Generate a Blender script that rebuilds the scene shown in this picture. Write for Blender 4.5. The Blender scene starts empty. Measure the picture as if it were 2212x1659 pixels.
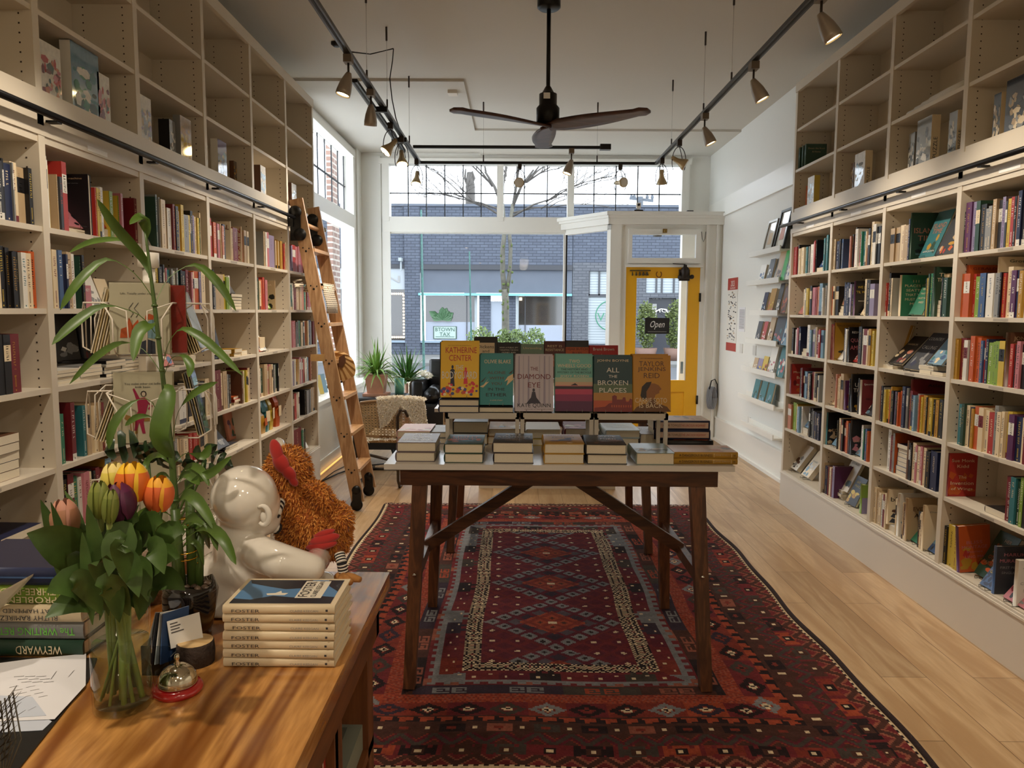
import bpy, bmesh, math, random
import numpy as np
from mathutils import Vector, Matrix, Euler
random.seed(7)
SC = bpy.context.scene
COL = SC.collection
PI = math.pi

# ------------------------------------------------------------------ camera
IW, IH, FL = 2212, 1659, 1610.0
def _axes():
    dY = np.array([1115. - IW / 2, IH / 2 - 672., -FL]); dY /= np.linalg.norm(dY)
    a = np.array([1, -.006, 0.]); a[2] = -(a[0] * dY[0] + a[1] * dY[1]) / dY[2]
    dX = a / np.linalg.norm(a)
    return np.array([dX, dY, np.cross(dX, dY)])
CR = _axes(); CC = np.array([0, 0, 1.5])
cd = bpy.data.cameras.new('camera'); cam = bpy.data.objects.new('camera', cd); COL.objects.link(cam)
cd.sensor_width = 36; cd.lens = 36 * FL / IW; cd.clip_end = 200; cd.clip_start = .02
_m = Matrix([list(r) for r in CR]).to_4x4(); _m.translation = Vector(CC); cam.matrix_world = _m
SC.camera = cam
def at(x, y, ax, val):
    """point of the place seen at photo pixel x, y on the plane ax = val"""
    d = CR @ np.array([x - IW / 2, IH / 2 - y, -FL]); i = 'XYZ'.index(ax)
    return Vector(CC + (val - CC[i]) / d[i] * d)
def pj(p):
    v = CR.T @ (np.array(p, float) - CC)
    return IW / 2 + FL * v[0] / -v[2], IH / 2 - FL * v[1] / -v[2]

# ------------------------------------------------------------------ world, light, exposure
wd = bpy.data.worlds.new('overcast_sky'); SC.world = wd; wd.use_nodes = True
bg = wd.node_tree.nodes['Background']; bg.inputs[0].default_value = (.84, .92, 1, 1); bg.inputs[1].default_value = 4.6
SC.view_settings.view_transform = 'Standard'; SC.view_settings.look = 'None'
SC.view_settings.exposure = 0.12; SC.view_settings.gamma = 1; SC.view_settings.use_curve_mapping = False
SPOT_W = 40.0      # each track lamp
REAR_W = 10.0      # each globe added as unseen warm fill
WARM = (1, .87, .71)

# ------------------------------------------------------------------ materials
def lin(c):
    return tuple(((x / 255) / 12.92 if x / 255 <= .04045 else ((x / 255 + .055) / 1.055) ** 2.4) for x in c) + (1,)
MATS = {}
def M(name, c, rough=.6, metal=0, var=0, scale=20, bump=0, emit=None, es=1, coat=0, sheen=0, trans=0):
    if name in MATS: return MATS[name]
    m = bpy.data.materials.new(name); m.use_nodes = True; nt = m.node_tree; b = nt.nodes['Principled BSDF']
    b.inputs['Base Color'].default_value = lin(c); b.inputs['Roughness'].default_value = rough; b.inputs['Metallic'].default_value = metal
    if coat: b.inputs['Coat Weight'].default_value = coat; b.inputs['Coat Roughness'].default_value = .05
    if sheen: b.inputs['Sheen Weight'].default_value = sheen
    if trans: b.inputs['Transmission Weight'].default_value = trans
    if emit: b.inputs['Emission Color'].default_value = lin(emit); b.inputs['Emission Strength'].default_value = es
    if var or bump:
        tc = nt.nodes.new('ShaderNodeTexCoord'); n = nt.nodes.new('ShaderNodeTexNoise'); n.inputs['Scale'].default_value = scale; n.inputs['Detail'].default_value = 4
        nt.links.new(tc.outputs['Object'], n.inputs['Vector'])
        if var:
            mx = nt.nodes.new('ShaderNodeMixRGB'); mx.blend_type = 'MULTIPLY'; mx.inputs['Fac'].default_value = var
            rp = nt.nodes.new('ShaderNodeValToRGB'); rp.color_ramp.elements[0].position = .3; rp.color_ramp.elements[1].position = .7
            rp.color_ramp.elements[0].color = (.25, .25, .25, 1); rp.color_ramp.elements[1].color = (1, 1, 1, 1)
            mx.inputs['Color1'].default_value = lin(c); nt.links.new(n.outputs['Fac'], rp.inputs['Fac']); nt.links.new(rp.outputs['Color'], mx.inputs['Color2'])
            nt.links.new(mx.outputs['Color'], b.inputs['Base Color'])
        if bump:
            bp = nt.nodes.new('ShaderNodeBump'); bp.inputs['Strength'].default_value = bump; bp.inputs['Distance'].default_value = .01
            nt.links.new(n.outputs['Fac'], bp.inputs['Height']); nt.links.new(bp.outputs['Normal'], b.inputs['Normal'])
    MATS[name] = m; return m
def wood(name, c1, c2, axis='Y', scale=1.0, rough=.45, planks=None, coat=0, knots=0):
    """grain along axis; planks=(length, width) draws board joints"""
    if name in MATS: return MATS[name]
    m = bpy.data.materials.new(name); m.use_nodes = True; nt = m.node_tree; N = nt.nodes.new; L = nt.links.new
    b = nt.nodes['Principled BSDF']; b.inputs['Roughness'].default_value = rough
    if coat: b.inputs['Coat Weight'].default_value = coat; b.inputs['Coat Roughness'].default_value = .12
    g = N('ShaderNodeNewGeometry'); tc = N('ShaderNodeTexCoord'); mp = N('ShaderNodeMapping')
    L(tc.outputs['Object'], mp.inputs['Vector'])
    s = {'X': (.12, 1, 1), 'Y': (1, .12, 1), 'Z': (1, 1, .12)}[axis]; mp.inputs['Scale'].default_value = tuple(k * scale for k in s)
    n = N('ShaderNodeTexNoise'); n.inputs['Scale'].default_value = 9 if not knots else 4; n.inputs['Detail'].default_value = 5 if not knots else 2; n.inputs['Distortion'].default_value = .6 if not knots else 1.2
    L(mp.outputs['Vector'], n.inputs['Vector'])
    w = N('ShaderNodeMath'); w.operation = 'MULTIPLY'; w.inputs[1].default_value = 18 if not knots else 34; L(n.outputs['Fac'], w.inputs[0])
    sn = N('ShaderNodeMath'); sn.operation = 'SINE'; L(w.outputs[0], sn.inputs[0])
    rp = N('ShaderNodeMapRange'); rp.inputs['From Min'].default_value = -1; L(sn.outputs[0], rp.inputs['Value'])
    fine = N('ShaderNodeTexNoise'); fine.inputs['Scale'].default_value = 60; fine.inputs['Detail'].default_value = 3; L(mp.outputs['Vector'], fine.inputs['Vector'])
    ad = N('ShaderNodeMath'); ad.operation = 'MULTIPLY'; L(rp.outputs[0], ad.inputs[0]); L(fine.outputs['Fac'], ad.inputs[1])
    cr = N('ShaderNodeValToRGB'); cr.color_ramp.elements[0].color = lin(c1); cr.color_ramp.elements[1].color = lin(c2); cr.color_ramp.elements[1].position = .75
    L(ad.outputs[0], cr.inputs['Fac']); out = cr.outputs['Color']
    if planks:
        bt = N('ShaderNodeTexBrick'); pm = N('ShaderNodeMapping'); L(tc.outputs['Object'], pm.inputs['Vector'])
        pm.inputs['Rotation'].default_value = (0, 0, PI / 2 if axis == 'Y' else 0)
        bt.inputs['Scale'].default_value = 1; bt.inputs['Brick Width'].default_value = planks[0]; bt.inputs['Row Height'].default_value = planks[1]
        bt.inputs['Mortar Size'].default_value = .0016; bt.inputs['Mortar Smooth'].default_value = .2; bt.offset = .37; bt.inputs['Bias'].default_value = 0
        bt.inputs['Color1'].default_value = (.70, .70, .70, 1); bt.inputs['Color2'].default_value = (1, 1, 1, 1); bt.inputs['Mortar'].default_value = (.28, .25, .2, 1)
        L(pm.outputs['Vector'], bt.inputs['Vector'])
        mx = N('ShaderNodeMixRGB'); mx.blend_type = 'MULTIPLY'; mx.inputs['Fac'].default_value = 1; L(out, mx.inputs['Color1']); L(bt.outputs['Color'], mx.inputs['Color2']); out = mx.outputs['Color']
    L(out, b.inputs['Base Color']); MATS[name] = m; return m
def brick(name, c1, c2, cm, bw=.25, rh=.085, rough=.8, ax='XZ'):
    if name in MATS: return MATS[name]
    m = bpy.data.materials.new(name); m.use_nodes = True; nt = m.node_tree; N = nt.nodes.new; L = nt.links.new
    b = nt.nodes['Principled BSDF']; b.inputs['Roughness'].default_value = rough
    tc = N('ShaderNodeTexCoord'); sp = N('ShaderNodeSeparateXYZ'); cb = N('ShaderNodeCombineXYZ'); L(tc.outputs['Object'], sp.inputs[0])
    L(sp.outputs['XYZ'.index(ax[0])], cb.inputs[0]); L(sp.outputs['XYZ'.index(ax[1])], cb.inputs[1])
    bt = N('ShaderNodeTexBrick'); L(cb.outputs[0], bt.inputs['Vector']); bt.inputs['Scale'].default_value = 1
    bt.inputs['Brick Width'].default_value = bw; bt.inputs['Row Height'].default_value = rh; bt.inputs['Mortar Size'].default_value = .012
    bt.inputs['Color1'].default_value = lin(c1); bt.inputs['Color2'].default_value = lin(c2); bt.inputs['Mortar'].default_value = lin(cm)
    L(bt.outputs['Color'], b.inputs['Base Color'])
    bp = N('ShaderNodeBump'); bp.inputs['Strength'].default_value = .6; bp.invert = True; bp.inputs['Distance'].default_value = .02; L(bt.outputs['Fac'], bp.inputs['Height']); L(bp.outputs['Normal'], b.inputs['Normal'])
    MATS[name] = m; return m
def glassmat(name, tint=(255, 255, 255), ior=1.35):
    if name in MATS: return MATS[name]
    m = bpy.data.materials.new(name); m.use_nodes = True; nt = m.node_tree; nt.nodes.remove(nt.nodes['Principled BSDF']); N = nt.nodes.new; L = nt.links.new
    t = N('ShaderNodeBsdfTransparent'); t.inputs[0].default_value = lin(tint); g = N('ShaderNodeBsdfGlossy'); g.inputs['Roughness'].default_value = .02
    fr = N('ShaderNodeFresnel'); fr.inputs['IOR'].default_value = ior; mx = N('ShaderNodeMixShader'); ge = N('ShaderNodeNewGeometry'); sb = N('ShaderNodeMath'); sb.operation = 'SUBTRACT'; sb.inputs[0].default_value = 1; L(ge.outputs['Backfacing'], sb.inputs[1]); ml = N('ShaderNodeMath'); ml.operation = 'MULTIPLY'; L(fr.outputs[0], ml.inputs[0]); L(sb.outputs[0], ml.inputs[1]); L(ml.outputs[0], mx.inputs[0]); L(t.outputs[0], mx.inputs[1]); L(g.outputs[0], mx.inputs[2])
    L(mx.outputs[0], nt.nodes['Material Output'].inputs['Surface']); MATS[name] = m; return m

# ------------------------------------------------------------------ mesh builder
WL = {}
def _seg(n): return [(math.cos(2 * PI * k / n), math.sin(2 * PI * k / n)) for k in range(n)]
class MB:
    def __init__(s): s.v = []; s.f = []; s.m = []; s.s = []
    def add(s, vs, fs, mat=0, smooth=False, T=None):
        o = len(s.v)
        s.v += [tuple(T @ Vector(p)) for p in vs] if T is not None else [tuple(p) for p in vs]
        for q in fs: s.f.append(tuple(o + i for i in q)); s.m.append(mat); s.s.append(smooth)
        return s
    def box(s, x0, x1, y0, y1, z0, z1, mat=0, T=None):
        vs = [(x, y, z) for z in (z0, z1) for y in (y0, y1) for x in (x0, x1)]
        return s.add(vs, [(0, 2, 3, 1), (4, 5, 7, 6), (0, 1, 5, 4), (2, 6, 7, 3), (0, 4, 6, 2), (1, 3, 7, 5)], mat, T=T)
    def bar(s, a, b, w, d, mat=0, up=(0, 0, 1), w2=None, d2=None):
        a = Vector(a); b = Vector(b); z = (b - a).normalized(); x = Vector(up).cross(z)
        if x.length < 1e-4: x = Vector((1, 0, 0)).cross(z)
        x.normalize(); y = z.cross(x); w2 = w if w2 is None else w2; d2 = d if d2 is None else d2
        vs = [p + x * i * W_ / 2 + y * j * D_ / 2 for p, W_, D_ in ((a, w, d), (b, w2, d2)) for j in (-1, 1) for i in (-1, 1)]
        return s.add(vs, [(0, 2, 3, 1), (4, 5, 7, 6), (0, 1, 5, 4), (2, 6, 7, 3), (0, 4, 6, 2), (1, 3, 7, 5)], mat)
    def tube(s, pts, r, n=8, mat=0, caps=True, flat=1.0):
        pts = [Vector(p) for p in pts]; R = r if isinstance(r, (list, tuple)) else [r] * len(pts)
        t0 = (pts[1] - pts[0]).normalized(); x = t0.orthogonal().normalized(); vs = []; sg = _seg(n)
        for i, p in enumerate(pts):
            t = (pts[min(i + 1, len(pts) - 1)] - pts[max(i - 1, 0)]).normalized()
            x = (x - t * x.dot(t)); x = x.normalized() if x.length > 1e-6 else t.orthogonal().normalized(); y = t.cross(x)
            vs += [p + (x * c * R[i] + y * q * R[i] * flat) for c, q in sg]
        fs = [(i * n + k, i * n + (k + 1) % n, (i + 1) * n + (k + 1) % n, (i + 1) * n + k) for i in range(len(pts) - 1) for k in range(n)]
        if caps: fs += [tuple(range(n))[::-1], tuple((len(pts) - 1) * n + k for k in range(n))]
        return s.add(vs, fs, mat, True)
    def lathe(s, prof, c=(0, 0, 0), n=24, mat=0, T=None, smooth=True, caps=False, sx=1):
        sg = _seg(n); c = Vector(c); vs = [c + Vector((r * a * sx, r * b, z)) for r, z in prof for a, b in sg]
        fs = [(i * n + k, i * n + (k + 1) % n, (i + 1) * n + (k + 1) % n, (i + 1) * n + k) for i in range(len(prof) - 1) for k in range(n)]
        if caps: fs += [tuple(range(n))[::-1], tuple((len(prof) - 1) * n + k for k in range(n))]
        return s.add(vs, fs, mat, smooth, T)
    def ell(s, c, r, mat=0, T=None, n=16, k=10):
        c = Vector(c); r = (r, r, r) if not isinstance(r, (list, tuple)) else r; vs = []; sg = _seg(n)
        R = T if T is not None else Matrix.Identity(4)
        for i in range(k + 1):
            th = PI * i / k; vs += [c + (R @ Vector((r[0] * math.sin(th) * a, r[1] * math.sin(th) * b, -r[2] * math.cos(th)))) for a, b in sg]
        fs = [(i * n + j, i * n + (j + 1) % n, (i + 1) * n + (j + 1) % n, (i + 1) * n + j) for i in range(k) for j in range(n)]
        return s.add(vs, fs, mat, True)
    def poly(s, pts, mat=0, T=None, thick=None):
        """pts: 2D outline in the local xz plane at y=0 (thick extrudes to +y)"""
        n = len(pts)
        if thick is None: return s.add([(x, 0, z) for x, z in pts], [tuple(range(n))], mat, T=T)
        vs = [(x, 0, z) for x, z in pts] + [(x, thick, z) for x, z in pts]
        return s.add(vs, [tuple(range(n)), tuple(range(n, 2 * n))[::-1]] + [(i, i + n, (i + 1) % n + n, (i + 1) % n) for i in range(n)], mat, T=T)
    def leaf(s, pts, wid, up=(0, 0, 1), mat=0, fold=.25, m=None):
        """ribbon leaf: centre line pts, half widths wid, folded a little along the rib"""
        pts = [Vector(p) for p in pts]; vs = []; up = Vector(up)
        for i, p in enumerate(pts):
            t = (pts[min(i + 1, len(pts) - 1)] - pts[max(i - 1, 0)]).normalized(); x = t.cross(up)
            x = x.normalized() if x.length > 1e-4 else t.orthogonal().normalized(); nn = x.cross(t); w = wid[i]
            vs += [p + x * w * q + nn * w * fold * q * q for q in (1, .55, 0, -.55, -1)]
        fs = [(5 * i + j, 5 * i + j + 1, 5 * i + j + 6, 5 * i + j + 5) for i in range(len(pts) - 1) for j in range(4)]
        return s.add(vs, fs, mat, True)
    def text(s, string, cx, cz, w, h, mat=0, T=None, anchor='c'):
        """flat lettering in the local xz plane, fitted to w x h (w or h None keeps the proportion)"""
        vs, fs, bw, bh = glyphs(string)
        if w is None: k = h / bh; kw = k
        elif h is None: kw = k = w / bw
        else: kw = w / bw; k = h / bh
        W_ = bw * kw; H_ = bh * k; x0 = cx - W_ / 2 if anchor == 'c' else cx
        return s.add([(x0 + x * kw, 0, cz - H_ / 2 + z * k) for x, z in vs], fs, mat, T=T)
    def build(s, name, mats, parent=None, loc=None, label=None, cat=None, group=None, kind=None, local=False):
        me = bpy.data.meshes.new(name); o = bpy.data.objects.new(name, me)
        org = WL[parent.name] if parent is not None else Vector(loc if loc is not None else (0, 0, 0))
        if local: org = WL[parent.name] if parent else org; vs = s.v
        else: vs = [(x - org.x, y - org.y, z - org.z) for x, y, z in s.v]
        me.from_pydata(vs, [], s.f); me.polygons.foreach_set('material_index', s.m); me.polygons.foreach_set('use_smooth', s.s)
        for q in (mats if isinstance(mats, (list, tuple)) else [mats]): me.materials.append(q)
        me.update(); COL.objects.link(o)
        if parent is not None: o.parent = parent
        else: o.location = org
        WL[o.name] = org; tag(o, label, cat, group, kind); return o
_GL = {}
def glyphs(st):
    if st not in _GL:
        cu = bpy.data.curves.new('lettering', 'FONT'); cu.body = st; cu.resolution_u = 2; ob = bpy.data.objects.new('lettering', cu); COL.objects.link(ob)
        dg = bpy.context.evaluated_depsgraph_get(); me = bpy.data.meshes.new_from_object(ob.evaluated_get(dg)); 
        v = [(p.co.x, p.co.y) for p in me.vertices]; f = [tuple(p.vertices) for p in me.polygons]
        bpy.data.objects.remove(ob); bpy.data.meshes.remove(me); bpy.data.curves.remove(cu)
        x0 = min(p[0] for p in v); z0 = min(p[1] for p in v); x1 = max(p[0] for p in v); z1 = max(p[1] for p in v)
        _GL[st] = ([(x - x0, z - z0) for x, z in v], f, x1 - x0, z1 - z0)
    return _GL[st]
def tag(o, label=None, cat=None, group=None, kind=None):
    if label: o['label'] = label
    if cat: o['category'] = cat
    if group: o['group'] = group
    if kind: o['kind'] = kind
def thing(name, loc, label, cat, group=None, rot=None):
    o = bpy.data.objects.new(name, None); COL.objects.link(o); o.location = loc; o.empty_display_size = .1
    if rot is not None: o.rotation_euler = rot
    WL[o.name] = Vector(loc); tag(o, label, cat, group); return o
def struct(mb, name, mats): return mb.build(name, mats, kind='structure')
def shell(o, t, off=-1):
    md = o.modifiers.new('thickness', 'SOLIDIFY'); md.thickness = t; md.offset = off; return o

# shared materials
white_paint = M('warm_white_paint', (226, 218, 205), .5)
case_paint = M('bookcase_laminate', (216, 205, 186), .45)
wall_paint = M('wall_paint', (228, 227, 220), .6, bump=.05, scale=60)
ceil_paint = M('ceiling_paint', (203, 198, 188), .75, bump=.05, scale=4)
trim_paint = M('trim_gloss_paint', (232, 230, 222), .35)
black_metal = M('black_metal', (22, 21, 21), .4, .3)
steel = M('chrome_steel', (200, 200, 198), .15, 1)
glass = glassmat('window_glass', ior=1.22); side_glass = glassmat('side_window_glass', ior=1.06)
pagesm = M('page_edges', (226, 214, 190), .85, var=.12, scale=300)
PAL = dict(k=(24, 22, 24), d=(52, 54, 60), n=(32, 40, 72), b=(62, 96, 150), l=(128, 172, 198), t=(50, 128, 136), g=(52, 138, 104), G=(38, 68, 52), e=(142, 180, 60),
           y=(232, 200, 70), m=(204, 152, 44), o=(218, 96, 38), r=(196, 52, 44), R=(124, 26, 34), p=(214, 130, 140), P=(96, 40, 92), v=(160, 148, 186), w=(228, 224, 214),
           c=(228, 208, 172), C=(186, 160, 124), a=(136, 136, 134), B=(96, 62, 42), s=(216, 138, 110))
PAL = {k: v if k in 'kdwcnCBaG' else tuple(int(c * .84 + q * .16) for c, q in zip(v, (52, 46, 42))) for k, v in PAL.items()}
CN = dict(k='black', d='dark grey', n='navy blue', b='blue', l='pale blue', t='teal', g='green', G='dark green', e='lime green', y='yellow', m='mustard', o='orange', r='red', R='dark red',
          p='pink', P='purple', v='lavender', w='white', c='cream', C='tan', a='grey', B='brown', s='salmon')
def cov(ch): return M('cover_' + CN[ch].replace(' ', '_'), PAL[ch], .42)
# ------------------------------------------------------------------ room shell
WLX, WRX, CZ, FY, DY, BY = -1.97, 2.38, 3.43, 9.4, 8.75, -3.6
oak_floor = wood('oak_floor_boards', (182, 146, 104), (212, 180, 138), 'Y', 1.0, .36, planks=(1.25, .19))
struct(MB().box(WLX - .1, WRX + .1, BY, FY + .02, -.1, 0), 'floor', oak_floor)
struct(MB().box(WLX - .1, WRX + .1, BY, FY + .15, CZ, CZ + .1).box(WLX, -.45, 6.45, 8.15, CZ - .022, CZ).box(-.45, WRX, 8.15, 9.4, CZ - .022, CZ), 'ceiling', ceil_paint)
def frame_wall(mb, hole, fixed, a0, a1, z0, z1, axis):
    """wall slab of thickness fixed=(p,q) along one axis with a list of rectangular holes (a0,a1,z0,z1)"""
    xs = sorted({a0, a1} | {h[0] for h in hole} | {h[1] for h in hole}); zs = sorted({z0, z1} | {h[2] for h in hole} | {h[3] for h in hole})
    for i in range(len(xs) - 1):
        for j in range(len(zs) - 1):
            cx = (xs[i] + xs[i + 1]) / 2; cz = (zs[j] + zs[j + 1]) / 2
            if any(h[0] < cx < h[1] and h[2] < cz < h[3] for h in hole): continue
            if axis == 'X': mb.box(fixed[0], fixed[1], xs[i], xs[i + 1], zs[j], zs[j + 1])
            else: mb.box(xs[i], xs[i + 1], fixed[0], fixed[1], zs[j], zs[j + 1])
    return mb
SILL = .68
struct(frame_wall(MB(), [(6.9, 8.98, SILL, 2.47), (6.9, 8.98, 2.62, 3.3)], (WLX - .12, WLX), BY, FY, 0, CZ, 'X'), 'wall_left', wall_paint)
struct(MB().box(WRX, WRX + .12, BY, FY + .02, 0, CZ), 'wall_right', wall_paint)
struct(MB().box(WLX, WRX, BY - .1, BY, 0, CZ), 'wall_back', wall_paint)
struct(frame_wall(MB(), [(-1.59, .60, SILL, 2.46), (-1.575, 2.03, 2.66, 3.295), (.60, 2.06, -.1, 2.60)], (FY, FY + .12), WLX - .12, WRX + .12, 0, CZ, 'Y'), 'wall_front', trim_paint)
# front window: casing, mullions, sill
t = thing('window_1', (-.5, FY, SILL), None, None); t['kind'] = 'structure'
f = MB().box(-1.66, -1.57, FY - .03, FY, SILL - .03, 2.55).box(-1.7, .66, FY - .06, FY, SILL - .08, SILL - .0).box(-1.66, .60, FY - .035, FY, 2.47, 2.655)
f.box(.585, .625, FY - .02, FY + .06, SILL, 2.47)
f.build('window_frame', trim_paint, t)
MB().box(.612, .63, FY - .035, FY - .01, SILL, 2.47).build('corner_bead', black_metal, t)
MB().box(-1.59, .60, FY + .05, FY + .056, SILL, 2.46).build('window_pane', glass, t)
t = thing('window_2', (.2, FY, 2.66), None, None); t['kind'] = 'structure'
f = MB().box(-1.70, 2.14, FY - .05, FY, 3.295, 3.36).box(-1.66, -1.575, FY - .04, FY, 2.60, 3.3).box(2.03, 2.12, FY - .04, FY, 2.62, 3.3)
for x in (-.205, .665): f.box(x - .04, x + .04, FY - .04, FY + .09, 2.60, 3.3)
f.build('window_frame', trim_paint, t)
f = MB()
for px in (882, 921, 961, 1000.5, 1039.6, 1132.5, 1182, 1283, 1330, 1377, 1424):
    x = at(px, 420, 'Y', FY + .05).x; f.box(x - .006, x + .006, FY + .04, FY + .06, 2.66, 3.3)
f.box(-1.575, 2.03, FY + .04, FY + .06, 2.945, 2.957)
f.build('muntin', M('lead_came', (50, 52, 56), .5, .4), t)
MB().box(-1.575, 2.03, FY + .05, FY + .056, 2.66, 3.295).build('window_pane', glass, t)
# left side window
t = thing('window_3', (WLX, 7.9, SILL), None, None); t['kind'] = 'structure'
f = MB().box(WLX, WLX + .05, 6.3, 9.06, 3.3, 3.37).box(WLX, WLX + .045, 6.3, 9.06, 2.47, 2.62).box(WLX, WLX + .04, 8.98, 9.08, SILL, 3.37).box(WLX - .1, WLX + .22, 6.3, 9.2, SILL - .04, SILL)
f.build('window_frame', trim_paint, t)
f = MB()
for k in range(7): f.box(WLX - .078, WLX - .066, 7.22 + k * .29 - .006, 7.22 + k * .29 + .006, 2.62, 3.3)
f.box(WLX - .08, WLX - .06, 6.9, 8.98, 2.945, 2.957); f.build('muntin', MATS['lead_came'], t)
MB().box(WLX - .075, WLX - .069, 6.9, 8.98, SILL, 2.47).box(WLX - .075, WLX - .069, 6.9, 8.98, 2.62, 3.3).build('window_pane', side_glass, t)
# low cladding under the left window, corner boards
f = MB().box(WLX, WLX + .2, 6.21, 9.2, 0, SILL - .04).box(WLX, WLX + .21, 6.21, 9.2, .12, .14)
struct(f, 'trim_1', trim_paint)
struct(MB().box(WLX, WLX + .05, 9.14, 9.4, 0, CZ).box(WLX, -1.68, FY - .02, FY, 0, CZ - .04).box(WLX, WLX + .03, 6.2, 9.4, CZ - .06, CZ - .022), 'trim_2', wall_paint)
# entry vestibule: angled sidelight, door wall, top
VZ = 2.62
ax0, ay0, ax1, ay1 = .62, FY, 1.11, DY
dv = Vector((ax1 - ax0, ay1 - ay0, 0)); L_ = dv.length; ang = math.atan2(dv.y, dv.x); TA = Matrix.Translation((ax0, ay0, 0)) @ Matrix.Rotation(ang, 4, 'Z')
t = thing('window_4', (ax0, ay0, 0), None, None); t['kind'] = 'structure'
f = MB().box(0, L_, -.03, .04, 0, SILL, T=TA).box(L_ - .06, L_, -.03, .04, 0, 2.5, T=TA).box(0, L_, -.03, .04, 2.44, 2.5, T=TA)
f.build('window_frame', trim_paint, t); MB().box(0, L_ - .06, 0, .006, SILL, 2.44, T=TA).build('window_pane', side_glass, t)
f = MB().box(-.08, L_ + .02, -.08, .05, 2.5, 2.6, T=TA).box(-.12, L_ + .04, -.12, .05, 2.6, VZ + .02, T=TA).box(-.1, L_ + .03, -.1, .05, 2.57, 2.6, T=TA)
f.box(ax1 - .06, WRX, DY - .08, DY + .02, 2.57, 2.60).box(ax1 - .06, WRX, DY - .06, DY + .02, 2.5, 2.6).box(ax1 - .08, WRX, DY - .11, DY + .02, 2.6, VZ + .02)
f.add([(ax0, FY, VZ), (ax1, DY, VZ), (WRX, DY, VZ), (WRX, FY, VZ)], [(0, 1, 2, 3)]); f.add([(ax0, FY, VZ - .05), (ax1, DY, VZ - .05), (WRX, DY, VZ - .05), (WRX, FY + .1, VZ - .05)], [(3, 2, 1, 0)])
struct(f, 'trim_3', trim_paint)
DX0, DX1, DH = 1.275, 2.135, 2.015
TX0, TX1, TZ0, TZ1 = 1.30, 2.12, 2.06, 2.43
f = frame_wall(MB(), [(DX0, DX1, 0, DH), (1.33, 2.08, 2.12, 2.39)], (DY, DY + .07), ax1, WRX, 0, 2.6, 'Y')
f.box(ax1 - .02, ax1 + .10, DY - .02, DY, 0, 2.5).box(2.19, 2.215, DY - .02, DY, 0, 2.5).box(2.31, 2.335, DY - .03, DY, 0, 2.5)
f.box(DX0 - .02, DX1 + .02, DY - .025, DY, DH, DH + .03)
struct(f, 'wall_door', trim_paint)
t = thing('window_5', (1.7, DY, TZ0), None, None); t['kind'] = 'structure'
f = MB().box(1.29, 2.13, DY - .03, DY, 2.06, 2.12).box(1.29, 2.13, DY - .03, DY, 2.39, 2.45).box(1.29, 1.335, DY - .03, DY, 2.12, 2.39).box(2.07, 2.13, DY - .03, DY, 2.12, 2.39)
f.build('window_frame', trim_paint, t); MB().box(1.33, 2.08, DY + .03, DY + .036, 2.12, 2.39).build('window_pane', glass, t)
brass = M('aged_brass', (150, 122, 66), .35, .9)
MB().box(1.68, 1.73, DY - .05, DY - .03, 2.405, 2.45).ell((1.705, DY - .055, 2.425), .014).build('latch', brass, t)
MB().lathe([(0, 0), (.05, .004), (.05, .014), (0, .02)], (1.62, DY - .045, 2.36), 16, sx=1).build('wind_chime_disc', M('pewter', (120, 120, 116), .4, .8), t)
MB().tube([(2.125, DY - .04, 2.42), (2.135, DY - .045, 2.34), (2.15, DY - .045, 2.305), (2.165, DY - .045, 2.34), (2.175, DY - .04, 2.42)], .004, 6).build('chain', MATS['pewter'], t)
# yellow door
t = thing('door_1', (DX0, DY, 0), None, None); t['kind'] = 'structure'
yel = M('yellow_door_paint', (236, 176, 22), .4)
f = frame_wall(MB(), [(DX0 + .125, DX1 - .145, .70, DH - .125), (DX0 + .14, DX1 - .15, .22, .56)], (DY + .005, DY + .045), DX0, DX1, .01, DH, 'Y')
f.box(DX0 + .14, DX1 - .15, DY + .02, DY + .035, .22, .56); f.build('door_leaf', yel, t)
MB().box(DX0 + .125, DX1 - .145, DY + .022, DY + .028, .70, DH - .125).build('window_pane', glass, t)
MB().box(DX1 - .152, DX1 - .138, DY + .002, DY + .02, .7, DH - .125).build('glazing_bead', white_paint, t)
MB().lathe([(.013, 0), (.013, .1)], (DX1 + .004, DY - .004, 1.62), 8, caps=True).lathe([(.013, 0), (.013, .1)], (DX1 + .004, DY - .004, .42), 8, caps=True).build('hinge', black_metal, t)
MB().box(DX1 - .20, DX1 - .17, DY - .01, DY + .005, .78, .92).build('mail_latch', steel, t)
# old cast iron door closer
dk = M('cast_iron', (48, 40, 34), .5, .6)
cl = MB().lathe([(.0, -.07), (.045, -.065), (.04, -.02), (.05, .0), (.045, .04), (.02, .06), (.02, .08), (0, .085)], (DX1 - .19, DY - .06, 1.96), 16)
cl.tube([(DX1 - .27, DY - .06, 1.90), (DX1 - .11, DY - .06, 1.90)], .02, 10).ell((DX1 - .11, DY - .06, 1.905), .026).bar((DX1 - .19, DY - .06, 2.045), (DX1 - .33, DY - .04, 2.055), .02, .008).box(DX1 - .25, DX1 - .13, DY - .04, DY + .006, 1.86, 1.99)
cl.build('door_closer', dk, t)
b = MB().bar((DX0 + .04, DY - .02, 1.975), (DX0 + .28, DY - .02, 1.975), .014, .014)
for k in range(5):
    x = DX0 + .07 + k * .042; s_ = .7 + .15 * k; b.lathe([(.0, 0), (.008 * s_, -.01), (.012 * s_, -.03), (.018 * s_, -.045), (.016 * s_, -.045), (0, -.02)], (x, DY - .025, 1.965), 10).ell((x, DY - .025, 1.965 - .048), .004)
bl = b.build('shopkeepers_bells', M('dark_bronze', (86, 74, 52), .45, .8), t)
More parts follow.
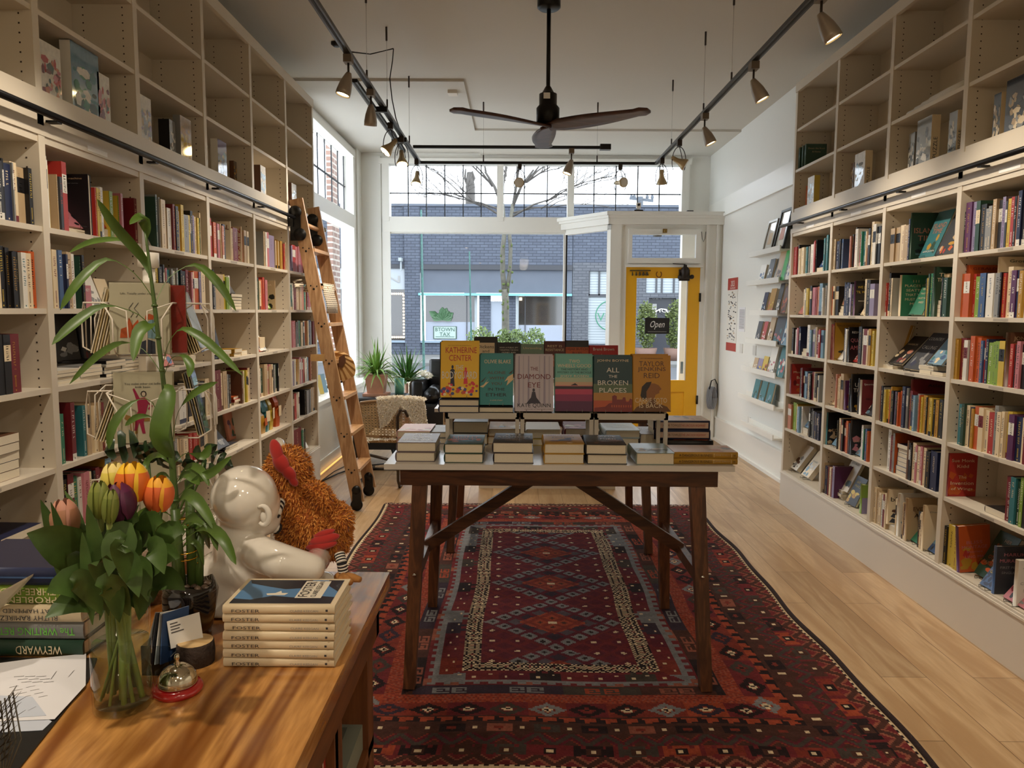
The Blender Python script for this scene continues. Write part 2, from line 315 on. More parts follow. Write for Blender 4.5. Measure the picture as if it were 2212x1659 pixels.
MB().tube([(1.655 + .03 * math.sin(a), DY - .008, 1.935 - .035 * math.cos(a)) for a in np.linspace(-2.5, 2.5, 15)], .006, 8, flat=.6).build('horseshoe', M('rusty_iron', (110, 56, 30), .7, .4), t)
o = MB().box(1.505, 1.79, DY - .012, DY - .004, 1.245, 1.43)
so = thing('open_sign', (1.65, DY - .012, 1.245), 'black hanging sign reading Open in white script on the yellow door', 'sign')
o.build('sign_board', M('chalkboard_black', (20, 19, 20), .5), so)
TT = Matrix(((1, 0, .28, -.28 * 1.345), (0, 1, 0, DY - .0135), (0, 0, 1, 0), (0, 0, 0, 1)))
MB().text('Open', 1.648, 1.345, .17, .10, T=TT).box(1.54, 1.76, DY - .0135, DY - .012, 1.268, 1.27).build('lettering', M('chalk_white', (240, 240, 236), .7), so)
MB().tube([(1.53, DY - .008, 1.43), (1.648, DY + .0, 1.5), (1.766, DY - .008, 1.43)], .0015, 5).build('cord', black_metal, so)
# baseboards and picture rail of right wall
struct(MB().box(WRX - .025, WRX, 5.8, DY, 0, .26).box(WRX - .045, WRX, 5.8, DY, 0, .03).box(WRX - .032, WRX, 5.8, DY, .26, .275), 'baseboard_right', trim_paint)
struct(MB().box(WRX - .03, WRX, 5.8, DY - .11, 2.59, 2.62).box(WRX - .012, WRX, 5.8, FY, 2.62, 2.80), 'trim_4', trim_paint)
# ------------------------------------------------------------------ built-in bookcases, one unit per bay
SH_L = [1.786, 1.50, 1.218, .927, .668, .37]; SH_R = [1.785, 1.483, 1.185, .876, .606, .27]
DL = [6.19, 5.475, 4.77, 4.06, 3.35, 2.655, 1.95, 1.25]; DR = [5.79, 5.06, 4.345, 3.62, 2.90, 2.18]
BAYW = ['window end bay', 'second bay', 'third bay', 'fourth bay', 'fifth bay', 'sixth bay', 'seventh bay']
hole_m = M('shelf_pin_hole', (60, 46, 34), .8)
label_m = M('shelf_label_strip', (245, 243, 238), .5); ink = M('label_ink', (90, 84, 80), .7)
SGN = {'L': -1, 'R': 1}; FACE = {'L': -1.655, 'R': 2.10}; DEP = .275
def bx2(mb, side, d0, d1, y0, y1, z0, z1, mat=0):
    """box given by depth behind the shelf front d0..d1"""
    a = FACE[side] + SGN[side] * d0; b = FACE[side] + SGN[side] * d1
    return mb.box(min(a, b), max(a, b), y0, y1, z0, z1, mat)
for side, D, SHS, UPS, topz, bott in (('L', DL, SH_L, [2.82, 2.53], 3.17, .37), ('R', DR, SH_R, [2.87, 2.57], 3.19, .27)):
    side_w = 'left' if side == 'L' else 'right'
    for k in range(len(D) - 1):
        y1, y0 = D[k], D[k + 1]; sh = list(SHS)
        if side == 'L' and k == 5: sh = [1.786, 1.50, 1.218, .927, .60, .29]
        t = thing('built_in_bookcase', (FACE[side] + SGN[side] * .14, (y0 + y1) / 2, 0), 'cream built-in bookcase, %s of the %s wall' % (BAYW[k].replace('window end bay', 'bay nearest the window'), side_w), 'bookcase', 'built-in bookcase bays along the %s wall' % side_w)
        e1 = y1 + .0175 if k == 0 else y1 - .0175; p = MB(); bx2(p, side, 0, DEP, y0 - .0175, y0 + .0175, 0, topz)
        if k == 0: bx2(p, side, 0, DEP, y1 - .0175, y1 + .0175, 0, topz)
        for yy in ([y0, y1] if k == 0 else [y0]):
            yy -= .0181; z = .42
            while z < topz - .05:
                for d in (.045, .215):
                    c = FACE[side] + SGN[side] * d; p.add([(c - .003, yy, z - .003), (c + .003, yy, z - .003), (c + .003, yy, z + .003), (c - .003, yy, z + .003)], [(0, 1, 2, 3)], 1)
                z += .032
        p.build('side_panel', [case_paint, hole_m], t)
        b = MB(); bx2(b, side, DEP - .012, DEP, y0 + .0175, y1 - .0175, .1, topz); b.build('back_panel', case_paint, t)
        b = MB(); bx2(b, side, -.003, .018, y0 - .0175, e1, 0, sh[-1] - .008); bx2(b, side, -.008, .018, y0 - .0175, e1, sh[-1] - .03, sh[-1] - .02); b.build('kick_board', white_paint, t)
        for z in sh:
            b = MB(); bx2(b, side, .004, DEP - .012, y0 + .0175, y1 - .0175, z - .019, z); so = b.build('shelf', case_paint, t)
            if z > .5:
                c = FACE[side] + SGN[side] * .003; ym = (y0 + y1) / 2
                MB().add([(c, ym - .05, z - .015), (c, ym + .05, z - .015), (c, ym + .05, z - .004), (c, ym - .05, z - .004)], [(0, 1, 2, 3)]).build('label_strip', label_m if z > 1.9 else M('worn_label', (176, 166, 150), .6), so)
        # shelf of the lower opening top, fascia band, upper case
        b = MB(); bx2(b, side, .004, DEP, y0 + .0175, y1 - .0175, 2.075, 2.10); bx2(b, side, -.002, .016, y0 - .0175, e1, 2.10, 2.135)
        bx2(b, side, -.004, .02, y0 - .0175, e1, 2.18, 2.255); b.build('fascia', case_paint, t)
        b = MB(); c = FACE[side] - SGN[side] * .003; ym = (y0 + y1) / 2
        b.add([(c, ym - .07, 2.107), (c, ym + .07, 2.107), (c, ym + .07, 2.126), (c, ym - .07, 2.126)], [(0, 1, 2, 3)]); b.build('section_label', label_m, t)
        b = MB(); bx2(b, side, .0, .02, y0 - .0175, e1, 2.135, 2.18); bx2(b, side, .004, DEP, y0 + .0175, y1 - .0175, 2.235, 2.255 if side == 'L' else 2.28); b.build('case_floor', case_paint, t)
        for z in UPS: b = MB(); bx2(b, side, .004, DEP - .012, y0 + .0175, y1 - .0175, z - .019, z); b.build('upper_shelf', case_paint, t)
        b = MB(); bx2(b, side, 0, DEP, y0 - .0175, e1, topz - .02, topz); bx2(b, side, -.006, .02, y0 - .0175, e1, topz - .045, topz + .02); b.build('top_board', case_paint, t)
    # rolling ladder rail
    rx = FACE[side] - SGN[side] * .045; yA, yB = (.6, 6.30) if side == 'L' else (1.6, 5.90)
    t = thing('ladder_rail', (rx, (yA + yB) / 2, 2.16), 'long black round ladder rail running along the %s bookcases' % side_w, 'rail')
    MB().tube([(rx, yA, 2.165), (rx, yB, 2.165)], .0125, 12).build('rail_tube', M('rail_black', (30, 30, 32), .3, .5), t)
    y = yB - .35 if side == 'R' else yB - .75
    while y > yA: rf = FACE[side] - SGN[side] * .005; MB().box(min(rx, rf), max(rx, rf), y - .015, y + .015, 2.148, 2.156).build('rail_bracket', black_metal, t); y -= .715
    if side == 'L': MB().tube([(rx, yB, 2.165), (rx, yB + .02, 2.165)], .022, 12).build('end_stop', steel, t)

# ------------------------------------------------------------------ books
def spineY(side, px, z, d=.02):
    X = FACE[side] + SGN[side] * d; a, b = 1.0, 7.5
    for _ in range(40):
        m = (a + b) / 2; x = pj((X, m, z))[0]
        if (x < px) == (side == 'L'): a = m
        else: b = m
    return (a + b) / 2
ORD = ['first', 'second', 'third', 'fourth', 'fifth', 'sixth', 'seventh', 'eighth', 'ninth', 'tenth', 'eleventh', 'twelfth', 'thirteenth', 'fourteenth', 'fifteenth', 'sixteenth', 'seventeenth', 'eighteenth', 'nineteenth', 'twentieth',
       'twenty-first', 'twenty-second', 'twenty-third', 'twenty-fourth', 'twenty-fifth', 'twenty-sixth', 'twenty-seventh', 'twenty-eighth', 'twenty-ninth', 'thirtieth', 'thirty-first', 'thirty-second', 'thirty-third', 'thirty-fourth', 'thirty-fifth', 'thirty-sixth', 'thirty-seventh', 'thirty-eighth']
ROWW = ['top', 'second', 'third', 'fourth', 'fifth', 'bottom']
# (side, bay, row, px0, px1, tokens)   token = colour letter, width, [.height cm offset from 20], [/cover colour]; _ = gap
ROWS = '''
R0 0 1713.9 1788|r25.1 R10.1 k8.2 c14.0 w10 c22 a12 t14 a10 w24.1 p14.2 r8.3 k6.3 _70 t12.3 a10.4 t14.4
R0 1 1735 1781|c12 a14 y20 w8 k16.1 a12 p26 p8 s20 l26.2 w10 a14.1
R0 2 1711 1776|k14 R12 w10 p14 n10.1 n8 _58 k4.1 w22.3 l14 v18 a14.1 C12.2 R16 r12 l22
R0 3 1724 1769|k16.2 p12.2 R8.2 k22.1 l20.1 n10 c10 k14 R24.1 c6.1 k20 c14 a10
R0 4 1702 1767|s36 e36.1 m14.1 y12 w6 l22 w14 _85 k16.2 k20.1 a12 n28 k12 n20
R1 0 1798 1898|c26 n24 d8 b16 _75 s12 k12.2 r16.1 k8.5 w24.4 a10 r16.1 g8.1 t20.1 c10.1 s22.1 k18.2 c22.5 w26.4 k8.2 k24.2
R1 1 1792 1887|o26 c14 k26 _45 k12.2 n22.1 n16.1 k12.2 v12 k14 _95 c14.2 k30.2 v38
R1 2 1792 1884|R20.4 m8.4 _95 n12.2 w14.2 k6.1 _90 k26.3 w8.2 R32.2 c12.1 C12.2 m20.2 y20.1
R1 3 1781 1876|P8.3 _112 s12.2 c12 m12 c10.1 C30.4 v14 _55 k8.2 _70 k16.2 w12.2 _105
R1 4 1780 1872|t18.3/k _130 k10 c20.2 r22 k20.1 R30 o24.1 d20.1 k10.2 _115 w22.2 g12 n22 b18 o14
R1 5 1773 1800|R16 C28.2 n26 c14 R10.1 c24 R16 v24.2/P
R2 0 1922 1965|C40 C40 c50 C50 n15.2/G
R2 1 1908 2044|r16 r12 k14.5 c12.2/w _55 c10.2/G _210 y10 k6 y10 G12.2 g14.2 G8.3/G _60 k14 k10 G34
R2 3 1891 2030|k12 o18 k14.1 k14.1 a8 y14 y20 o8 m10.2 k18 v16 k10 k10 o8 o14 k12 n22.3 a14.3 k14.2 R20.2/R n18 l16 a20 o8 y14 m28.1 k10 m16 k14 y20 k14 m24 k30
R2 4 1912 2022|w22.4 R20.2 a14.3/o _88 C14 B12.2 k12.1 k10 c26.1 p14.1 c22.1 p16.1 c20.1 k12 k30 n50
R2 5 1883 2010|k10.3 c20.1 C16 c18 w14 R24 c12.1/C _75 c10.1/w _40 C10 B12/B _95 k22 c10 c12/c _80
R3 0 2074 2290|d24 P40.3 v32.3 G28.3 k40.2 a24 a24 C26.2 d32.2 v22.2 d14 y22.2 r22.2 k16.2 s24.2 n26.3 d26.3 n30.4 k20.3 G60.4 c40 R36 b30 k40
R3 1 2068 2290|o36.1 o36.1 r16 e28 b36 k16 w40 w14 a26 k10 r18 c30.3/c P30.1 n28.1 m24 w34.1 a16 a16.1 w40 k30 R30 c34 t30
R3 2 2058 2290|m20 m10 R36 w24 k16 o28.1 o30.1 b16 r16 n16 e28 e28 e28 y36 o26 r22 d24 p24 k30/B _100 w20 R40 k40 c40
R3 3 2066 2290|t26 G18 c20 n22 m16 o36 c30 c26 r34 a24.2 c26 c18 y28.1 P36 n38 c30 R40 k24 r20 G30 G40 c40 k40
R3 4 2165 2290|R28.1 t26 G20 e16.2 k40.1 r16 a34 t40 r40 c40
R3 5 2031 2070|k24 y30.1 y20 m10/P
L0 0 628 668|v16 r40.1 p50 p30 r30 k40 w30
L0 1 628 674|t20 w12 R36 c40 R20 C30 s30 g20 c20 R14 r30 p30
L0 2 631 678|p24 p16 a14 d20 C10 g20 c24 k14 c20 r14 c12 n24 a14 n10 R20
L0 3 632 671|w16 v20 w14 c16 m20 c12 p30.1 w14 R14 r20 w20 k20 w14 l12 l16 s10
L0 4 633 680|B14 r30 w24 w10 k6 _60 k10.1/k a30 k10 a14 C16 a14 C20
L0 5 635 660|R80.2/R g16 w10 k14
L1 0 563 619|_50 C14.3/a w14.3 p20.3 v60.2 C40 m20/m B14 r12 C20
L1 1 556 580|G30.2 c20 o40.1 r26.2 p30
L1 3 561 602|c16.2 w16 G40 C50.2 k14 p20 C24 p20 c16 k20 a24 G30 k10
L2 0 455 538|r30.1 R14 o36 s14 R14 p26 C14 s24 n30 _70 C20/c R60/R _60 r20/c C30/C k14 c24
L2 1 459 500|k16.2 a14 k16.2 C80/C y20 e30 w16
L2 3 465 541|R60.4 c26.2 C40.2 a14 k16 _110 B10/B c10 e20 y14 c14 C20.2/R
L3 0 318 439|_90 G14.4/G a12.4 a10.4 c40.3 _40 w36.1/C R20.2 k24.2 w10 r16.2 y24.3 a50 y20 k6 k20.2 v20 c14 y16 G20 c10.2
L3 1 330 442|C36/B y40/y k44.1 d14.1 c16 p14 w12 t30 a16 w30 a14 t30 k16 B10 k40/k R28 k14 p18 c16 o50 v20 c40.1
L3 4 372 452|k20 a20 c30 C30 c40 r26 r40 C30 c40
L3 3 330 452|c40 R30 _60 w40 k20 c30 k30 c20
L4 0 102 302|w24.5 w24.5 y12.3/y _60 C10 d25 r44.5 _230 k4.1/k o20.1 r14 y16 y20 w24.1 _95 e30/y _50 e6/y p20 _100 R45/R
L4 1 111 188|y36.1 c50.2 b40.2 w30.1 n20.1 C50.1/C w34.1 _50 G10.1/G k24.1 k26.1
L4 3 128 228|g20 g20 _40 R26.2/R _60 t20/t C24 c20 c24 C16 R14 k10
L4 4 134 280|p30 k30 R40.2/k g30 w20 p40 c14 k26 k14 R26 R30 l40.2/m c30.1 C90.2/C
L5 0 -60 70|G60 k40 G40.4 k16 d50 k14 n50 a10 c44.1 C50 k24
L5 1 -60 86|c60 k60 y40 y20 m30 c54 k50.1 k34 k38 k40 w40 c54 o50
L5 2 -60 47|B50 C50 k80.1 k40 R60.1
L5 5 -40 38|c40 c20 v45 w45/w y30 R40.1
'''
BOOKS = []; GAPS = []
for ln in ROWS.strip().split('\n'):
    hd, tk = ln.split('|'); hd = hd.split(); side = hd[0][0]; bay = int(hd[0][1]); row = int(hd[1]); p0, p1 = float(hd[2]), float(hd[3])
    zz = (SH_L if side == 'L' else SH_R)[row]
    if side == 'L' and bay == 5 and row >= 4: zz = (.60, .29)[row - 4]
    toks = []
    for q in tk.split():
        cv = None
        if '/' in q: q, cv = q.split('/')
        h = 0
        if '.' in q: q, h = q.split('.'); h = int(h)
        toks.append((q[0], float(q[1:]), h, cv))
    tot = sum(q[1] for q in toks); x = p0; n = 0
    D = DL if side == 'L' else DR
    lo, hi = D[bay + 1] + .0185, D[bay] - .0185
    for c, w, h, cv in toks:
        xa = x; x += w * (p1 - p0) / tot
        if c == '_': GAPS.append((side, row, xa, x, max(spineY(side, xa, zz), spineY(side, x, zz)))); continue
        ya, yb = spineY(side, xa, zz), spineY(side, x, zz); ya, yb = min(ya, yb), max(ya, yb)
        ya = max(ya, lo); yb = min(yb, hi); n += 1
        if yb - ya < .004: continue
        rr = random.Random(int(xa * 10) + row * 7 + bay)
        hh = .193 + .011 * h + rr.uniform(-.008, .008); dd = (.132 if hh < .215 else .155) + rr.uniform(-.008, .01)
        xm = (max(0, xa) + max(0, min(x, 2212))) / 2; area = abs(min(x, 2212) - max(xa, 0)) * abs(pj((FACE[side], ya, zz))[1] - pj((FACE[side], ya, zz + hh))[1])
        BOOKS.append(dict(side=side, bay=bay, row=row, n=n, c=c, cv=cv or c, y0=ya + .0004, y1=yb - .0006, z=zz, h=hh, d=dd, area=area, s=int(xa * 10), off=rr.uniform(.012, .03)))
BOOKS.sort(key=lambda b: -b['area'])
N_IND = 215
CON = dict(k='wcym', d='wcr', n='wyc', b='wy', l='nkw', t='wc', g='wcy', G='cwm', e='kwn', y='kRn', m='kwR', o='wck', r='wcy', R='wcm', p='wRk', P='wym', v='wnP', w='kRntb', c='kRBn', C='kwB', a='wkc', B='cmw', s='wRk')
ALLC = sorted(PAL); PM = [cov(c) for c in ALLC] + [pagesm]; PI_ = {c: i for i, c in enumerate(ALLC)}
def shelf_book(mb, b, om=None):
    """closed book standing upright, spine to the room: boards, spine, page block and printed spine"""
    rr = random.Random(b['s']); sg = SGN[b['side']]; X0 = FACE[b['side']] + sg * b['off']; y0, y1, z, h, d = b['y0'], b['y1'], b['z'] + .0005, b['h'], b['d']
    t = min(.0022, (y1 - y0) * .2); mi = (lambda c: PI_[c]) if om is None else (lambda c: om.index(c))
    def bb(a, e, ya, yb, za, zb, m): xa, xb = X0 + sg * a, X0 + sg * e; mb.box(min(xa, xb), max(xa, xb), ya, yb, za, zb, m)
    c, cv = mi(b['c']), mi(b['cv']); pg = len(ALLC) if om is None else om.index('pages')
    bb(.002, d, y0, y0 + t, z, z + h, cv); bb(.002, d, y1 - t, y1, z, z + h, cv); bb(0, .0024, y0, y1, z, z + h, c); bb(.0024, d - .004, y0 + t, y1 - t, z + .003, z + h - .004, pg)
    ct = b['ct']; k = mi(ct); xs = X0 - sg * .0003; w = y1 - y0; ym = (y0 + y1) / 2
    def q(ya, yb, za, zb, m): mb.add([(xs, ya, za), (xs, yb, za), (xs, yb, zb), (xs, ya, zb)], [(0, 1, 2, 3)], m)
    st = rr.random(); 
    if st < .16: q(y0, y1, z + h * .55, z + h * .82, k); k = c
    elif st < .28: q(y0, y1, z, z + h * .12, k)
    # title strokes running down the spine
    zt = z + h * rr.uniform(.86, .93); le = h * rr.uniform(.32, .6); gw = min(w * .5, .013) * rr.uniform(.7, 1); zz = zt
    while zz > zt - le:
        s_ = rr.uniform(.0035, .008)
        if rr.random() > .15:
            v = rr.random()
            if v < .4: q(ym - gw / 2, ym + gw / 2, zz - s_ * .35, zz, k); q(ym - gw / 2, ym - gw * .25, zz - s_ * .8, zz, k)
            elif v < .7: q(ym - gw / 2, ym + gw / 2, zz - s_ * .3, zz, k); q(ym + gw * .2, ym + gw / 2, zz - s_ * .85, zz, k)
            else: q(ym - gw / 2, ym + gw / 2, zz - s_ * .45, zz, k)
        zz -= s_ + .002
    if rr.random() < .6 and w > .012:
        zz = z + h * .3
        while zz > z + h * .1: q(ym - gw * .3, ym + gw * .3, zz - .0025, zz, k); zz -= .0045
    q(ym - gw * .25, ym + gw * .25, z + h * .03, z + h * .03 + gw * .5, k)
rest = MB(); GRP = {}
for i, b in enumerate(BOOKS):
    rr = random.Random(b['s']); b['ct'] = rr.choice(CON[b['c']])
    if i < N_IND:
        om = list(dict.fromkeys([b['c'], b['cv'], b['ct'], b['ct']])) + ['pages']; mb = MB(); shelf_book(mb, b, om)
        sw = 'left' if b['side'] == 'L' else 'right'; th = b['y1'] - b['y0']
        sz = 'slim' if th < .016 else 'thick' if th > .034 else 'mid-width'
        lab = '%s %s book, %s from left on %s shelf, %s of %s bookcases' % (sz, CN[b['c']], ORD[b['n'] - 1], ROWW[b['row']], BAYW[b['bay']], sw)
        mb.build('shelved_book', [pagesm if c == 'pages' else cov(c) for c in om], loc=(FACE[b['side']] + SGN[b['side']] * .08, (b['y0'] + b['y1']) / 2, b['z']), label=lab, cat='book', group='upright books on the %s bookcases' % sw)
    else: shelf_book(rest, b)
rest.build('shelved_books', PM, loc=(0, 4.5, .5), label='remaining small upright books with varied spines filling the bookcase shelves', cat='books', kind='stuff')

# ------------------------------------------------------------------ single books with covers
def cover_book(name, label, w, h, t, cc, lines=(), art=None, loc=(0, 0, 0), rot=(0, 0, 0), spine=(), spc=None, cat='book', group=None, pb=False, extra=None):
    """local frame: spine at x=0, front cover on y=0 facing -y, height along z"""
    r = thing(name, loc, label, cat, group, rot); cm = cc if not isinstance(cc, str) else cov(cc); sm = cov(spc) if spc else cm
    T0 = Matrix.Identity(4); b = .0025 if not pb else .0008; o = 0 if pb else .003
    c = MB().box(b, w, 0, b, 0, h).box(b, w, t - b, t, 0, h)
    n = 6; pr = [(-(math.sin(PI * k / n)) * min(.006, t * .25) + b, t / 2 - t / 2 * math.cos(PI * k / n)) for k in range(n + 1)]
    vs = [(x, y, z) for z in (0, h) for x, y in pr] ; fs = [(k, k + 1, k + n + 2, k + n + 1) for k in range(n)] + [tuple(range(n + 1)), tuple(range(n + 1, 2 * n + 2))[::-1]]
    c.add(vs, fs, 1, True); 
    if art:
        for j, (pts, m) in enumerate(art): c.add([(x * w, -.0004 - .000012 * j, z * h) for x, z in pts], [tuple(range(len(pts)))], m)
    mats = [cm, sm] + (extra or [])
    c.build('cover', mats, r, local=True)
    MB().box(b, w - o, b, t - b, o, h - o).build('page_block', pagesm, r, local=True)
    mm = []; L2 = MB()
    for tx, cx, cz, ww, hh, mt in lines:
        mt = cov(mt) if isinstance(mt, str) else mt
        if mt not in mm: mm.append(mt)
        L2.text(tx, cx * w, cz * h, ww * w if ww else None, hh * h if hh else None, mm.index(mt), T=Matrix.Translation((0, -.0012, 0)))
    if L2.f: L2.build('cover_lettering', mm, r, local=True)
    if spine:
        L3 = MB(); mm = []
        TS = Matrix(((0, 0, 0, -.0042 if t > .02 else -.003), (0, 0, -1, t / 2), (-1, 0, 0, h), (0, 0, 0, 1)))
        for tx, cx, cz, ww, hh, mt in spine:
            mt = cov(mt) if isinstance(mt, str) else mt
            if mt not in mm: mm.append(mt)
            if tx == '|': L3.poly([(cx * h - ww * h / 2, -hh * t / 2), (cx * h + ww * h / 2, -hh * t / 2), (cx * h + ww * h / 2, hh * t / 2), (cx * h - ww * h / 2, hh * t / 2)], mm.index(mt), T=TS)
            else: L3.text(tx, cx * h, cz * t, ww * h, hh * t, mm.index(mt), T=Matrix.Translation((-.0005, 0, 0)) @ TS)
        L3.build('spine_lettering', mm, r, local=True)
    return r
def wire_easel(w=.09, loc=(0, 0, 0), rot=(0, 0, 0), mat=None, label=None):
    pass
HP = PI / 2
# ------------------------------------------------------------------ display books, stacks and boxes on the bookcases
wire = M('easel_wire', (60, 58, 56), .35, .7)
clear_wire = M('easel_clear', (170, 165, 158), .2, .5)
SW = {'L': 'left', 'R': 'right'}
def row_z(side, row): return (SH_L if side == 'L' else SH_R)[row]
def blotch(cols, seed, n=7):
    """plain patches of cover art in unit coordinates; returns (art, extra materials)"""
    rr = random.Random(seed); ar = []; ex = [cov(c) for c in cols]
    for i in range(n):
        cx, cz, rw, rh = rr.uniform(.1, .9), rr.uniform(.06, .7 if n > 20 else .5), rr.uniform(.05, .2), rr.uniform(.03, .12); k = rr.choice((4, 5, 6, 7))
        ar.append(([(min(.97, max(.03, cx + rw * math.cos(a + .3))), min(.97, max(.03, cz + rh * math.sin(a + .3)))) for a in [2 * PI * j / k for j in range(k)]], 2 + i % len(cols)))
    return ar, ex
def stand(p, w, lab):
    """bent wire easel under the foot of a leaning book"""
    s = MB()
    for x in (w * .3, w * .7): s.tube([(x, -.022, .012), (x, -.022, .0015), (x, .03, .0015), (x, .06, .05)], .0012, 5)
    s.tube([(w * .3, -.022, .012), (w * .7, -.022, .012)], .0012, 5)
    o = s.build('wire_book_stand', wire, None, loc=(0, 0, 0), label=lab, cat='book stand'); o.location = p[0]; o.rotation_euler = (0, 0, p[1])
def fo(side, px, row, w, h, t, c, what, lean=.5, lines=(), cols='', d=.035, dz=0, st=True, cat='book', extraz=None):
    """book leaning on a wire stand, front cover to the room"""
    z = row_z(side, row) + dz if extraz is None else extraz; y = spineY(side, px, z, d); X = FACE[side] + SGN[side] * (d + .01); rz = HP if side == 'L' else -HP
    art, ex = blotch(cols, int(px * 3), 8) if cols else (None, None)
    cover_book('leaning_book', what, w, h, t, c, lines, art, (X, y, z + .0015 + t * math.sin(lean)), (-lean, 0, rz), extra=ex, cat=cat, group=None)
    if st: stand(((X, y, z + .0005), rz), w, 'small black wire stand under the ' + ' '.join(what.split()[:8]))
def up(side, px, row, w, h, t, c, what, lines=(), cols='', d=.018, dz=0, spc=None, tilt=0):
    """upright book showing its cover to the camera end of the shelf"""
    z = row_z(side, row) + dz; y = spineY(side, px, z, d); art, ex = blotch(cols, int(px * 5), 8) if cols else (None, None)
    if dz < .3:
        g = [q for q in GAPS if q[0] == side and q[1] == row and abs((q[2] if side == 'R' else q[3]) - px) < 9]
        if g: y = min(g, key=lambda q: abs((q[2] if side == 'R' else q[3]) - px))[4] - t - .001
    X = FACE['R'] + d if side == 'R' else FACE['L'] - d - w
    cover_book('shelved_book', what, w, h, t, c, lines, art, (X, y, z + .001), (0, tilt, 0), extra=ex, spc=spc)
def stack(side, px, row, cs, what, w=.14, h=.20, t=.022, d=.03, dz=0, extraz=None):
    z = row_z(side, row) + dz if extraz is None else extraz; y = spineY(side, px, z, d); rz = HP if side == 'L' else -HP; rr = random.Random(int(px))
    posn = ['lowest'] + [q + ' up' for q in ('second', 'third', 'fourth', 'fifth', 'sixth', 'seventh', 'eighth')]
    n = len(cs)
    for i, c in enumerate(cs):
        wt = what.replace('the ', '')
        r = cover_book('stacked_book', ('%s book, %s of %s' % (CN[c], posn[i], wt)) if n > 1 else '%s book lying flat %s' % (CN[c], wt), w, h, t, c, (), None,
                       (FACE[side] + SGN[side] * (d + rr.uniform(0, .012)), y + rr.uniform(-.003, .003), z + t * (i + 1) + .0006 * (i + 1)), (-HP, 0, rz + rr.uniform(-.04, .04)), pb=True)
stack('R', 1762, 0, 'c', 'on the top shelf nearest the window, right wall', t=.03)
fo('R', 1766, 0, .10, .15, .008, 'b', 'small blue and red book leaning on a cream book, top shelf nearest the window', .5, cols='rwk', dz=.032, st=False)
fo('R', 1720, 1, .13, .20, .012, 's', 'salmon fronted book leaning at the far end of the second shelf, right wall', .55, cols='Gpc')
stack('R', 1728, 2, 'cc', 'the cream pair on the third shelf nearest the window', t=.024)
up('R', 1708, 3, .15, .23, .03, 'r', 'red book titled Mosquito Bowl standing at the window end, right bookcases', [('Mosquito', .5, .72, .8, .09, 'c'), ('Bowl', .5, .55, .45, .09, 'c')], 'oRC', spc='R')
stack('R', 1727, 4, 'ww', 'the white pair on the fifth shelf nearest the window', t=.022)
fo('R', 1730, 4, .11, .17, .012, 'l', 'pale blue book leaning over a white pair, fifth shelf nearest the window', .6, cols='awb', dz=.046, st=False)
fo('R', 1703, 5, .14, .22, .035, 'w', 'thick book with white streaked cover leaning back on lowest shelf, window end', .62, cols='aBd', d=.05)
fo('R', 1727, 5, .14, .22, .035, 'c', 'thick cream book with pale blue base leaning on lowest shelf, window end', .62, [('OF AGES', .5, .6, .6, .06, 'a')], 'lw', d=.04)
stack('R', 1808, 1, 'ccy', 'the short pile on the second shelf, second bay, right wall', t=.02)
fo('R', 1812, 1, .10, .15, .01, 'C', 'tan book leaning on a short pile, second shelf, second bay, right wall', .3, cols='sB', dz=.064, st=False)
up('R', 1843, 1, .15, .215, .02, 'k', "black book titled We Do This 'Til We Free Us", [("WE DO THIS", .5, .82, .8, .07, 'y'), ("'TIL WE FREE US", .5, .68, .9, .07, 'y'), ('MARIAME KABA', .4, .42, .5, .03, 'w')], spc='P')
fo('R', 1854, 1, .11, .17, .01, 'c', 'cream and red book leaning before the black book with yellow capitals', .5, cols='mrc')
up('R', 1798, 2, .17, .25, .012, 'm', 'large mustard book with dark portrait, second bay third shelf, right wall', [('KEKLA MAGOON', .5, .92, .85, .04, 'B')], 'kBk', spc='R')
fo('R', 1799, 2, .12, .18, .01, 'w', 'white lettered book leaning in front of the large mustard book', .6, [('WHITE SPACE', .5, .55, .7, .06, 'B')])
up('R', 1829, 2, .15, .225, .02, 'k', 'black book with large pink capitals Quaking, second bay, right wall', [('RESMAA', .35, .85, .5, .06, 'w'), ('QUAKING', .5, .62, .9, .12, 'p'), ('AMERICA', .5, .42, .9, .12, 'p')])
fo('R', 1831, 2, .13, .18, .01, 'r', 'red and white book leaning in front of the black book with pink capitals', .6, cols='wwr')
up('R', 1782, 3, .15, .22, .02, 'G', 'green and purple book titled Conflict Is Not Abuse, second bay, right wall', [('Conflict', .55, .66, .6, .07, 'C'), ('Is Not', .5, .57, .4, .06, 'C'), ('Abuse', .5, .47, .5, .06, 'C')], 'PPP')
fo('R', 1786, 3, .11, .15, .01, 'c', 'cream book with red capitals leaning before the green and purple book', .6, cols='rwB')
up('R', 1822, 3, .13, .19, .02, 'P', 'purple book with a red band, fourth shelf, second bay, right wall', [('WE ARE', .5, .6, .5, .07, 'm')], 'RRm')
up('R', 1835, 3, .15, .24, .025, 'k', 'black and white book with capitals Under the Sky', [('UNDER', .5, .72, .8, .1, 'w'), ('THE SKYE', .5, .58, .9, .1, 'w'), ('WE MAKE', .5, .42, .6, .05, 'y')], 'awm')
up('R', 1856, 3, .15, .215, .025, 'R', 'dark red book titled Mediocre with a large white disc', [('Ijeoma Oluo', .5, .87, .8, .07, 'w'), ('MEDIOCRE', .5, .45, .6, .06, 'k')], spc='w')
fo('R', 1858, 3, .12, .17, .012, 'd', 'dark grey book leaning in front of the dark red Mediocre book', .6, cols='lwk')
up('R', 1786, 4, .16, .22, .02, 'k', 'black book titled Eden with tan ornament, fifth shelf, second bay', [('EDEN', .5, .45, .6, .08, 'C')], 'CkC', spc='t')
fo('R', 1793, 4, .12, .16, .012, 'l', 'pale blue and red book leaning before the black Eden book', .6, cols='rwd')
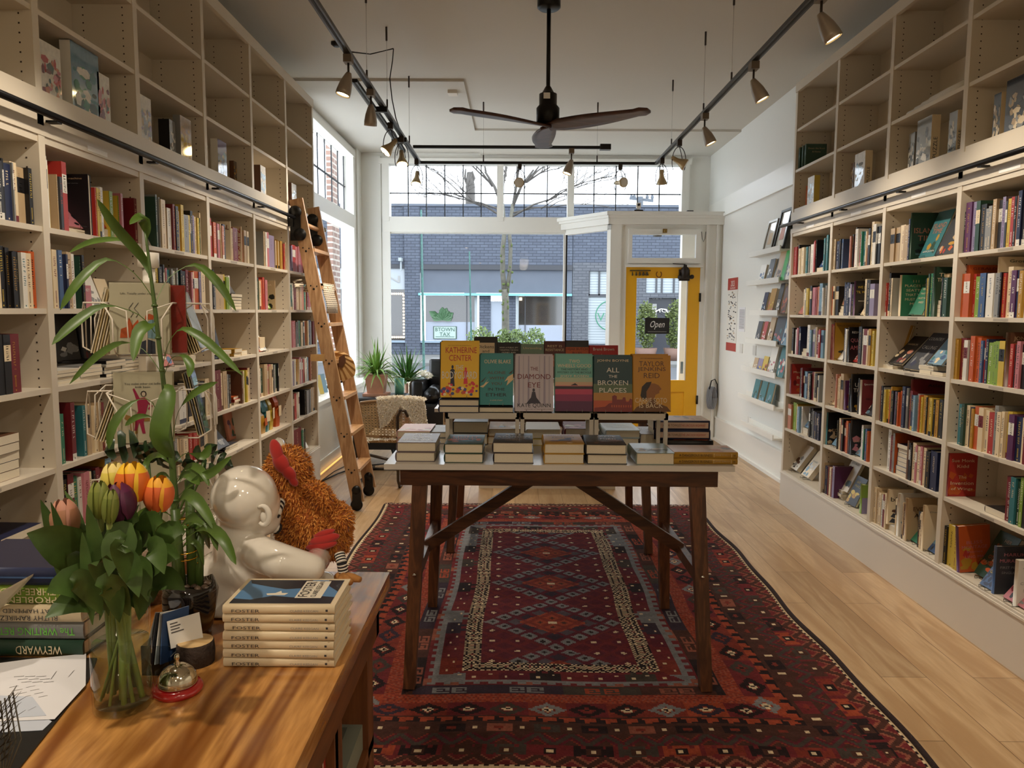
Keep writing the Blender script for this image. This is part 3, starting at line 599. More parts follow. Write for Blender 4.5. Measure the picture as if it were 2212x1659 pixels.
up('R', 1838, 4, .15, .22, .02, 'k', 'black book with a pink disc, fifth shelf of second bay, right wall', [('DAY BREAK', .5, .4, .8, .06, 'C')], 'pk')
fo('R', 1838, 4, .12, .16, .012, 'l', 'grey blue book leaning before the black book with pink disc', .6, cols='wad')
fo('R', 1805, 5, .15, .23, .02, 'w', 'white book with a blue grey tree, leaning on lowest shelf, second bay', .45, [('STORIES', .5, .85, .7, .06, 'd')], 'all', d=.06, dz=.05)
fo('R', 1822, 5, .14, .19, .02, 'k', 'black book with yellow title blocks leaning on lowest shelf, second bay', .4, [('EAT A', .5, .8, .5, .08, 'y'), ('PEACH', .5, .66, .6, .08, 'y')], 'ymy')
stack('R', 1798, 5, 'waw', 'the white grey pile on the lowest shelf, second bay, right wall', t=.02, d=.05)
cover_book('shelved_book', 'lime green and lavender book standing at the near end of lowest shelf, second bay', .14, .18, .03, 'e', (), [([(0, 0), (1, 0), (1, .55), (0, .55)], 2)], (2.13, spineY('R', 1857, .27), .271), (0, 0, 0), extra=[cov('v')], spc='e')
up('R', 1966, 0, .17, .25, .018, 'G', 'dark green book titled Island Time standing on the top shelf', [('ISLAND', .45, .62, .75, .11, 's'), ('TIME', .5, .46, .6, .11, 's'), ('WASHINGTON', .5, .12, .7, .04, 'l')], 'kkt')
fo('R', 1979, 0, .15, .26, .018, 't', 'teal copy of Island Time leaning on a stand, top shelf', .38, [('ISLAND', .5, .68, .8, .10, 's'), ('TIME', .5, .56, .6, .10, 's'), ('SAN JUAN', .5, .12, .7, .05, 'w')], 'GGtm')
fo('R', 2014, 0, .16, .24, .02, 'd', 'dark illustrated book with orange waves leaning at top shelf, third bay', .42, cols='oCrtm')
up('R', 1937, 1, .16, .225, .02, 'g', 'green book titled 111 Places in Seattle, standing', [('111', .5, .85, .2, .06, 'c'), ('PLACES IN', .5, .74, .75, .06, 'c'), ('SEATTLE', .5, .63, .65, .06, 'c'), ('THAT YOU', .5, .52, .7, .06, 'c'), ('MUST NOT', .5, .41, .7, .06, 'c'), ('MISS', .5, .30, .35, .06, 'c')], spc='c')
fo('R', 1958, 1, .135, .225, .02, 'g', 'green copy of 111 Places in Seattle leaning on a stand', .42, [('111', .5, .88, .2, .05, 'c'), ('PLACES IN', .5, .78, .75, .05, 'c'), ('SEATTLE', .5, .67, .65, .05, 'c'), ('THAT YOU', .5, .55, .7, .05, 'c'), ('MUST NOT', .5, .43, .7, .05, 'c'), ('MISS', .5, .32, .35, .05, 'c')])
up('R', 2016, 1, .16, .25, .02, 'G', 'dark green book titled The Library That Made Me', [('THE LIB', .5, .84, .8, .07, 'c'), ('THAT MADE', .5, .74, .9, .07, 'c')], 'GCC')
stack('R', 2004, 1, 'ccCc', 'the cream pile near the dark green books, second shelf, third bay', t=.02)
fo('R', 2012, 1, .10, .13, .01, 'C', 'tan bird guide leaning on the cream pile, second shelf, third bay', .15, cols='mB', dz=.086, st=False)
fo('R', 1903, 2, .19, .25, .012, 'm', 'large yellow brown book with dark grasses leaning far back, third bay', .28, [('Seattle Pride', .45, .75, .6, .06, 'k')], 'rkBkBkB', d=.10, st=False)
stack('R', 1906, 2, 'w', 'under the leaning dark book, third shelf, third bay', t=.02, w=.12)
fo('R', 1914, 2, .15, .21, .015, 'k', 'black book with cream and rust panels leaning on third shelf, third bay', .75, [('HARBOR', .5, .7, .7, .06, 'c')], 'csRC', dz=.02)
fo('R', 1946, 2, .17, .25, .02, 'd', 'dark blue grey book titled Country Calling leaning on a stand', .68, [('COUNTRY', .5, .83, .8, .08, 'w'), ('CALLING', .5, .60, .8, .09, 'w')], 'aadn')
stack('R', 1984, 2, 'aw', 'the white grey pair on the third shelf, third bay', t=.022, w=.13)
fo('R', 1998, 2, .13, .2, .012, 'l', 'pale blue book titled Beachy leaning on a white grey pair', .65, [('BEACHY', .5, .82, .7, .08, 'd')], 'ctb', dz=.046)
stack('R', 2010, 2, 'k', 'at the near end of the third shelf, third bay', t=.02, w=.11)
up('R', 1966, 3, .20, .27, .02, 'R', 'tall dark red book titled Atlas standing behind travel guides', [('Atlas', .6, .88, .4, .06, 'k')], d=.03)
stack('R', 1934, 4, 'nbnbnbn', 'the blue spined pile, fifth shelf, third bay, right wall', t=.024, w=.13)
up('R', 1913, 5, .14, .2, .015, 'c', 'cream book titled black over a dark photograph', [('black', .5, .72, .8, .12, 'k')], 'kddB', dz=.034)
stack('R', 1911, 5, 'w', 'beneath the cream book titled black', t=.032, w=.15, h=.16)
up('R', 1938, 5, .15, .24, .02, 'w', 'white poetry book with a blue curl, lowest shelf, third bay', [('POETRY', .6, .88, .5, .05, 'd')], 'lll')
up('R', 1952, 5, .16, .235, .02, 'C', 'brown grey book with dark capitals, lowest shelf, third bay', [('EVERY', .5, .75, .6, .09, 'B'), ('ARK', .5, .6, .5, .09, 'k')])
fo('R', 1955, 5, .14, .17, .012, 'g', 'bright green book leaning on a wire stand, lowest shelf, third bay', .65, cols='ew')
up('R', 1989, 5, .15, .24, .015, 'c', 'plain cream book with small grey lettering, lowest shelf, third bay', [('Damage', .5, .85, .6, .04, 'a')])
fo('R', 1990, 5, .14, .16, .012, 'b', 'blue book leaning at the near end of the lowest shelf, third bay', .65, cols='ld')
up('R', 2086, 1, .20, .245, .02, 'o', 'large orange red book standing behind the second row, fourth bay', [('GERALDINE', .5, .93, .8, .05, 'R')], d=.04)
up('R', 2152, 1, .17, .265, .015, 'c', 'tall cream book titled Ground, second shelf, fourth bay', [('Ground', .55, .93, .6, .05, 'G')])
up('R', 2175, 2, .15, .235, .03, 'B', 'brown book titled Crossroads with large pale author name', [('JONATHAN', .55, .88, .9, .09, 'C'), ('CROSSROADS', .52, .58, .9, .06, 'C'), ('FRANZEN', .55, .12, .9, .10, 'c')], 'CkCk')
up('R', 2038, 4, .15, .235, .02, 'k', 'dark copy of The Invention of Wings half hidden behind the front copy', (), 'dRB')
up('R', 2045, 4, .14, .215, .025, 'r', 'rust orange copy of The Invention of Wings facing the shop', [('Sue Monk', .5, .83, .8, .07, 'c'), ('Kidd', .5, .70, .4, .07, 'c'), ('The', .5, .45, .28, .07, 'c'), ('Invention', .5, .31, .8, .08, 'c'), ('of Wings', .5, .17, .75, .08, 'c')], 'oo', spc='R')
stack('R', 2127, 4, 'k', 'near the middle of the fifth shelf, fourth bay, right wall', t=.03, w=.15)
up('R', 2072, 5, .15, .225, .022, 'o', 'orange fruit patterned book titled Bliss Montage, tilted', [('BLISS', .5, .64, .5, .07, 'p'), ('MONTAGE', .5, .54, .8, .07, 'p'), ('Stories', .5, .44, .5, .05, 'p'), ('LING MA', .5, .33, .6, .06, 'p')], 'mmrm', spc='P', tilt=-.09)
fo('R', 2098, 5, .15, .235, .025, 'G', 'dark green book titled Her Body and Other Parties leaning on a stand', .5, [('HER', .6, .84, .3, .07, 'C'), ('BODY', .5, .70, .5, .08, 'o'), ('AND', .45, .57, .4, .08, 'o'), ('OTHER', .45, .43, .5, .08, 'o'), ('PARTIES', .4, .30, .6, .08, 'C')], 'wo', d=.06)
fo('R', 2110, 5, .11, .15, .008, 'b', 'small blue book titled Galatea leaning on a wire stand', .6, [('GALATEA', .5, .5, .8, .1, 'y')], 'nn', d=.01)
up('R', 2146, 5, .14, .215, .018, 'd', 'slate grey book titled First Person Singular near the camera', [('HARUKI', .6, .83, .7, .07, 'p'), ('MURAKAMI', .55, .70, .85, .07, 'p'), ('FIRST PERSON', .55, .56, .8, .05, 'a'), ('SINGULAR', .5, .45, .6, .05, 'a')], spc='b', d=-.02 + .03)
fo('R', 2160, 5, .14, .18, .012, 'p', 'pink illustrated book leaning in front on the lowest shelf, fourth bay', .7, cols='dRa', d=.01)
up('R', 2193, 5, .14, .2, .02, 'w', 'white grey book with thin capitals on lowest shelf at frame edge', [('THE UNDER', .5, .8, .7, .08, 'a'), ('COLLECTED', .5, .5, .8, .06, 'a'), ('STORIES', .5, .35, .6, .06, 'a')], d=.0 + .012)

# left wall displays
up('L', 195, 0, .155, .235, .018, 'k', 'black back cover with small print, top shelf, fifth bay, left wall', [('lost in the machine', .45, .93, .8, .03, 'C'), ('poems and other stories', .45, .85, .6, .02, 'a')])
stack('L', 153, 0, 'c', 'under the pink illustrated book, top shelf, fifth bay, left wall', t=.018, d=.03)
fo('L', 153, 0, .15, .2, .01, 'p', 'pink and brown illustrated book leaning on a wire stand, fifth bay', .7, cols='BPkpB', dz=.019)
stack('L', 231, 0, 'wc', 'the pale pair under a leaning red book, top shelf, fifth bay', t=.02)
fo('L', 227, 0, .12, .18, .01, 'r', 'red and cream book titled Not Out leaning over a pale pair', .55, [('OUT', .5, .6, .7, .14, 'c')], dz=.042, st=False)
fo('L', 200, 1, .10, .15, .004, 'w', 'white necklace card leaning in cellophane, second shelf, fifth bay', .35, cols='a', cat='card')
fo('L', 232, 1, .09, .13, .004, 'c', 'cream earring card leaning beside the necklace card, second shelf', .35, cols='CG', cat='card', st=False)
fo('L', 188, 1, .055, .09, .02, 'p', 'small pink card box beside the dark spines, second shelf, fifth bay', .03, [('HEY', .5, .8, .6, .12, 'w')], st=False, cat='box')
stack('L', 126, 2, 'wwkw', 'the near notebook pile, third shelf, fifth bay, left wall', w=.15, t=.013)
stack('L', 178, 2, 'wkwa', 'the middle notebook pile, third shelf, fifth bay, left wall', w=.15, t=.014)
stack('L', 232, 2, 'kwkwk', 'the far notebook pile, third shelf, fifth bay, left wall', w=.15, t=.013)
stack('L', 268, 2, 'kwka', 'the dark pile at the window end of third shelf, fifth bay', w=.14, t=.014)
fo('L', 128, 2, .17, .2, .012, 'k', 'black book with white squares leaning behind the notebooks, third shelf', .12, cols='awa', d=.2, dz=.06, st=False)
fo('L', 188, 2, .17, .2, .012, 'd', 'dark green print with a red dancer leaning behind the notebooks', .12, cols='rGR', d=.2, dz=.06, st=False)
stack('L', -20, 3, 'RknkB', 'the dark pile at the frame edge, fourth shelf, sixth bay', t=.03, w=.16)
stack('L', 8, 4, 'ccCnn', 'the cream and navy pile in the sixth bay, left wall', t=.028, w=.2, h=.2, extraz=.60)
stack('L', 400, 2, 'wcw', 'the white trio on third shelf, fourth bay, left wall', t=.02)
fo('L', 350, 2, .15, .2, .015, 'o', 'orange illustrated book leaning on third shelf, fourth bay, left wall', .4, cols='cbr')
stack('L', 425, 3, 'knw', 'the dark pile behind the card rack, fourth shelf, fourth bay', t=.018)
fo('L', 319, 0, .15, .21, .01, 'w', 'white framed board leaning at the near end of top shelf, fourth bay', .45, cols='', st=False)
up('L', 498.5, 0, .15, .225, .008, 'c', 'cream cover with red letters Unreal, top shelf, third bay, left wall', [('UNREAL', .5, .85, .9, .12, 'R'), ('OK', .4, .6, .35, .14, 'm'), ('THINK', .5, .2, .6, .14, 'G')])
up('L', 521, 0, .13, .215, .008, 'c', 'cream book with crowded red capitals, top shelf, third bay', [('BURN', .5, .88, .9, .13, 'r'), ('LIVE', .6, .62, .7, .16, 'r'), ('YOUR', .5, .38, .9, .15, 'r'), ('BACK', .5, .14, .9, .15, 'r')])
stack('L', 502, 1, 'kkdkk', 'the black pile at second shelf, third bay, left wall', t=.018, w=.16)
fo('L', 500, 1, .09, .12, .005, 'k', 'small black card leaning on the black pile, second shelf', .6, cols='d', dz=.094, st=False, cat='card')
fo('L', 462, 2, .15, .235, .012, 'k', 'black backed book leaning at the near end, third shelf, third bay', .22, cols='c')
fo('L', 472, 2, .14, .19, .01, 'd', 'grey book with a pale band leaning on third shelf, third bay', .5, [('THE HOUSE', .5, .7, .8, .07, 'k')], 'cay')
stack('L', 478, 2, 'ww', 'the white pair under the grey leaning book, third shelf', t=.022)
stack('L', 508, 2, 'mm', 'the mustard pair at the middle of third shelf, third bay', t=.022, w=.11)
stack('L', 526, 2, 'm', 'at the window end of third shelf, third bay, left wall', t=.028, w=.09, h=.12)
fo('L', 492, 3, .08, .16, .008, 'o', 'orange book leaning against dark books, fourth shelf, third bay', .55, cols='m', dz=.04, st=False)
stack('L', 508, 3, 'cro', 'the red and orange trio on fourth shelf, third bay', t=.016, w=.12)
fo('L', 468, 4, .22, .25, .02, 'd', 'large grey gridded book leaning on a clear stand, fifth shelf, third bay', .7, [('MATRIX', .5, .75, .6, .05, 'a'), ('II', .65, .2, .12, .05, 'w')], 'a', d=.03, dz=.02)
stack('L', 490, 4, 'kd', 'the dark pair under the large grey book, fifth shelf', t=.014, w=.2)
fo('L', 500, 4, .13, .24, .02, 's', 'salmon and green tarot box with a winged figure, fifth shelf', .15, cols='GPvGG', d=.14, st=False, cat='box')
up('L', 600, 0, .14, .2, .012, 'm', 'mustard cover at the window end of top shelf, second bay', (), 'C')
up('L', 595, 1, .15, .2, .01, 'C', 'tan cover with a leaping horse, second shelf, second bay, left wall', [('URBANA', .5, .85, .7, .06, 'c')], 'k')
fo('L', 577, 1, .14, .19, .012, 'e', 'yellow green book leaning on a clear stand, second shelf, second bay', .6, cols='ylwG')
fo('L', 561, 2, .12, .17, .01, 'o', 'orange book leaning behind a white one, third shelf, second bay', .5, cols='B')
fo('L', 566, 2, .13, .22, .012, 'w', 'white book with blue picture leaning on third shelf, second bay', .5, cols='bal')
fo('L', 563, 5, .15, .21, .015, 'k', 'black book leaning on the lowest shelf, second bay, left wall', .6, cols='wd')
fo('L', 657, 5, .16, .19, .02, 'w', 'white cookbook with red picture leaning at the window end, lowest shelf', .45, [('GATHER', .5, .3, .7, .07, 'k')], 'rRr')
# coffee bags
for i, (px, c, w, h, yaw) in enumerate(((564, 'm', .12, .17, .1), (571, 't', .1, .24, -.1), (582, 'y', .1, .25, .15), (597, 'o', .09, .25, 0))):
    z = .668; y = spineY('L', px, z, .05); n = ['mustard', 'teal foil', 'yellow', 'orange brown'][i]
    t = thing('coffee_bag', (FACE['L'] - .09, y + w / 2, z), '%s coffee bag standing on the fifth shelf of the second bay' % n, 'bag', rot=(0, 0, HP + yaw)); b = MB()
    vs = []; P_ = [(0, 1, .035), (.3, 1.0, .04), (.7, .95, .03), (.9, .93, .008), (1, .95, .003)]
    for zz, ww, dd in P_: vs += [(-w / 2 * ww, -dd, zz * h), (0, -dd * 1.3, zz * h), (w / 2 * ww, -dd, zz * h), (w / 2 * ww, dd, zz * h), (0, dd * 1.3, zz * h), (-w / 2 * ww, dd, zz * h)]
    fs = [(i_ * 6 + k, i_ * 6 + (k + 1) % 6, (i_ + 1) * 6 + (k + 1) % 6, (i_ + 1) * 6 + k) for i_ in range(4) for k in range(6)] + [(0, 5, 4, 3, 2, 1), tuple(range(24, 30))]
    b.add(vs, fs, 0, False).build('pouch', M('bag_foil_' + c, PAL[c], .3, .2), t, local=True)
    MB().box(-w * .3, w * .3, -.056, -.054, h * .3, h * .6).build('bag_label', cov('c' if i else 'o'), t, local=True)
# succulent on the third shelf
t = thing('potted_grass', (-1.76, 5.02, 1.218), 'spiky dark green grass in a square cream pot, third shelf, second bay', 'plant')
MB().box(-1.81, -1.71, 4.97, 5.07, 1.219, 1.315).build('pot', cov('c'), t); MB().poly([(-1.79, 1.24), (-1.76, 1.3), (-1.73, 1.24), (-1.76, 1.26)], T=Matrix.Translation((0, 4.9685, 0))).build('flower_print', cov('r'), t)
b = MB(); rr = random.Random(3)
for k in range(60):
    a = rr.uniform(0, 2 * PI); l = rr.uniform(.05, .11); s = rr.uniform(.1, .7); p = Vector((-1.76, 5.02, 1.31)); b.leaf([p, p + Vector((math.cos(a) * l * s * .5, math.sin(a) * l * s * .5, l * .7)), p + Vector((math.cos(a) * l * s, math.sin(a) * l * s, l))], [.002, .002, .0003])
b.build('grass_blades', M('dark_grass', (40, 58, 34), .6), t)
# puzzle boxes and frames on the upper cases
def pbox(side, px, z, wy, h, dx, cf, cs, what, d=.03, lines=(), cols='', sl=(), name='puzzle_box', gloss=True, cat='puzzle box'):
    y = spineY(side, px, z, d); X = FACE[side] + SGN[side] * d; rz = HP if side == 'L' else -HP
    t = thing(name, (X, y, z + .001), what, cat, rot=(0, 0, rz)); rr = random.Random(int(px * 7))
    mf = M('box_gloss_' + CN[cf], PAL[cf], .12 if gloss else .4, coat=1 if gloss else 0, var=.35, scale=45)
    b = MB().box(0, wy, 0, dx * .9, 0, h); mats = [mf, M('box_side_' + CN[cs], PAL[cs], .4)] + [M('box_gloss_' + CN[c], PAL[c], .06, coat=1) for c in cols]
    k = len(b.f) - 6
    for i in (4, 5): b.m[k + i] = 1
    if cols:
        art, _ = blotch(cols, int(px * 7), 26)
        for j, (pts, m) in enumerate(art): b.add([(x * wy, -.0006 - .00001 * j, zz * h) for x, zz in pts], [tuple(range(len(pts)))], m)
    b.build('box', mats, t, local=True)
    if lines or sl:
        l = MB()
        for tx, cx, cz, ww, hh in lines: l.text(tx, cx * wy, cz * h, ww * wy, hh * h, T=Matrix.Translation((0, -.0012, 0)))
        # lettering up the near end
        xe = wy + .0008 if side == 'R' else -.0008
        TT = Matrix(((0, 0, 0, xe), (0, 0, -1 if side == 'R' else 1, dx * .45), (1, 0, 0, 0), (0, 0, 0, 1)))
        for tx, cx, ww, hh in sl: l.text(tx, cx * h, 0, ww * h, hh * dx, T=TT)
        l.build('box_lettering', cov('d'), t, local=True)
pbox('L', 91, 2.256, .12, .19, .02, 'w', 'c', 'framed rose print leaning left of the green botanical box, upper case', cols='srRpG', gloss=False, name='framed_print', cat='picture frame')
pbox('L', 158, 2.256, .19, .25, .045, 'l', 'w', 'pale green botanical puzzle box, fifth upper case, left wall', cols='gwGt')
pbox('L', 214, 2.256, .09, .19, .02, 'w', 'c', 'framed rose print right of the green botanical box, upper case', cols='srRpG', gloss=False, name='framed_print', cat='picture frame')
pbox('L', 306, 2.256, .10, .2, .02, 'w', 'c', 'tall grey lavender framed print, near end of fourth upper case', cols='avam', gloss=False, name='framed_print', cat='picture frame')
pbox('L', 368, 2.256, .065, .17, .06, 'a', 'k', 'black box with coloured square windows, fourth upper case, left wall', cols='wa', d=.05)
pbox('L', 392, 2.256, .125, .21, .04, 'C', 'a', 'glossy golden puzzle box reflecting lamps, fourth upper case', cols='mym')
pbox('L', 472, 2.256, .13, .20, .045, 'v', 'w', 'lavender bird puzzle box with a cream label, third upper case', cols='alc', lines=[('BIRDS', .5, .5, .5, .08)])
pbox('L', 506, 2.256, .05, .15, .03, 'B', 'B', 'dark brown patterned box beside the lavender bird box', cols='mk', d=.08)
pbox('L', 564, 2.256, .10, .19, .05, 'w', 'B', 'glossy white puzzle box mirroring the window, second upper case', cols='l')
pbox('L', 631, 2.256, .12, .19, .05, 'w', 'B', 'glossy white puzzle box above the ladder top, upper case nearest window', cols='l')
pbox('R', 1743, 2.28, .12, .2, .045, 'w', 'y', 'glossy white puzzle box with photo strip end, upper case nearest window, right wall', cols='la')
pbox('R', 1739, 2.28, .03, .16, .04, 'o', 'o', 'slim orange patterned box left of the glossy white box', d=.06)
pbox('R', 1844, 2.28, .14, .21, .05, 'w', 'c', 'glossy white puzzle box with Puzzle on its end, second upper case', cols='la', sl=[('PUZZLE', .3, .45, .35)])
pbox('R', 1836, 2.28, .04, .18, .03, 'B', 'B', 'brown patterned box far side of the second upper case, right wall', cols='C', d=.06)
pbox('R', 1977, 2.28, .14, .235, .05, 'a', 'c', 'grey landscape puzzle box lettered Puzzle, third upper case, right wall', cols='wad', sl=[('PUZZLE', .3, .45, .4)])
pbox('R', 1960, 2.28, .06, .2, .03, 'a', 'a', 'dim grey landscape box behind the Puzzle box, third upper case', cols='dw', d=.06)
pbox('R', 2046, 2.28, .07, .2, .03, 'a', 'c', 'grey and cream puzzle box at near end of third upper case', cols='wd', sl=[('PUZZLE', .3, .45, .4)])
pbox('R', 2142, 2.28, .05, .2, .03, 'd', 'c', 'small dark forest box with white walker, fourth upper case', cols='Ccd', d=.05)
pbox('R', 2168, 2.28, .16, .225, .04, 'd', 'c', 'large dark forest puzzle box with white walker, fourth upper case', cols='cCda')
for i, (px, w) in enumerate(((1727, .03), (1734, .03), (1740, .03))):
    up('R', px, 0, .15, .16, w, 'G', 'small dark green book, %s from the window, standing in the upper right case' % ORD[i], [('Down the Road', .5, .8, .8, .07, 'C'), ('& Home', .5, .65, .4, .07, 'C')], dz=2.57 - 1.785)
fo('R', 1738, 0, .14, .11, .008, 'w', 'white card lying before the small dark green books, upper right case', 1.2, dz=2.57 - 1.785, st=False, cat='card')
t = thing('folded_banner', (2.18, 3.95, 2.573), 'folded pale pink fabric lying in the third upper case, right wall', 'banner')
b = MB()
for k in range(4): b.tube([(2.13 + .01 * k, 3.66 + .02 * k, 2.582 + .012 * k), (2.14 + .008 * k, 3.9, 2.586 + .012 * k), (2.13 + .012 * k, 4.2 - .05 * k, 2.584 + .012 * k)], .014, 8, flat=.5)
b.build('folded_cloth', cov('w'), t)
# ------------------------------------------------------------------ the two trestle tables
walnut = wood('dark_walnut', (68, 38, 20), (112, 68, 38), 'Z', 3, .4)
walnut_x = wood('dark_walnut_rail', (54, 28, 15), (90, 52, 28), 'X', 3, .4)
def table(y0, y1, x0, x1, label, zt=.9):
    cx = (x0 + x1) / 2; cy = (y0 + y1) / 2; t = thing('trestle_table', (cx, cy, 0), label, 'table')
    MB().box(x0, x1, y0, y1, zt - .022, zt).build('tabletop', M('white_laminate_top', (214, 208, 200), .22), t)
    a0, a1 = x0 + .06, x1 - .06; b = MB()
    for y in (y0 + .04, y1 - .04): b.box(a0, a1, y - .02, y + .02, zt - .088, zt - .022)
    for x in (a0 + .02, a1 - .02): b.box(x - .02, x + .02, y0 + .06, y1 - .06, zt - .088, zt - .022)
    b.build('apron', walnut_x, t)
    for sx in (-1, 1):
        xt = (a0 + .075) if sx < 0 else (a1 - .075); xb = xt - sx * -.0 + sx * .035
        for yy, yb in ((y0 + .05, y0 - .045), (y1 - .05, y1 - .0)):
            MB().bar((xt, yy, zt - .088), (xb, yb, .009), .058, .046, up=(0, 1, 0), w2=.046, d2=.046).build('leg', walnut, t)
        zs = .44; k = (zt - .088 - zs) / (zt - .088); xm = xt + (xb - xt) * k; ya = y0 + .05 - .095 * k; yb = y1 - .05 + .05 * k
        s = MB().bar((xm - sx * .0, ya, zs), (xm, yb, zs + .0), .028, .05, up=(0, 0, 1)); s.build('stretcher', walnut, t)
        MB().bar((xm, cy - .02, zs + .01), (cx + sx * .02, cy - .02, zt - .09), .05, .028, up=(0, 1, 0)).build('diagonal_brace', walnut_x, t)
        MB().lathe([(0, 0), (.007, .002), (.007, .004), (0, .005)], (0, 0, 0), 10, T=Matrix.Translation((xm + sx * .0, ya - .026, zs + .02)) @ Matrix.Rotation(HP, 4, 'X')).build('bolt', steel, t)
    return t
table(2.875, 3.66, -.515, .86, 'white topped dark wooden trestle table in front, on the red rug')
table(4.55, 5.30, -.50, .93, 'second white topped trestle table, behind the first on the rug')
def riser(x0, x1, y0, y1, z0, z1, label):
    t = thing('display_riser', ((x0 + x1) / 2, (y0 + y1) / 2, z0), label, 'riser', 'small white display risers'); wm = M('riser_white_metal', (206, 198, 184), .4)
    MB().box(x0 + .012, x1 - .012, y0 + .012, y1 - .012, z1 - .014, z1 - .002).build('riser_shelf', M('riser_mesh_top', (92, 88, 84), .5, .3), t)
    MB().box(x0, x1, y0, y0 + .012, z1 - .026, z1).box(x0, x1, y1 - .012, y1, z1 - .026, z1).box(x0, x0 + .012, y0, y1, z1 - .018, z1).box(x1 - .012, x1, y0, y1, z1 - .018, z1).build('rim', wm, t)
    for x in (x0 + .001, x1 - .017):
        for y in (y0, y1 - .014): MB().box(x, x + .016, y, y + .014, z0, z1 - .018).build('leg', wm, t)
RT = 1.072
for i, (a, b_, w) in enumerate(((962, 1122, 'left'), (1124, 1282, 'middle'), (1284, 1443, 'right'))):
    xa, xb = at(a, 905, 'Y', 3.12).x, at(b_, 905, 'Y', 3.12).x
    riser(xa, xb, 3.115, 3.29, .9, RT, 'small white %s display riser on the front table' % w)
    riser(xa + .01, xb + .01, 4.72, 4.90, .9, RT, 'small white %s display riser on the rear table' % w)
def flat(px, py, n, w, h, t, c, what, lines=(), z=.9, cols='', rz=0, spine=(), spc=None, spineface=False, yfix=None):
    """pile lying flat, cover up; px,py = near left foot of the pile"""
    p = at(px, py, 'Z', z)
    if yfix is not None: p.y = yfix
    art, ex = blotch(cols, int(px), 8) if cols else (None, None); rr = random.Random(int(px))
    for i in range(n):
        top = i == n - 1; j = rr.uniform(-.006, .006) if i else 0
        pos = '' if n == 1 else ('top of the pair' if n == 2 else 'top of its pile') if top else ('lower of the pair' if n == 2 else 'lowest of its pile' if i == 0 else 'middle of its pile')
        zz = z + t * (i + 1) + .0006 * (i + 1)
        if spineface: loc = (p.x + h + j, p.y, zz); loc = (p.x + j, p.y, zz); rot = (-HP, 0, HP); loc = (p.x + h + j, p.y, zz)
        else: loc = (p.x + .006 + j, p.y + j, zz); rot = (-HP, 0, rz + j * 4)
        cover_book('hardcover_book', (what + (', ' + pos if pos else '')), w, h, t, c, lines if top else (), art if top else None, loc, rot, spine=spine, spc=spc, extra=ex)
flat(852, 997, 2, .155, .225, .038, M('mauve_brown_jacket', (112, 98, 100), .4), 'mauve book with white lettering at the left table end', [('FIRES', .55, .82, .5, .12, 'w'), ('&', .5, .66, .08, .08, 'w'), ('DANI', .55, .48, .45, .13, 'w'), ('SHAPIRO', .5, .26, .8, .15, 'w')])
flat(957, 1000, 2, .152, .225, .038, 'G', 'dark green and orange book titled Light Pirate', [('THE', .5, .86, .15, .06, 'o'), ('LIGHT', .5, .68, .7, .16, 'o'), ('PIRATE', .5, .45, .8, .16, 'o')], cols='oBot')
flat(1063, 1001, 2, .158, .225, .042, M('plum_black_jacket', (44, 34, 42), .4), 'plum black book with silver name Atkinson', [('KATE', .5, .78, .4, .13, 'w'), ('ATKINSON', .5, .56, .85, .13, 'w'), ('SHRINES OF', .5, .36, .6, .07, 'C'), ('GAIETY', .5, .22, .4, .07, 'C')])
flat(1172, 1002, 2, .158, .225, .04, 'm', 'golden cream book with a dark boat picture', [('MAD HONEY', .45, .82, .7, .12, 'R'), ('JODI', .5, .6, .6, .12, 'B')], cols='cCkB')
flat(1265, 1003, 2, .158, .225, .04, 'k', 'black book with silver lettering on the table front', [('JAMIE', .6, .78, .5, .14, 'w'), ('FORD', .62, .55, .4, .14, 'w'), ('THE MANY DAUGHTERS', .58, .34, .6, .06, 'C'), ('OF AFONG MOY', .6, .22, .4, .06, 'C')], cols='dB')
flat(1371, 1004, 1, .15, .22, .047, M('misty_green_jacket', (128, 142, 132), .3), 'single thick misty green book on the table front', [('A HISTORY', .45, .4, .8, .05, 'w')], cols='awG')
flat(1455, 1003, 2, .16, .252, .024, M('faded_rose_jacket', (196, 160, 132), .35), 'mustard spined book A Dangerous Business at the right table corner', [('DANGEROUS', .5, .4, .8, .1, 'C')], spc='m', spineface=True, cols='asC',
     spine=[('A DANGEROUS BUSINESS', .34, 0, .52, .42, 'k'), ('|', .625, 0, .005, .6, 'c'), ('JANE SMILEY', .76, 0, .24, .3, 'C'), ('|', .9, 0, .005, .6, 'c'), ('AK', .945, 0, .04, .3, 'k')])
# rear row of the front table
flat(868, 946, 2, .15, .22, .03, M('pale_pink_jacket', (224, 176, 168), .4), 'pale pink book behind the mauve pair', cols='pw', yfix=3.31)
flat(925, 950, 2, .12, .21, .026, 'a', 'grey book lettered Green, beside the pale pink pair', [('GREEN', .6, .7, .5, .1, 'w')], yfix=3.33)
flat(982, 948, 2, .155, .23, .052, 'k', 'thick black book under the left riser', yfix=3.31)
flat(1053, 950, 2, .155, .225, .034, M('ochre_jacket', (170, 128, 70), .4), 'ochre book with a pale oval under the left riser', cols='wwl', yfix=3.33)
flat(1133, 950, 1, .155, .225, .03, 'y', 'yellow book under the middle riser, bottom of its pile', yfix=3.30)
flat(1134, 950, 1, .155, .225, .04, 'w', 'white topped thick book resting on a yellow book, middle riser', z=.932, yfix=3.31)
flat(1215, 952, 2, .15, .225, .036, 'R', 'dark red book with pale streaks under the middle riser', cols='wp', yfix=3.33)
flat(1298, 955, 2, .155, .225, .034, M('ice_blue_jacket', (190, 206, 212), .35), 'ice blue book with white lettering under the right riser', [('THE HERO', .5, .7, .8, .14, 'w'), ('OF THIS BOOK', .5, .4, .8, .14, 'w')], yfix=3.31)
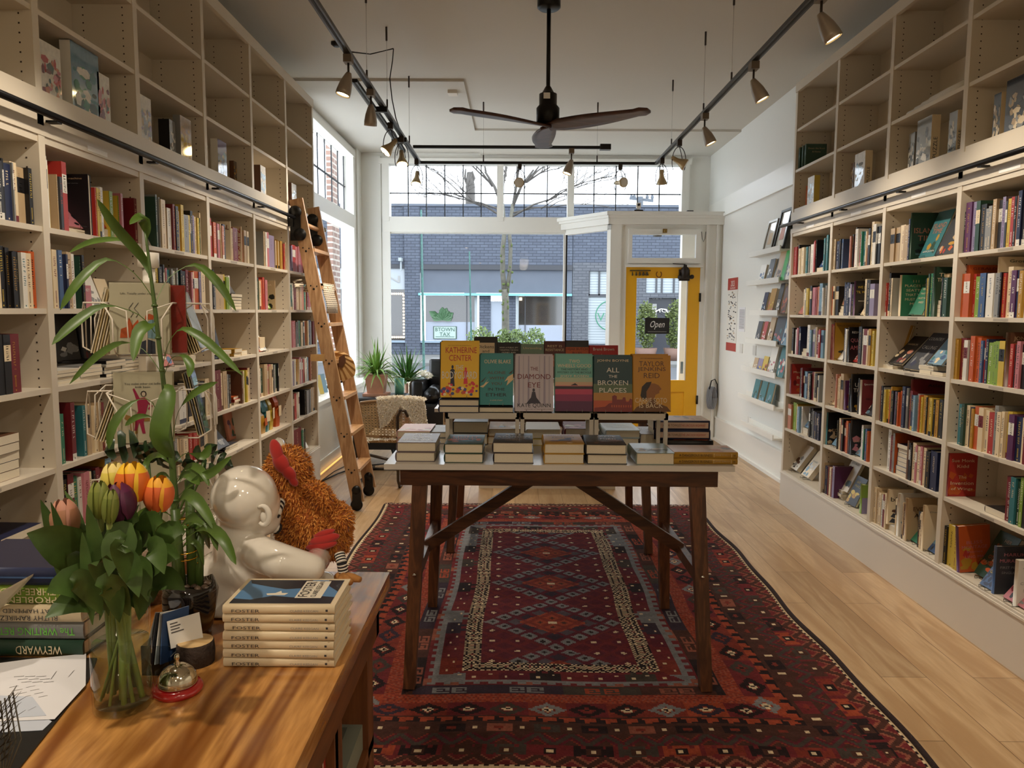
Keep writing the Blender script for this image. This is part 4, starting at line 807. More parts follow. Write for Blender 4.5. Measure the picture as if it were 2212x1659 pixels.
flat(1376, 957, 1, .15, .225, .05, M('taupe_jacket', (150, 138, 132), .4), 'taupe book with white script under the right riser', [('The Dutch', .5, .65, .8, .14, 'w'), ('Women', .5, .4, .5, .12, 'w')], yfix=3.33)
flat(1425, 972, 1, .16, .25, .03, 'k', 'black book with orange capitals beneath The Lincoln Highway', [('PIRANHA', .5, .5, .9, .4, 'o')], yfix=3.28, spineface=True, cols='oo')
flat(1422, 958, 2, .165, .252, .042, M('sand_jacket', (206, 176, 144), .4), 'sand coloured book The Lincoln Highway at the table rear right', cols='Cas', z=.932, yfix=3.30, spineface=True, spc='n',
     spine=[('|', .5, 0, .94, .62, M('spine_panel_sand', (196, 168, 150), .5)), ('AMOR TOWLES', .32, 0, .32, .26, 'B'), ('THE LINCOLN HIGHWAY', .70, 0, .44, .26, 'r')])

# face-out books on the risers
def face(px0, px1, py1, Y, h, t, c, what, lines, art=None, extra=None, n=0, lean=.16, nt=.035, ncol='k', ez=True, spc=None, behind=1):
    z = RT; a = at(px0, py1, 'Y', Y).x; b = at(px1, py1, 'Y', Y).x; w = b - a
    for i in range(n):
        cover_book('hardcover_book', 'book lying flat %s the standing %s' % ('directly under' if i == n - 1 else 'lowest under', what.split(' titled')[0]), w + .004, .17, nt, ncol, (), None, (a - .002, Y - .02, z + nt * (i + 1) + .001), (-HP, 0, 0))
    zb = z + n * nt + .0015 + t * math.sin(lean) + n * .001
    if ez:
        e = MB()
        for x in (.3, .7): e.tube([(x * w, -.02, .010), (x * w, -.02, -.0015), (x * w, .045, -.0015), (x * w, .075, .10)], .0014, 5)
        e.tube([(.3 * w, .075, .1), (.7 * w, .075, .1)], .0014, 5)
        o = e.build('wire_book_stand', clear_wire, None, label='pale wire easel holding the ' + ' '.join(what.split()[:9]), cat='book stand'); o.location = (a, Y + .004, zb)
    cover_book('display_book', what, w, h, t, c, lines, art, (a, Y, zb), (-lean, 0, 0), extra=extra, spc=spc)
    for k in range(behind):
        cover_book('display_book', 'second copy standing right behind the %s' % what.split(' titled')[0], w * .98, h * 1.02, t, c, (), None, (a + .002, Y + t + .014, zb - .001), (-lean, 0, 0), spc=spc)
def rect(x0, x1, z0, z1, m): return ([(x0, z0), (x1, z0), (x1, z1), (x0, z1)], m)
def disc(cx, cz, rx, rz, m, k=10): return ([(cx + rx * math.cos(2 * PI * j / k), cz + rz * math.sin(2 * PI * j / k)) for j in range(k)], m)
def c3(name, rgb): return M('print_' + name, rgb, .4)
def person(cx, z0, h, m, w=.05):
    return [([(cx - w, z0), (cx + w, z0), (cx + w * .7, z0 + h * .45), (cx + w, z0 + h * .75), (cx + w * .4, z0 + h * .82), (cx - w * .4, z0 + h * .82), (cx - w, z0 + h * .75), (cx - w * .7, z0 + h * .45)], m), disc(cx, z0 + h * .91, w * .5, h * .09, m)]
rr = random.Random(11)
fl = []
for k in range(46):
    x = rr.uniform(.04, .96); zz = rr.uniform(.02, .22 + .05 * math.sin(x * 9)); r_ = rr.uniform(.03, .06); fl.append(disc(x, max(zz, .045), min(r_, x, 1 - x), r_ * .62, rr.choice((3, 4, 5, 6)), 7)); 
face(950, 1034, 863, 3.13, .236, .026, c3('sun_yellow', (240, 192, 40)), 'bright yellow display book titled The Bodyguard, leftmost on front riser',
     [('New York Times Bestselling Author', .5, .93, .6, .018, c3('rust', (150, 60, 40))), ('KATHERINE', .54, .85, .8, .105, c3('crimson', (196, 36, 44))), ('CENTER', .52, .71, .58, .105, c3('crimson', (196, 36, 44))), ('THE', .5, .535, .2, .085, 'w'), ('BODYGUARD', .5, .40, .9, .13, 'w')],
     person(.32, .2, .38, 2, .06) + person(.66, .24, .3, 3, .055) + fl, [c3('navy_coat', (34, 34, 62)), c3('rose', (220, 50, 70)), c3('petal_blue', (70, 80, 140)), c3('petal_cream', (244, 224, 190)), c3('leaf', (210, 90, 50))], n=2, ncol='n', nt=.028, spc='k')
br = [([(0, .36), (.12, .40), (.26, .52), (.18, .44), (.28, .46), (.1, .34)], 2), ([(1, .62), (.84, .56), (.74, .46), (.85, .5), (.8, .38), (1, .5)], 2), ([(0, .44), (.2, .56), (.1, .46)], 3), ([(1, .70), (.86, .62), (.95, .62)], 3)]
face(1036, 1108, 879, 3.14, .215, .03, c3('teal_jacket', (50, 138, 140)), 'teal display book titled Alone With You in the Ether',
     [('OLIVIE BLAKE', .53, .86, .8, .075, 'c'), ('ALONE', .5, .64, .55, .055, 'B'), ('WITH', .5, .53, .42, .055, 'B'), ('YOU', .5, .42, .32, .055, 'B'), ('IN THE', .5, .31, .5, .055, 'k'), ('ETHER', .5, .20, .62, .065, 'k'), ('A LOVE STORY', .5, .09, .38, .022, 'c')], br, [c3('straw', (222, 196, 150)), c3('bark', (60, 60, 50))], n=1, ncol='k', nt=.024)
tr = [([(x, .1), (x + w_, .1), (x + w_ * .8, .99), (x + w_ * .2, .99)], 2 + k % 2) for k, (x, w_) in enumerate(((.08, .05), (.2, .035), (.33, .05), (.62, .04), (.74, .06), (.87, .05)))]
face(1112, 1195, 893, 3.13, .238, .028, c3('snow_grey', (196, 186, 194)), 'snowy grey display book titled The Diamond Eye',
     [('THE', .5, .76, .2, .065, 'R'), ('DIAMOND', .5, .62, .86, .09, 'R'), ('EYE', .5, .47, .32, .09, 'R'), ('KATE QUINN', .5, .10, .86, .08, 'k'), ('AUTHOR OF THE ROSE CODE', .6, .035, .7, .015, 'B')],
     tr + [([(.3, .14), (.68, .14), (.56, .25), (.53, .35), (.45, .35), (.42, .25)], 4), disc(.49, .38, .035, .03, 4)], [c3('tree_grey', (158, 148, 166)), c3('tree_pale', (176, 168, 180)), c3('cloak', (50, 44, 60))])
grad = [rect(0, 1, .52, .60, 2), rect(0, 1, .46, .52, 3), rect(0, 1, .40, .46, 4), rect(0, 1, .30, .395, 5), rect(0, 1, .18, .30, 6), rect(0, 1, 0, .18, 7), rect(0, 1, .395, .445, 8), ([(.4, .46), (.52, .5), (.6, .46)], 8)]
face(1199, 1282, 893, 3.14, .24, .026, c3('aqua_sky', (110, 178, 166)), 'aqua to magenta display book titled Two Wheels Good',
     [('TWO', .5, .89, .28, .06, 'c'), ('WHEELS GOOD', .5, .81, .88, .06, 'c'), ('THE HISTORY AND', .5, .745, .7, .035, 'k'), ('MYSTERY OF THE BICYCLE', .5, .69, .88, .035, 'k'), ('JODY ROSEN', .5, .62, .74, .05, 'c')],
     grad, [c3('dusk1', (176, 190, 160)), c3('dusk2', (206, 170, 140)), c3('dusk3', (206, 120, 120)), c3('dusk4', (190, 60, 96)), c3('dusk5', (140, 36, 84)), c3('dusk6', (88, 26, 70)), c3('dusk7', (36, 20, 32))])
bld = [rect(0, 1, .0, .20, 4), rect(0, 1, .20, .34, 3), rect(0, 1, .34, .5, 2), ([(.02, 0), (1, 0), (1, .22), (.94, .24), (.9, .18), (.84, .18), (.82, .26), (.76, .26), (.74, .22), (.6, .22), (.6, .28), (.54, .30), (.48, .28), (.48, .16), (.4, .15), (.3, .09), (.02, .07)], 5)]
for k in range(9): bld.append(rect(.46 + .06 * k, .49 + .06 * k, .08, .12, 4))
face(1282, 1366, 895, 3.13, .236, .03, c3('night_teal', (22, 62, 68)), 'dark teal display book titled All the Broken Places',
     [('JOHN BOYNE', .5, .915, .82, .055, 'c'), ('ALL', .5, .75, .33, .085, 'w'), ('THE', .5, .635, .22, .05, 'w'), ('BROKEN', .5, .52, .78, .085, 'w'), ('PLACES', .5, .385, .70, .085, 'w')],
     bld, [c3('olive_dusk', (90, 110, 80)), c3('amber', (184, 130, 60)), c3('ember', (190, 84, 44)), c3('brick_red', (128, 40, 36))])
hd = [([(.28, .0), (.72, .0), (.62, .12), (.6, .22), (.46, .26), (.38, .16)], 2), ([(.0, .0), (1, .0), (.9, .09), (.7, .14), (.5, .07), (.3, .14), (.1, .08)], 2), ([(.24, .30), (.30, .42), (.42, .50), (.58, .50), (.68, .47), (.76, .40), (.70, .37), (.70, .33), (.60, .30), (.56, .22), (.4, .20), (.28, .22)], 3), ([(.20, .28), (.24, .44), (.36, .52), (.5, .53), (.44, .44), (.36, .36), (.36, .24), (.26, .20)], 4)]
face(1367, 1449, 896, 3.14, .24, .03, c3('ochre_gold', (200, 142, 34)), 'ochre display book titled Carrie Soto Is Back, rightmost on front riser',
     [('NEW YORK TIMES BESTSELLING AUTHOR', .5, .945, .6, .018, 'B'), ('TAYLOR', .5, .85, .66, .09, 'B'), ('JENKINS', .5, .745, .74, .09, 'B'), ('REID', .5, .64, .42, .09, 'B'), ('CARRIE SOTO', .48, .20, .84, .085, 'c'), ('IS BACK', .48, .11, .62, .085, 'c')],
     hd, [c3('sepia', (110, 68, 24)), c3('skin_tone', (150, 94, 40)), c3('hair_dark', (40, 26, 14))])
Y2 = 4.74
face(1024, 1074, 790, Y2, .255, .03, 'k', 'black display book with cream label titled Dickens and Prince, rear riser', [('Dickens', .5, .77, .7, .085, 'k'), ('and', .5, .66, .3, .07, 'k'), ('Prince', .5, .55, .6, .09, 'k')], [rect(.1, .88, .2, .87, 2)], [cov('c')], n=0)
face(1074, 1124, 790, Y2, .225, .03, 'k', 'black display book with small white print, rear riser', [('HOW A PUBLIC SPY', .5, .85, .8, .04, 'w'), ('TARGETING THE RICH', .5, .78, .8, .04, 'w'), ('MONEY AND', .5, .71, .6, .04, 'w')], behind=0)
face(1125, 1175, 790, Y2, .215, .03, c3('sage_jacket', (120, 148, 132)), 'sage green display book titled Unraveling, rear riser', [('Unraveling', .5, .87, .8, .08, 'c'), ('WHAT I LEARNED ABOUT', .5, .7, .7, .03, 'k'), ('LIFE WHILE SHEARING', .5, .62, .7, .03, 'k')], behind=0)
face(1176, 1221, 790, Y2, .235, .03, c3('maroon_brown', (92, 34, 28)), 'maroon display book titled Rest Is Resistance, rear riser', [('REST IS', .5, .86, .7, .06, 'c'), ('RESISTANCE', .5, .76, .88, .07, 'c'), ('A MANIFESTO', .5, .48, .8, .05, 'c')], [rect(0, 1, .3, .62, 2)], [cov('o')], behind=0)
face(1222, 1272, 790, Y2, .24, .03, 'd', 'orange striped display book titled Hijab Butch Blues, rear riser', [('HIJAB BUTCH', .5, .76, .9, .08, 'k'), ('BLUES', .5, .66, .4, .07, 'k')], [rect(0, 1, .1, .82, 2), rect(0, 1, .6, .61, 3), rect(0, 1, .5, .51, 3)] + person(.35, .36, .22, 3, .12), [cov('o'), cov('k')], behind=0)
face(1273, 1336, 790, Y2, .21, .03, c3('bright_red', (178, 30, 34)), 'wide red display book titled Brene Brown, rear riser', [('Brené Brown', .5, .88, .72, .09, 'w')], [([(.34, .4), (.66, .4), (.72, .55), (.6, .7), (.52, .62), (.42, .74), (.4, .58)], 2), ([(.42, .45), (.58, .45), (.55, .6), (.47, .6)], 3)], [cov('C'), cov('G')], behind=0)
face(1350, 1430, 790, 4.2, .22, .03, 'o', 'orange topped book peeping over the ochre display book', [], behind=0, ez=False) if 0 else None
flat(1358, 905, 3, .2, .24, .05, 'B', 'brown book in a pile at the rear table, right side', z=.9, yfix=4.62)
# white bookcase plinth beyond the tables
t = thing('white_display_cube', (.26, 6.45, 0), 'low white storage cube on the floor beyond the rear table', 'cabinet')
b = MB().box(-.31, .85, 6.22, 6.66, 0, .62); b.build('body', M('cube_laminate', (222, 214, 200), .4), t)
MB().box(.465, .47, 6.217, 6.22, .05, .60).box(-.31, .85, 6.217, 6.22, .048, .052).build('door_gap', black_metal, t)
# ------------------------------------------------------------------ kilim rug: woven cell by cell, nested borders
RX0, RX1, RY0, RY1 = -1.0, 1.385, 2.31, 5.67
def rug():
    C_ = .0085; nx = int((RX1 - RX0) / C_); ny = int((RY1 - RY0) / C_)
    col = {k: np.array(lin(v)[:3]) for k, v in dict(R=(106, 38, 40), M=(90, 30, 40), O=(148, 66, 42), o=(122, 50, 38), K=(40, 28, 28), B=(72, 44, 36), S=(120, 120, 120), N=(54, 42, 52), C=(212, 190, 154), G=(66, 58, 50), P=(140, 82, 64), s=(82, 72, 78)).items()}
    rs = np.random.RandomState(5); A = np.zeros((ny, nx, 3)); keys = {}
    W_ = RX1 - RX0; H_ = RY1 - RY0
    blockc = {}
    def bc(i, b, opts):
        q = (i, b)
        if q not in blockc: blockc[q] = opts[random.Random(i * 31 + b * 7).randrange(len(opts))]
        return blockc[q]
    for j in range(ny):
        for i in range(nx):
            x = (i + .5) * C_; y = (j + .5) * C_; ex = min(x, W_ - x) / 1.17; ey = min(y, H_ - y); d = min(ex, ey); side = ex < ey
            sx = 0 if x < W_ / 2 else 1; a = (y - H_ / 2) if side else (x - W_ / 2) * 1.0; k = 'R'
            ci = int(round(a / C_)); e = d
            def L(w): return int(math.floor((a + 50 * w) / w)), ((a + 50 * w) % w) / w
            if e < .02: k = 'C' if (ci % 4 < 2 or e < .012) else 'K'
            elif e < .075:
                n, u = L(.11); v = (e - .02) / .055; k = 'B' if abs(abs(u - .5) * 2 - v) < .28 else ('P' if abs(abs(u - .5) * 2 - v) < .5 else 'R')
            elif e < .135:
                n, u = L(.15); v = (e - .075) / .06; q = bc(n, 1, 'OKGRKBGo'); k = q
                if abs(u - .5) < .06 and abs(v - .5) < .16: k = 'C'
                elif abs(u - .5) < .16 and abs(v - .5) < .3: k = 'K' if q in 'ORo' else 'B'
                elif abs(u - .5) > .44: k = 'R'
                elif (abs(u - .25) < .05 or abs(u - .75) < .05) and abs(v - .5) > .3: k = 'R'
            elif e < .20:
                n, u = L(.12); v = (e - .135) / .065; z = abs(u - .5) * 2; k = 'G' if abs(z - v) < .2 else ('M' if abs(z - v) < .42 else 'o' if abs(z - v) < .5 else 'B')
            elif e < .275:
                n, u = L(.17); v = (e - .20) / .075; q = bc(n, 3, 'GBKoPGKR'); k = 'B'
                if abs(u - .5) < .28 and abs(v - .5) < .38 and (abs(u - .5) / .28 + abs(v - .5) / .38 > .5): k = q
                elif abs(u - .5) < .1 and abs(v - .5) < .14: k = 'o'
                if (u < .05 or u > .95) and abs(v - .5) < .16: k = 'C'
            elif e < .32:
                n, u = L(.075); v = (e - .275) / .045; k = 'K' if ((v < .35 and u < .75) or (.35 <= v < .7 and .35 < u < .75) or (v >= .7 and .35 < u < .55)) else 'O'
                if v < .08 or v > .93: k = 'B'
            elif e < .415:
                n, u = L(.15); v = (e - .32) / .095; q = bc(n, 5, 'KGNSKO'); p_ = bc(n, 6, 'RoRRO'); k = p_; du = abs(u - .5); dv = abs(v - .5)
                if du / .5 + dv / .5 < .98 and not (du / .5 + dv / .5 < .5 and max(du, dv) > .12): k = q
                if du < .26 and dv < .26 and abs(du - dv) < .05: k = q
                if du + dv < .17: k = 'C' if bc(n, 7, 'aab') == 'a' else 'o'
                if du + dv < .08: k = 'K'
            elif e < .475:
                n, u = L(.075); v = (e - .415) / .06; z = abs(u - .5) * 2; w_ = (z + v * .9) % .5; k = 'O' if w_ < .26 else ('P' if w_ < .33 else 'o')
            elif e < .54:
                n, u = L(.30); v = (e - .475) / .065; k = bc(n, 8, 'KNBG'); f = bc(n, 9, 'PSOP')
                if .25 < u < .75:
                    u2 = (u - .25) * 4 % 1; 
                    if .15 < v < .85 and (.08 < u2 < .92) and not (.3 < v < .7 and .28 < u2 < .72 and not (abs(v - .5) < .1 and u2 < .6)) : k = f
                    if .3 < v < .42 and u2 > .28: k = bc(n, 8, 'KNBG')
            elif e < .59:
                n, u = L(.06); v = (e - .54) / .05; k = 'S' if (v > .55 or (u < .5 and v > .2)) else 'P' if bc(n, 10, 'aab') == 'b' else 'R'
            elif e < .665:
                n, u = L(.13); v = (e - .59) / .075; q = bc(n, 11, 'KNRSGoM'); k = q
                if (abs(v - .3) < .07 and abs(u - .25) < .06) or (abs(v - .62) < .07 and abs(u - .75) < .06): k = 'C'
                elif v > .8: k = 'R' if u % .4 < .2 else q
            elif e < .735:
                n, u = L(.05); v = (e - .665) / .07; z = abs(u - .5) * 2; zz = abs(v - .5) * 2; t_ = z + zz; k = 'K'
                if .34 < (t_ % .62) < .56: k = 'C'
                if t_ < .32: k = 'R'
                if side and abs(u - .0) < .07: k = 'C' if zz > .2 else k
            else:
                # centre field of stepped diamonds
                fx = (x - W_ / 2); fy = (y - H_ / 2); s = .052; fw = W_ / 2 - .735 * 1.17
                P_ = .52; yy = (fy + 5 * P_ + P_ / 2) % P_ - P_ / 2; r = abs(fx) / (fw) + abs(yy) / (P_ / 2)
                gx = (fx / s * .9); gy = (fy / s * 1.0); uu = gx + gy; vv = gx - gy; cu, cv_ = (uu / 2) % 1, (vv / 2) % 1; inner = .14 < cu < .86 and .14 < cv_ < .86; dot = abs(cu - .5) < .13 and abs(cv_ - .5) < .13
                iu, iv = math.floor(uu / 2), math.floor(vv / 2)
                if r < .5: k = 'O' if inner else 'o'; k = 'B' if dot else k
                elif r < .78: k = ('N' if (iu + iv) % 2 else 's') if inner else 'M'
                elif r < 1.08: k = 'S' if inner else 'M'; k = 'K' if dot else k
                else: k = 'M' if inner else 'R'; k = 'C' if (dot and (iu + iv) % 2 == 0) else k
                if abs(fx) < .022 and abs(yy) < .014: k = 'C'
            c = col[k] * (1 + (rs.rand() - .5) * .28) * (.92 + .16 * math.sin(j * .37 + math.sin(i * .05) * 2) ** 2)
            A[j, i] = c
    vs = []; rr = np.random.RandomState(2)
    def zf(x, y): return .006 + .0025 * math.sin(y * 9 + math.sin(x * 3) * 1.3) * math.exp(-((y - 3.05) / .35) ** 2) + .0015 * math.sin(y * 23 + x * 2)
    for j in range(ny + 1):
        y = RY0 + j * C_; wl = .010 * math.sin(j * .031) + .006 * math.sin(j * .075)
        for i in range(nx + 1):
            x = RX0 + i * C_; t_ = i / nx
            vs.append((x + wl * t_ + .01 * math.sin(j * .041) * (1 - t_), y + .006 * math.sin(i * .07), zf(x, y) if 0 < i < nx and 0 < j < ny else .001))
    fs = [(j * (nx + 1) + i, j * (nx + 1) + i + 1, (j + 1) * (nx + 1) + i + 1, (j + 1) * (nx + 1) + i) for j in range(ny) for i in range(nx)]
    t = thing('kilim_rug', (.2, 4, 0), 'large red kilim rug with nested geometric borders under the trestle tables', 'rug')
    me = bpy.data.meshes.new('woven_field'); me.from_pydata([(x - .2, y - 4, z) for x, y, z in vs], [], fs)
    at_ = me.attributes.new('weave', 'FLOAT_COLOR', 'FACE'); at_.data.foreach_set('color', np.concatenate([A.reshape(-1, 3), np.ones((ny * nx, 1))], 1).ravel())
    m = bpy.data.materials.new('kilim_wool'); m.use_nodes = True; nt = m.node_tree; b = nt.nodes['Principled BSDF']; b.inputs['Roughness'].default_value = .95; b.inputs['Specular IOR Level'].default_value = .15
    a_ = nt.nodes.new('ShaderNodeAttribute'); a_.attribute_name = 'weave'; n = nt.nodes.new('ShaderNodeTexNoise'); n.inputs['Scale'].default_value = 350; n.inputs['Detail'].default_value = 2
    tc = nt.nodes.new('ShaderNodeTexCoord'); nt.links.new(tc.outputs['Object'], n.inputs['Vector']); mx = nt.nodes.new('ShaderNodeMixRGB'); mx.blend_type = 'MULTIPLY'; mx.inputs[0].default_value = .55
    nt.links.new(a_.outputs['Color'], mx.inputs[1]); nt.links.new(n.outputs['Fac'], mx.inputs[2])
    br = nt.nodes.new('ShaderNodeMixRGB'); br.blend_type = 'MULTIPLY'; br.inputs[0].default_value = 1; br.inputs[2].default_value = (1.32, 1.3, 1.3, 1); nt.links.new(mx.outputs[0], br.inputs[1]); nt.links.new(br.outputs[0], b.inputs['Base Color'])
    bp = nt.nodes.new('ShaderNodeBump'); bp.inputs['Strength'].default_value = .5; bp.inputs['Distance'].default_value = .003; nt.links.new(n.outputs['Fac'], bp.inputs['Height']); nt.links.new(bp.outputs[0], b.inputs['Normal'])
    me.materials.append(m); o = bpy.data.objects.new('woven_field', me); COL.objects.link(o); o.parent = t
    f = MB(); rr = random.Random(4)
    y = RY0
    for k in range(520):
        x = RX0 + (RX1 - RX0) * k / 520; yy = RY1 + .006 * math.sin(k * .3)
        f.leaf([(x, yy - .005, .004), (x + rr.uniform(-.01, .01), yy + .02, .004), (x + rr.uniform(-.02, .02), yy + rr.uniform(.03, .05), .002)], [.0025, .002, .001])
    f.build('fringe', M('wool_fringe', (70, 30, 30), .9), t)
    for sx, x0 in ((-1, RX0), (1, RX1)):
        f = MB(); pts = []
        for j in range(0, ny + 1, 4):
            wl = (.010 * math.sin(j * .031) + .006 * math.sin(j * .075)) if sx > 0 else .01 * math.sin(j * .041); pts.append((x0 + wl + sx * .006, RY0 + j * C_, .006))
        f.tube(pts, .011, 6, flat=.55)
        f.build('selvedge', M('selvedge_wool', (44, 26, 24), .95, bump=.5, scale=200), t)
rug()
# ------------------------------------------------------------------ cash desk and what stands on it
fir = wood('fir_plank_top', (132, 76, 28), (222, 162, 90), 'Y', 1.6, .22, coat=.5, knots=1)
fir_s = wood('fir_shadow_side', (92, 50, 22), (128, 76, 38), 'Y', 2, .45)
fir_v = wood('fir_vertical', (96, 52, 24), (134, 80, 42), 'Z', 2, .5)
DZ = .9; DXE = -.288; DYE = 1.665
t = thing('cash_desk', (-.9, .9, 0), 'honey coloured wooden cash desk in the left foreground', 'desk')
MB().box(-1.32, DXE, -.6, DYE, DZ - .035, DZ).build('desktop', fir, t)
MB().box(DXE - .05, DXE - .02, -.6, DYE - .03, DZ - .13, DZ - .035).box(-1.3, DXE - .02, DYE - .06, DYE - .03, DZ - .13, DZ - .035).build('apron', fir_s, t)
for y in (DYE - .09, 1.28, .5): MB().box(DXE - .09, DXE - .03, y - .03, y + .03, 0, DZ - .13).build('leg', fir_v, t)
b = MB().box(-.72, -.70, -.5, DYE - .06, .05, DZ - .05)
for k in range(60): b.box(-.70, -.692, -.5 + k * .036, -.5 + k * .036 + .012, .05, DZ - .05)
b.build('ribbed_back', M('dark_ribbed_wood', (74, 36, 20), .6), t)
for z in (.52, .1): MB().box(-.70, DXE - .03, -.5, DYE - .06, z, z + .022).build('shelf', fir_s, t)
MB().box(-.62, DXE - .03, 1.26, 1.28, .12, DZ - .13).build('divider', fir_v, t)
for i, (c, y, h) in enumerate((('r', 1.225, .24), ('k', 1.20, .235), ('c', 1.182, .24))):
    cover_book('shelved_book', '%s spined book standing under the cash desk' % CN[c], .16, h, .022 if i < 2 else .008, c, (), None, (DXE - .03 - .175, y, .523), (0, 0, 0))
t = thing('flat_tray', (-.4, 1.4, .543), 'grey green lidded box lying on the shelf under the cash desk', 'box')
MB().box(-.54, -.33, 1.31, 1.56, .543, .60).box(-.50, -.36, 1.34, 1.53, .60, .602, 1).build('box', [M('grey_green_board', (128, 132, 118), .6), M('grey_green_dark', (88, 92, 82), .6)], t)
# stack of Foster
for i in range(7):
    rr = random.Random(i * 3 + 1)
    fo_art = [rect(.07, .94, .05, .96, 2), ([(.07, .05), (.3, .05), (.36, .3), (.28, .42), (.34, .62), (.2, .8), (.24, .96), (.07, .96)], 3), ([(.62, .4), (.94, .35), (.94, .96), (.8, .92), (.66, .7), (.58, .55)], 3), ([(.36, .52), (.44, .5), (.44, .56), (.52, .58), (.44, .62), (.42, .7), (.36, .68)], 4), ([(.5, .05), (.94, .05), (.94, .2), (.7, .16)], 3), rect(.26, .90, .17, .41, 4)]
    lines = [('FOSTER', .70, .86, .3, .05, 'd'), ('CLAIRE', .70, .77, .22, .035, 'd'), ('KEEGAN', .70, .71, .24, .035, 'd')] if 0 else []
    p = at(483, 1443, 'Z', DZ); T_ = .0156; L_ = .187
    rot = (-HP, 0, HP + (rr.uniform(-.03, .03) if i else 0)); x1 = p.x + L_ + rr.uniform(-.002, .003)
    r = cover_book('foster_book' if 0 else 'hardcover_book', 'cream Foster book in the desk stack, %s' % ['lowest of seven', 'second from below', 'third from below', 'fourth, in the middle', 'fifth from below', 'sixth, under the top one', 'top copy with the blue cover showing'][i], .125, L_, T_ - .0008, 'c', (), fo_art if i == 6 else None, (x1, p.y + rr.uniform(-.002, .004), DZ + T_ * (i + 1)), rot, spc='c', extra=[c3('foster_blue', (86, 134, 178)), c3('foster_dark', (26, 32, 44)), c3('foster_label', (238, 228, 206))],
        spine=[('FOSTER', .21, -.05, .25, .36, 'd'), ('CLAIRE KEEGAN', .73, -.05, .25, .26, 'a'), ('|', .93, 0, .02, .25, 'd')])
    MB().box(.002, .10, .0008, .0015, L_ - .0005, L_ + .0005).box(.04, .124, T_ * .4, T_ * .5, L_ - .002, L_ + .0008).build('ribbon_edge', c3('foster_edge_blue', (44, 70, 110)), r, local=True)
    if i == 6:
        # lettering running across the cover towards the top edge
        l = MB(); TR = Matrix(((0, 0, 1, 0), (0, 1, 0, -.0012), (1, 0, 0, 0), (0, 0, 0, 1)))
        l.text('FOSTER', .5, 0, 1, 1) if 0 else None
        l.text('FOSTER', .58 * .125, .345 * L_, .56 * .125, .017, T=Matrix.Translation((0, -.0012, 0))); l.text('CLAIRE KEEGAN', .58 * .125, .25 * L_, .58 * .125, .009, T=Matrix.Translation((0, -.0012, 0)))
        l.build('cover_lettering', cov('d'), r, local=True)
# left pile, spines to the room
def pile(x1, y, z, L_, w, T_, c, what, sp, spc=None, lines=(), rz=0.0):
    return cover_book('hardcover_book', what, w, L_, T_, c, lines, None, (x1, y, z), (-HP, 0, HP + rz), spc=spc, spine=sp)
# titles are upside down to the viewer: the books lie face down
def pile_up(xr, y, z, L_, w, T_, c, what, sp, spc=None):
    return cover_book('hardcover_book', what, w, L_, T_, c, (), None, (xr - L_, y, z), (HP, 0, HP), spc=spc, spine=sp) if 0 else cover_book('hardcover_book', what, w, L_, T_, c, (), None, (xr - L_, y, z), (HP, 0, HP - PI + PI), spc=spc, spine=sp)
MAT_G = M('print_lime', (110, 200, 70), .5)
px_ = at(182, 1420, 'Z', DZ); zz = DZ
for i, (c, spc, T_, what, sp, ln, w) in enumerate((
    (M('deep_green_jacket', (40, 52, 34), .4), 'G', .030, 'dark green book Weyward at the bottom of the upside down pile', [('WEYWARD', .32, .02, .34, .5, 'c')], .235, .155),
    (M('forest_grey_jacket', (96, 92, 80), .4), 'a', .032, 'grey book with green title The Writing Retreat, second in the pile', [('The WRITING RETREAT', .42, .0, .72, .42, MAT_G)], .235, .155),
    (cov('c'), 'c', .031, 'cream book What Happened to Ruthy Ramirez, middle of the pile', [('WHAT HAPPENED to', .38, -.22, .5, .24, 'd'), ('RUTHY RAMIREZ', .38, .2, .42, .28, 'd')], .235, .152),
    (cov('e'), 'e', .034, 'lime green Three-Body Problem book above the cream one', [('THE THREE-BODY', .33, -.2, .62, .36, 'c'), ('PROBLEM', .36, .24, .36, .34, 'c')], .235, .155),
    (c3('navy_back', (38, 40, 62)), 'n', .032, 'navy book face down on top of the upside down pile', [('|', .5, 0, .9, .1, 'b')], .235, .16))):
    cover_book('hardcover_book', what, w, ln, T_ - .0008, c, (), None, (px_.x - ln, px_.y + .004 * (i % 2), zz + .0004), (HP, 0, HP), spc=spc, spine=sp); zz += T_
# white keyboard like wedge: open laptop seen from behind its lid edge
# papers and black mat
t = thing('desk_mat', (-.95, .8, DZ), 'black desk mat under the loose papers, bottom left corner', 'mat')
a, b_ = at(190, 1475, 'Z', DZ), at(45, 1659, 'Z', DZ)
MB().add([(-1.3, .3, DZ + .0005), (b_.x - (a.x - b_.x) * 3 + .0, b_.y - (a.y - b_.y) * 3, DZ + .0005), (a.x, a.y, DZ + .0005), (a.x - .03, 1.225, DZ + .0005), (-1.3, 1.225, DZ + .0005)] + [(-1.3, .3, DZ + .003), (b_.x - (a.x - b_.x) * 3, b_.y - (a.y - b_.y) * 3, DZ + .003), (a.x, a.y, DZ + .003), (a.x - .03, 1.225, DZ + .003), (-1.3, 1.225, DZ + .003)], [(5, 6, 7, 8, 9), (0, 1, 6, 5), (1, 2, 7, 6), (2, 3, 8, 7), (3, 4, 9, 8)]).build('mat', M('mat_black', (20, 18, 17), .5), t)
paper = M('office_paper', (226, 224, 226), .8); paper2 = M('office_paper_grey', (196, 202, 214), .8)
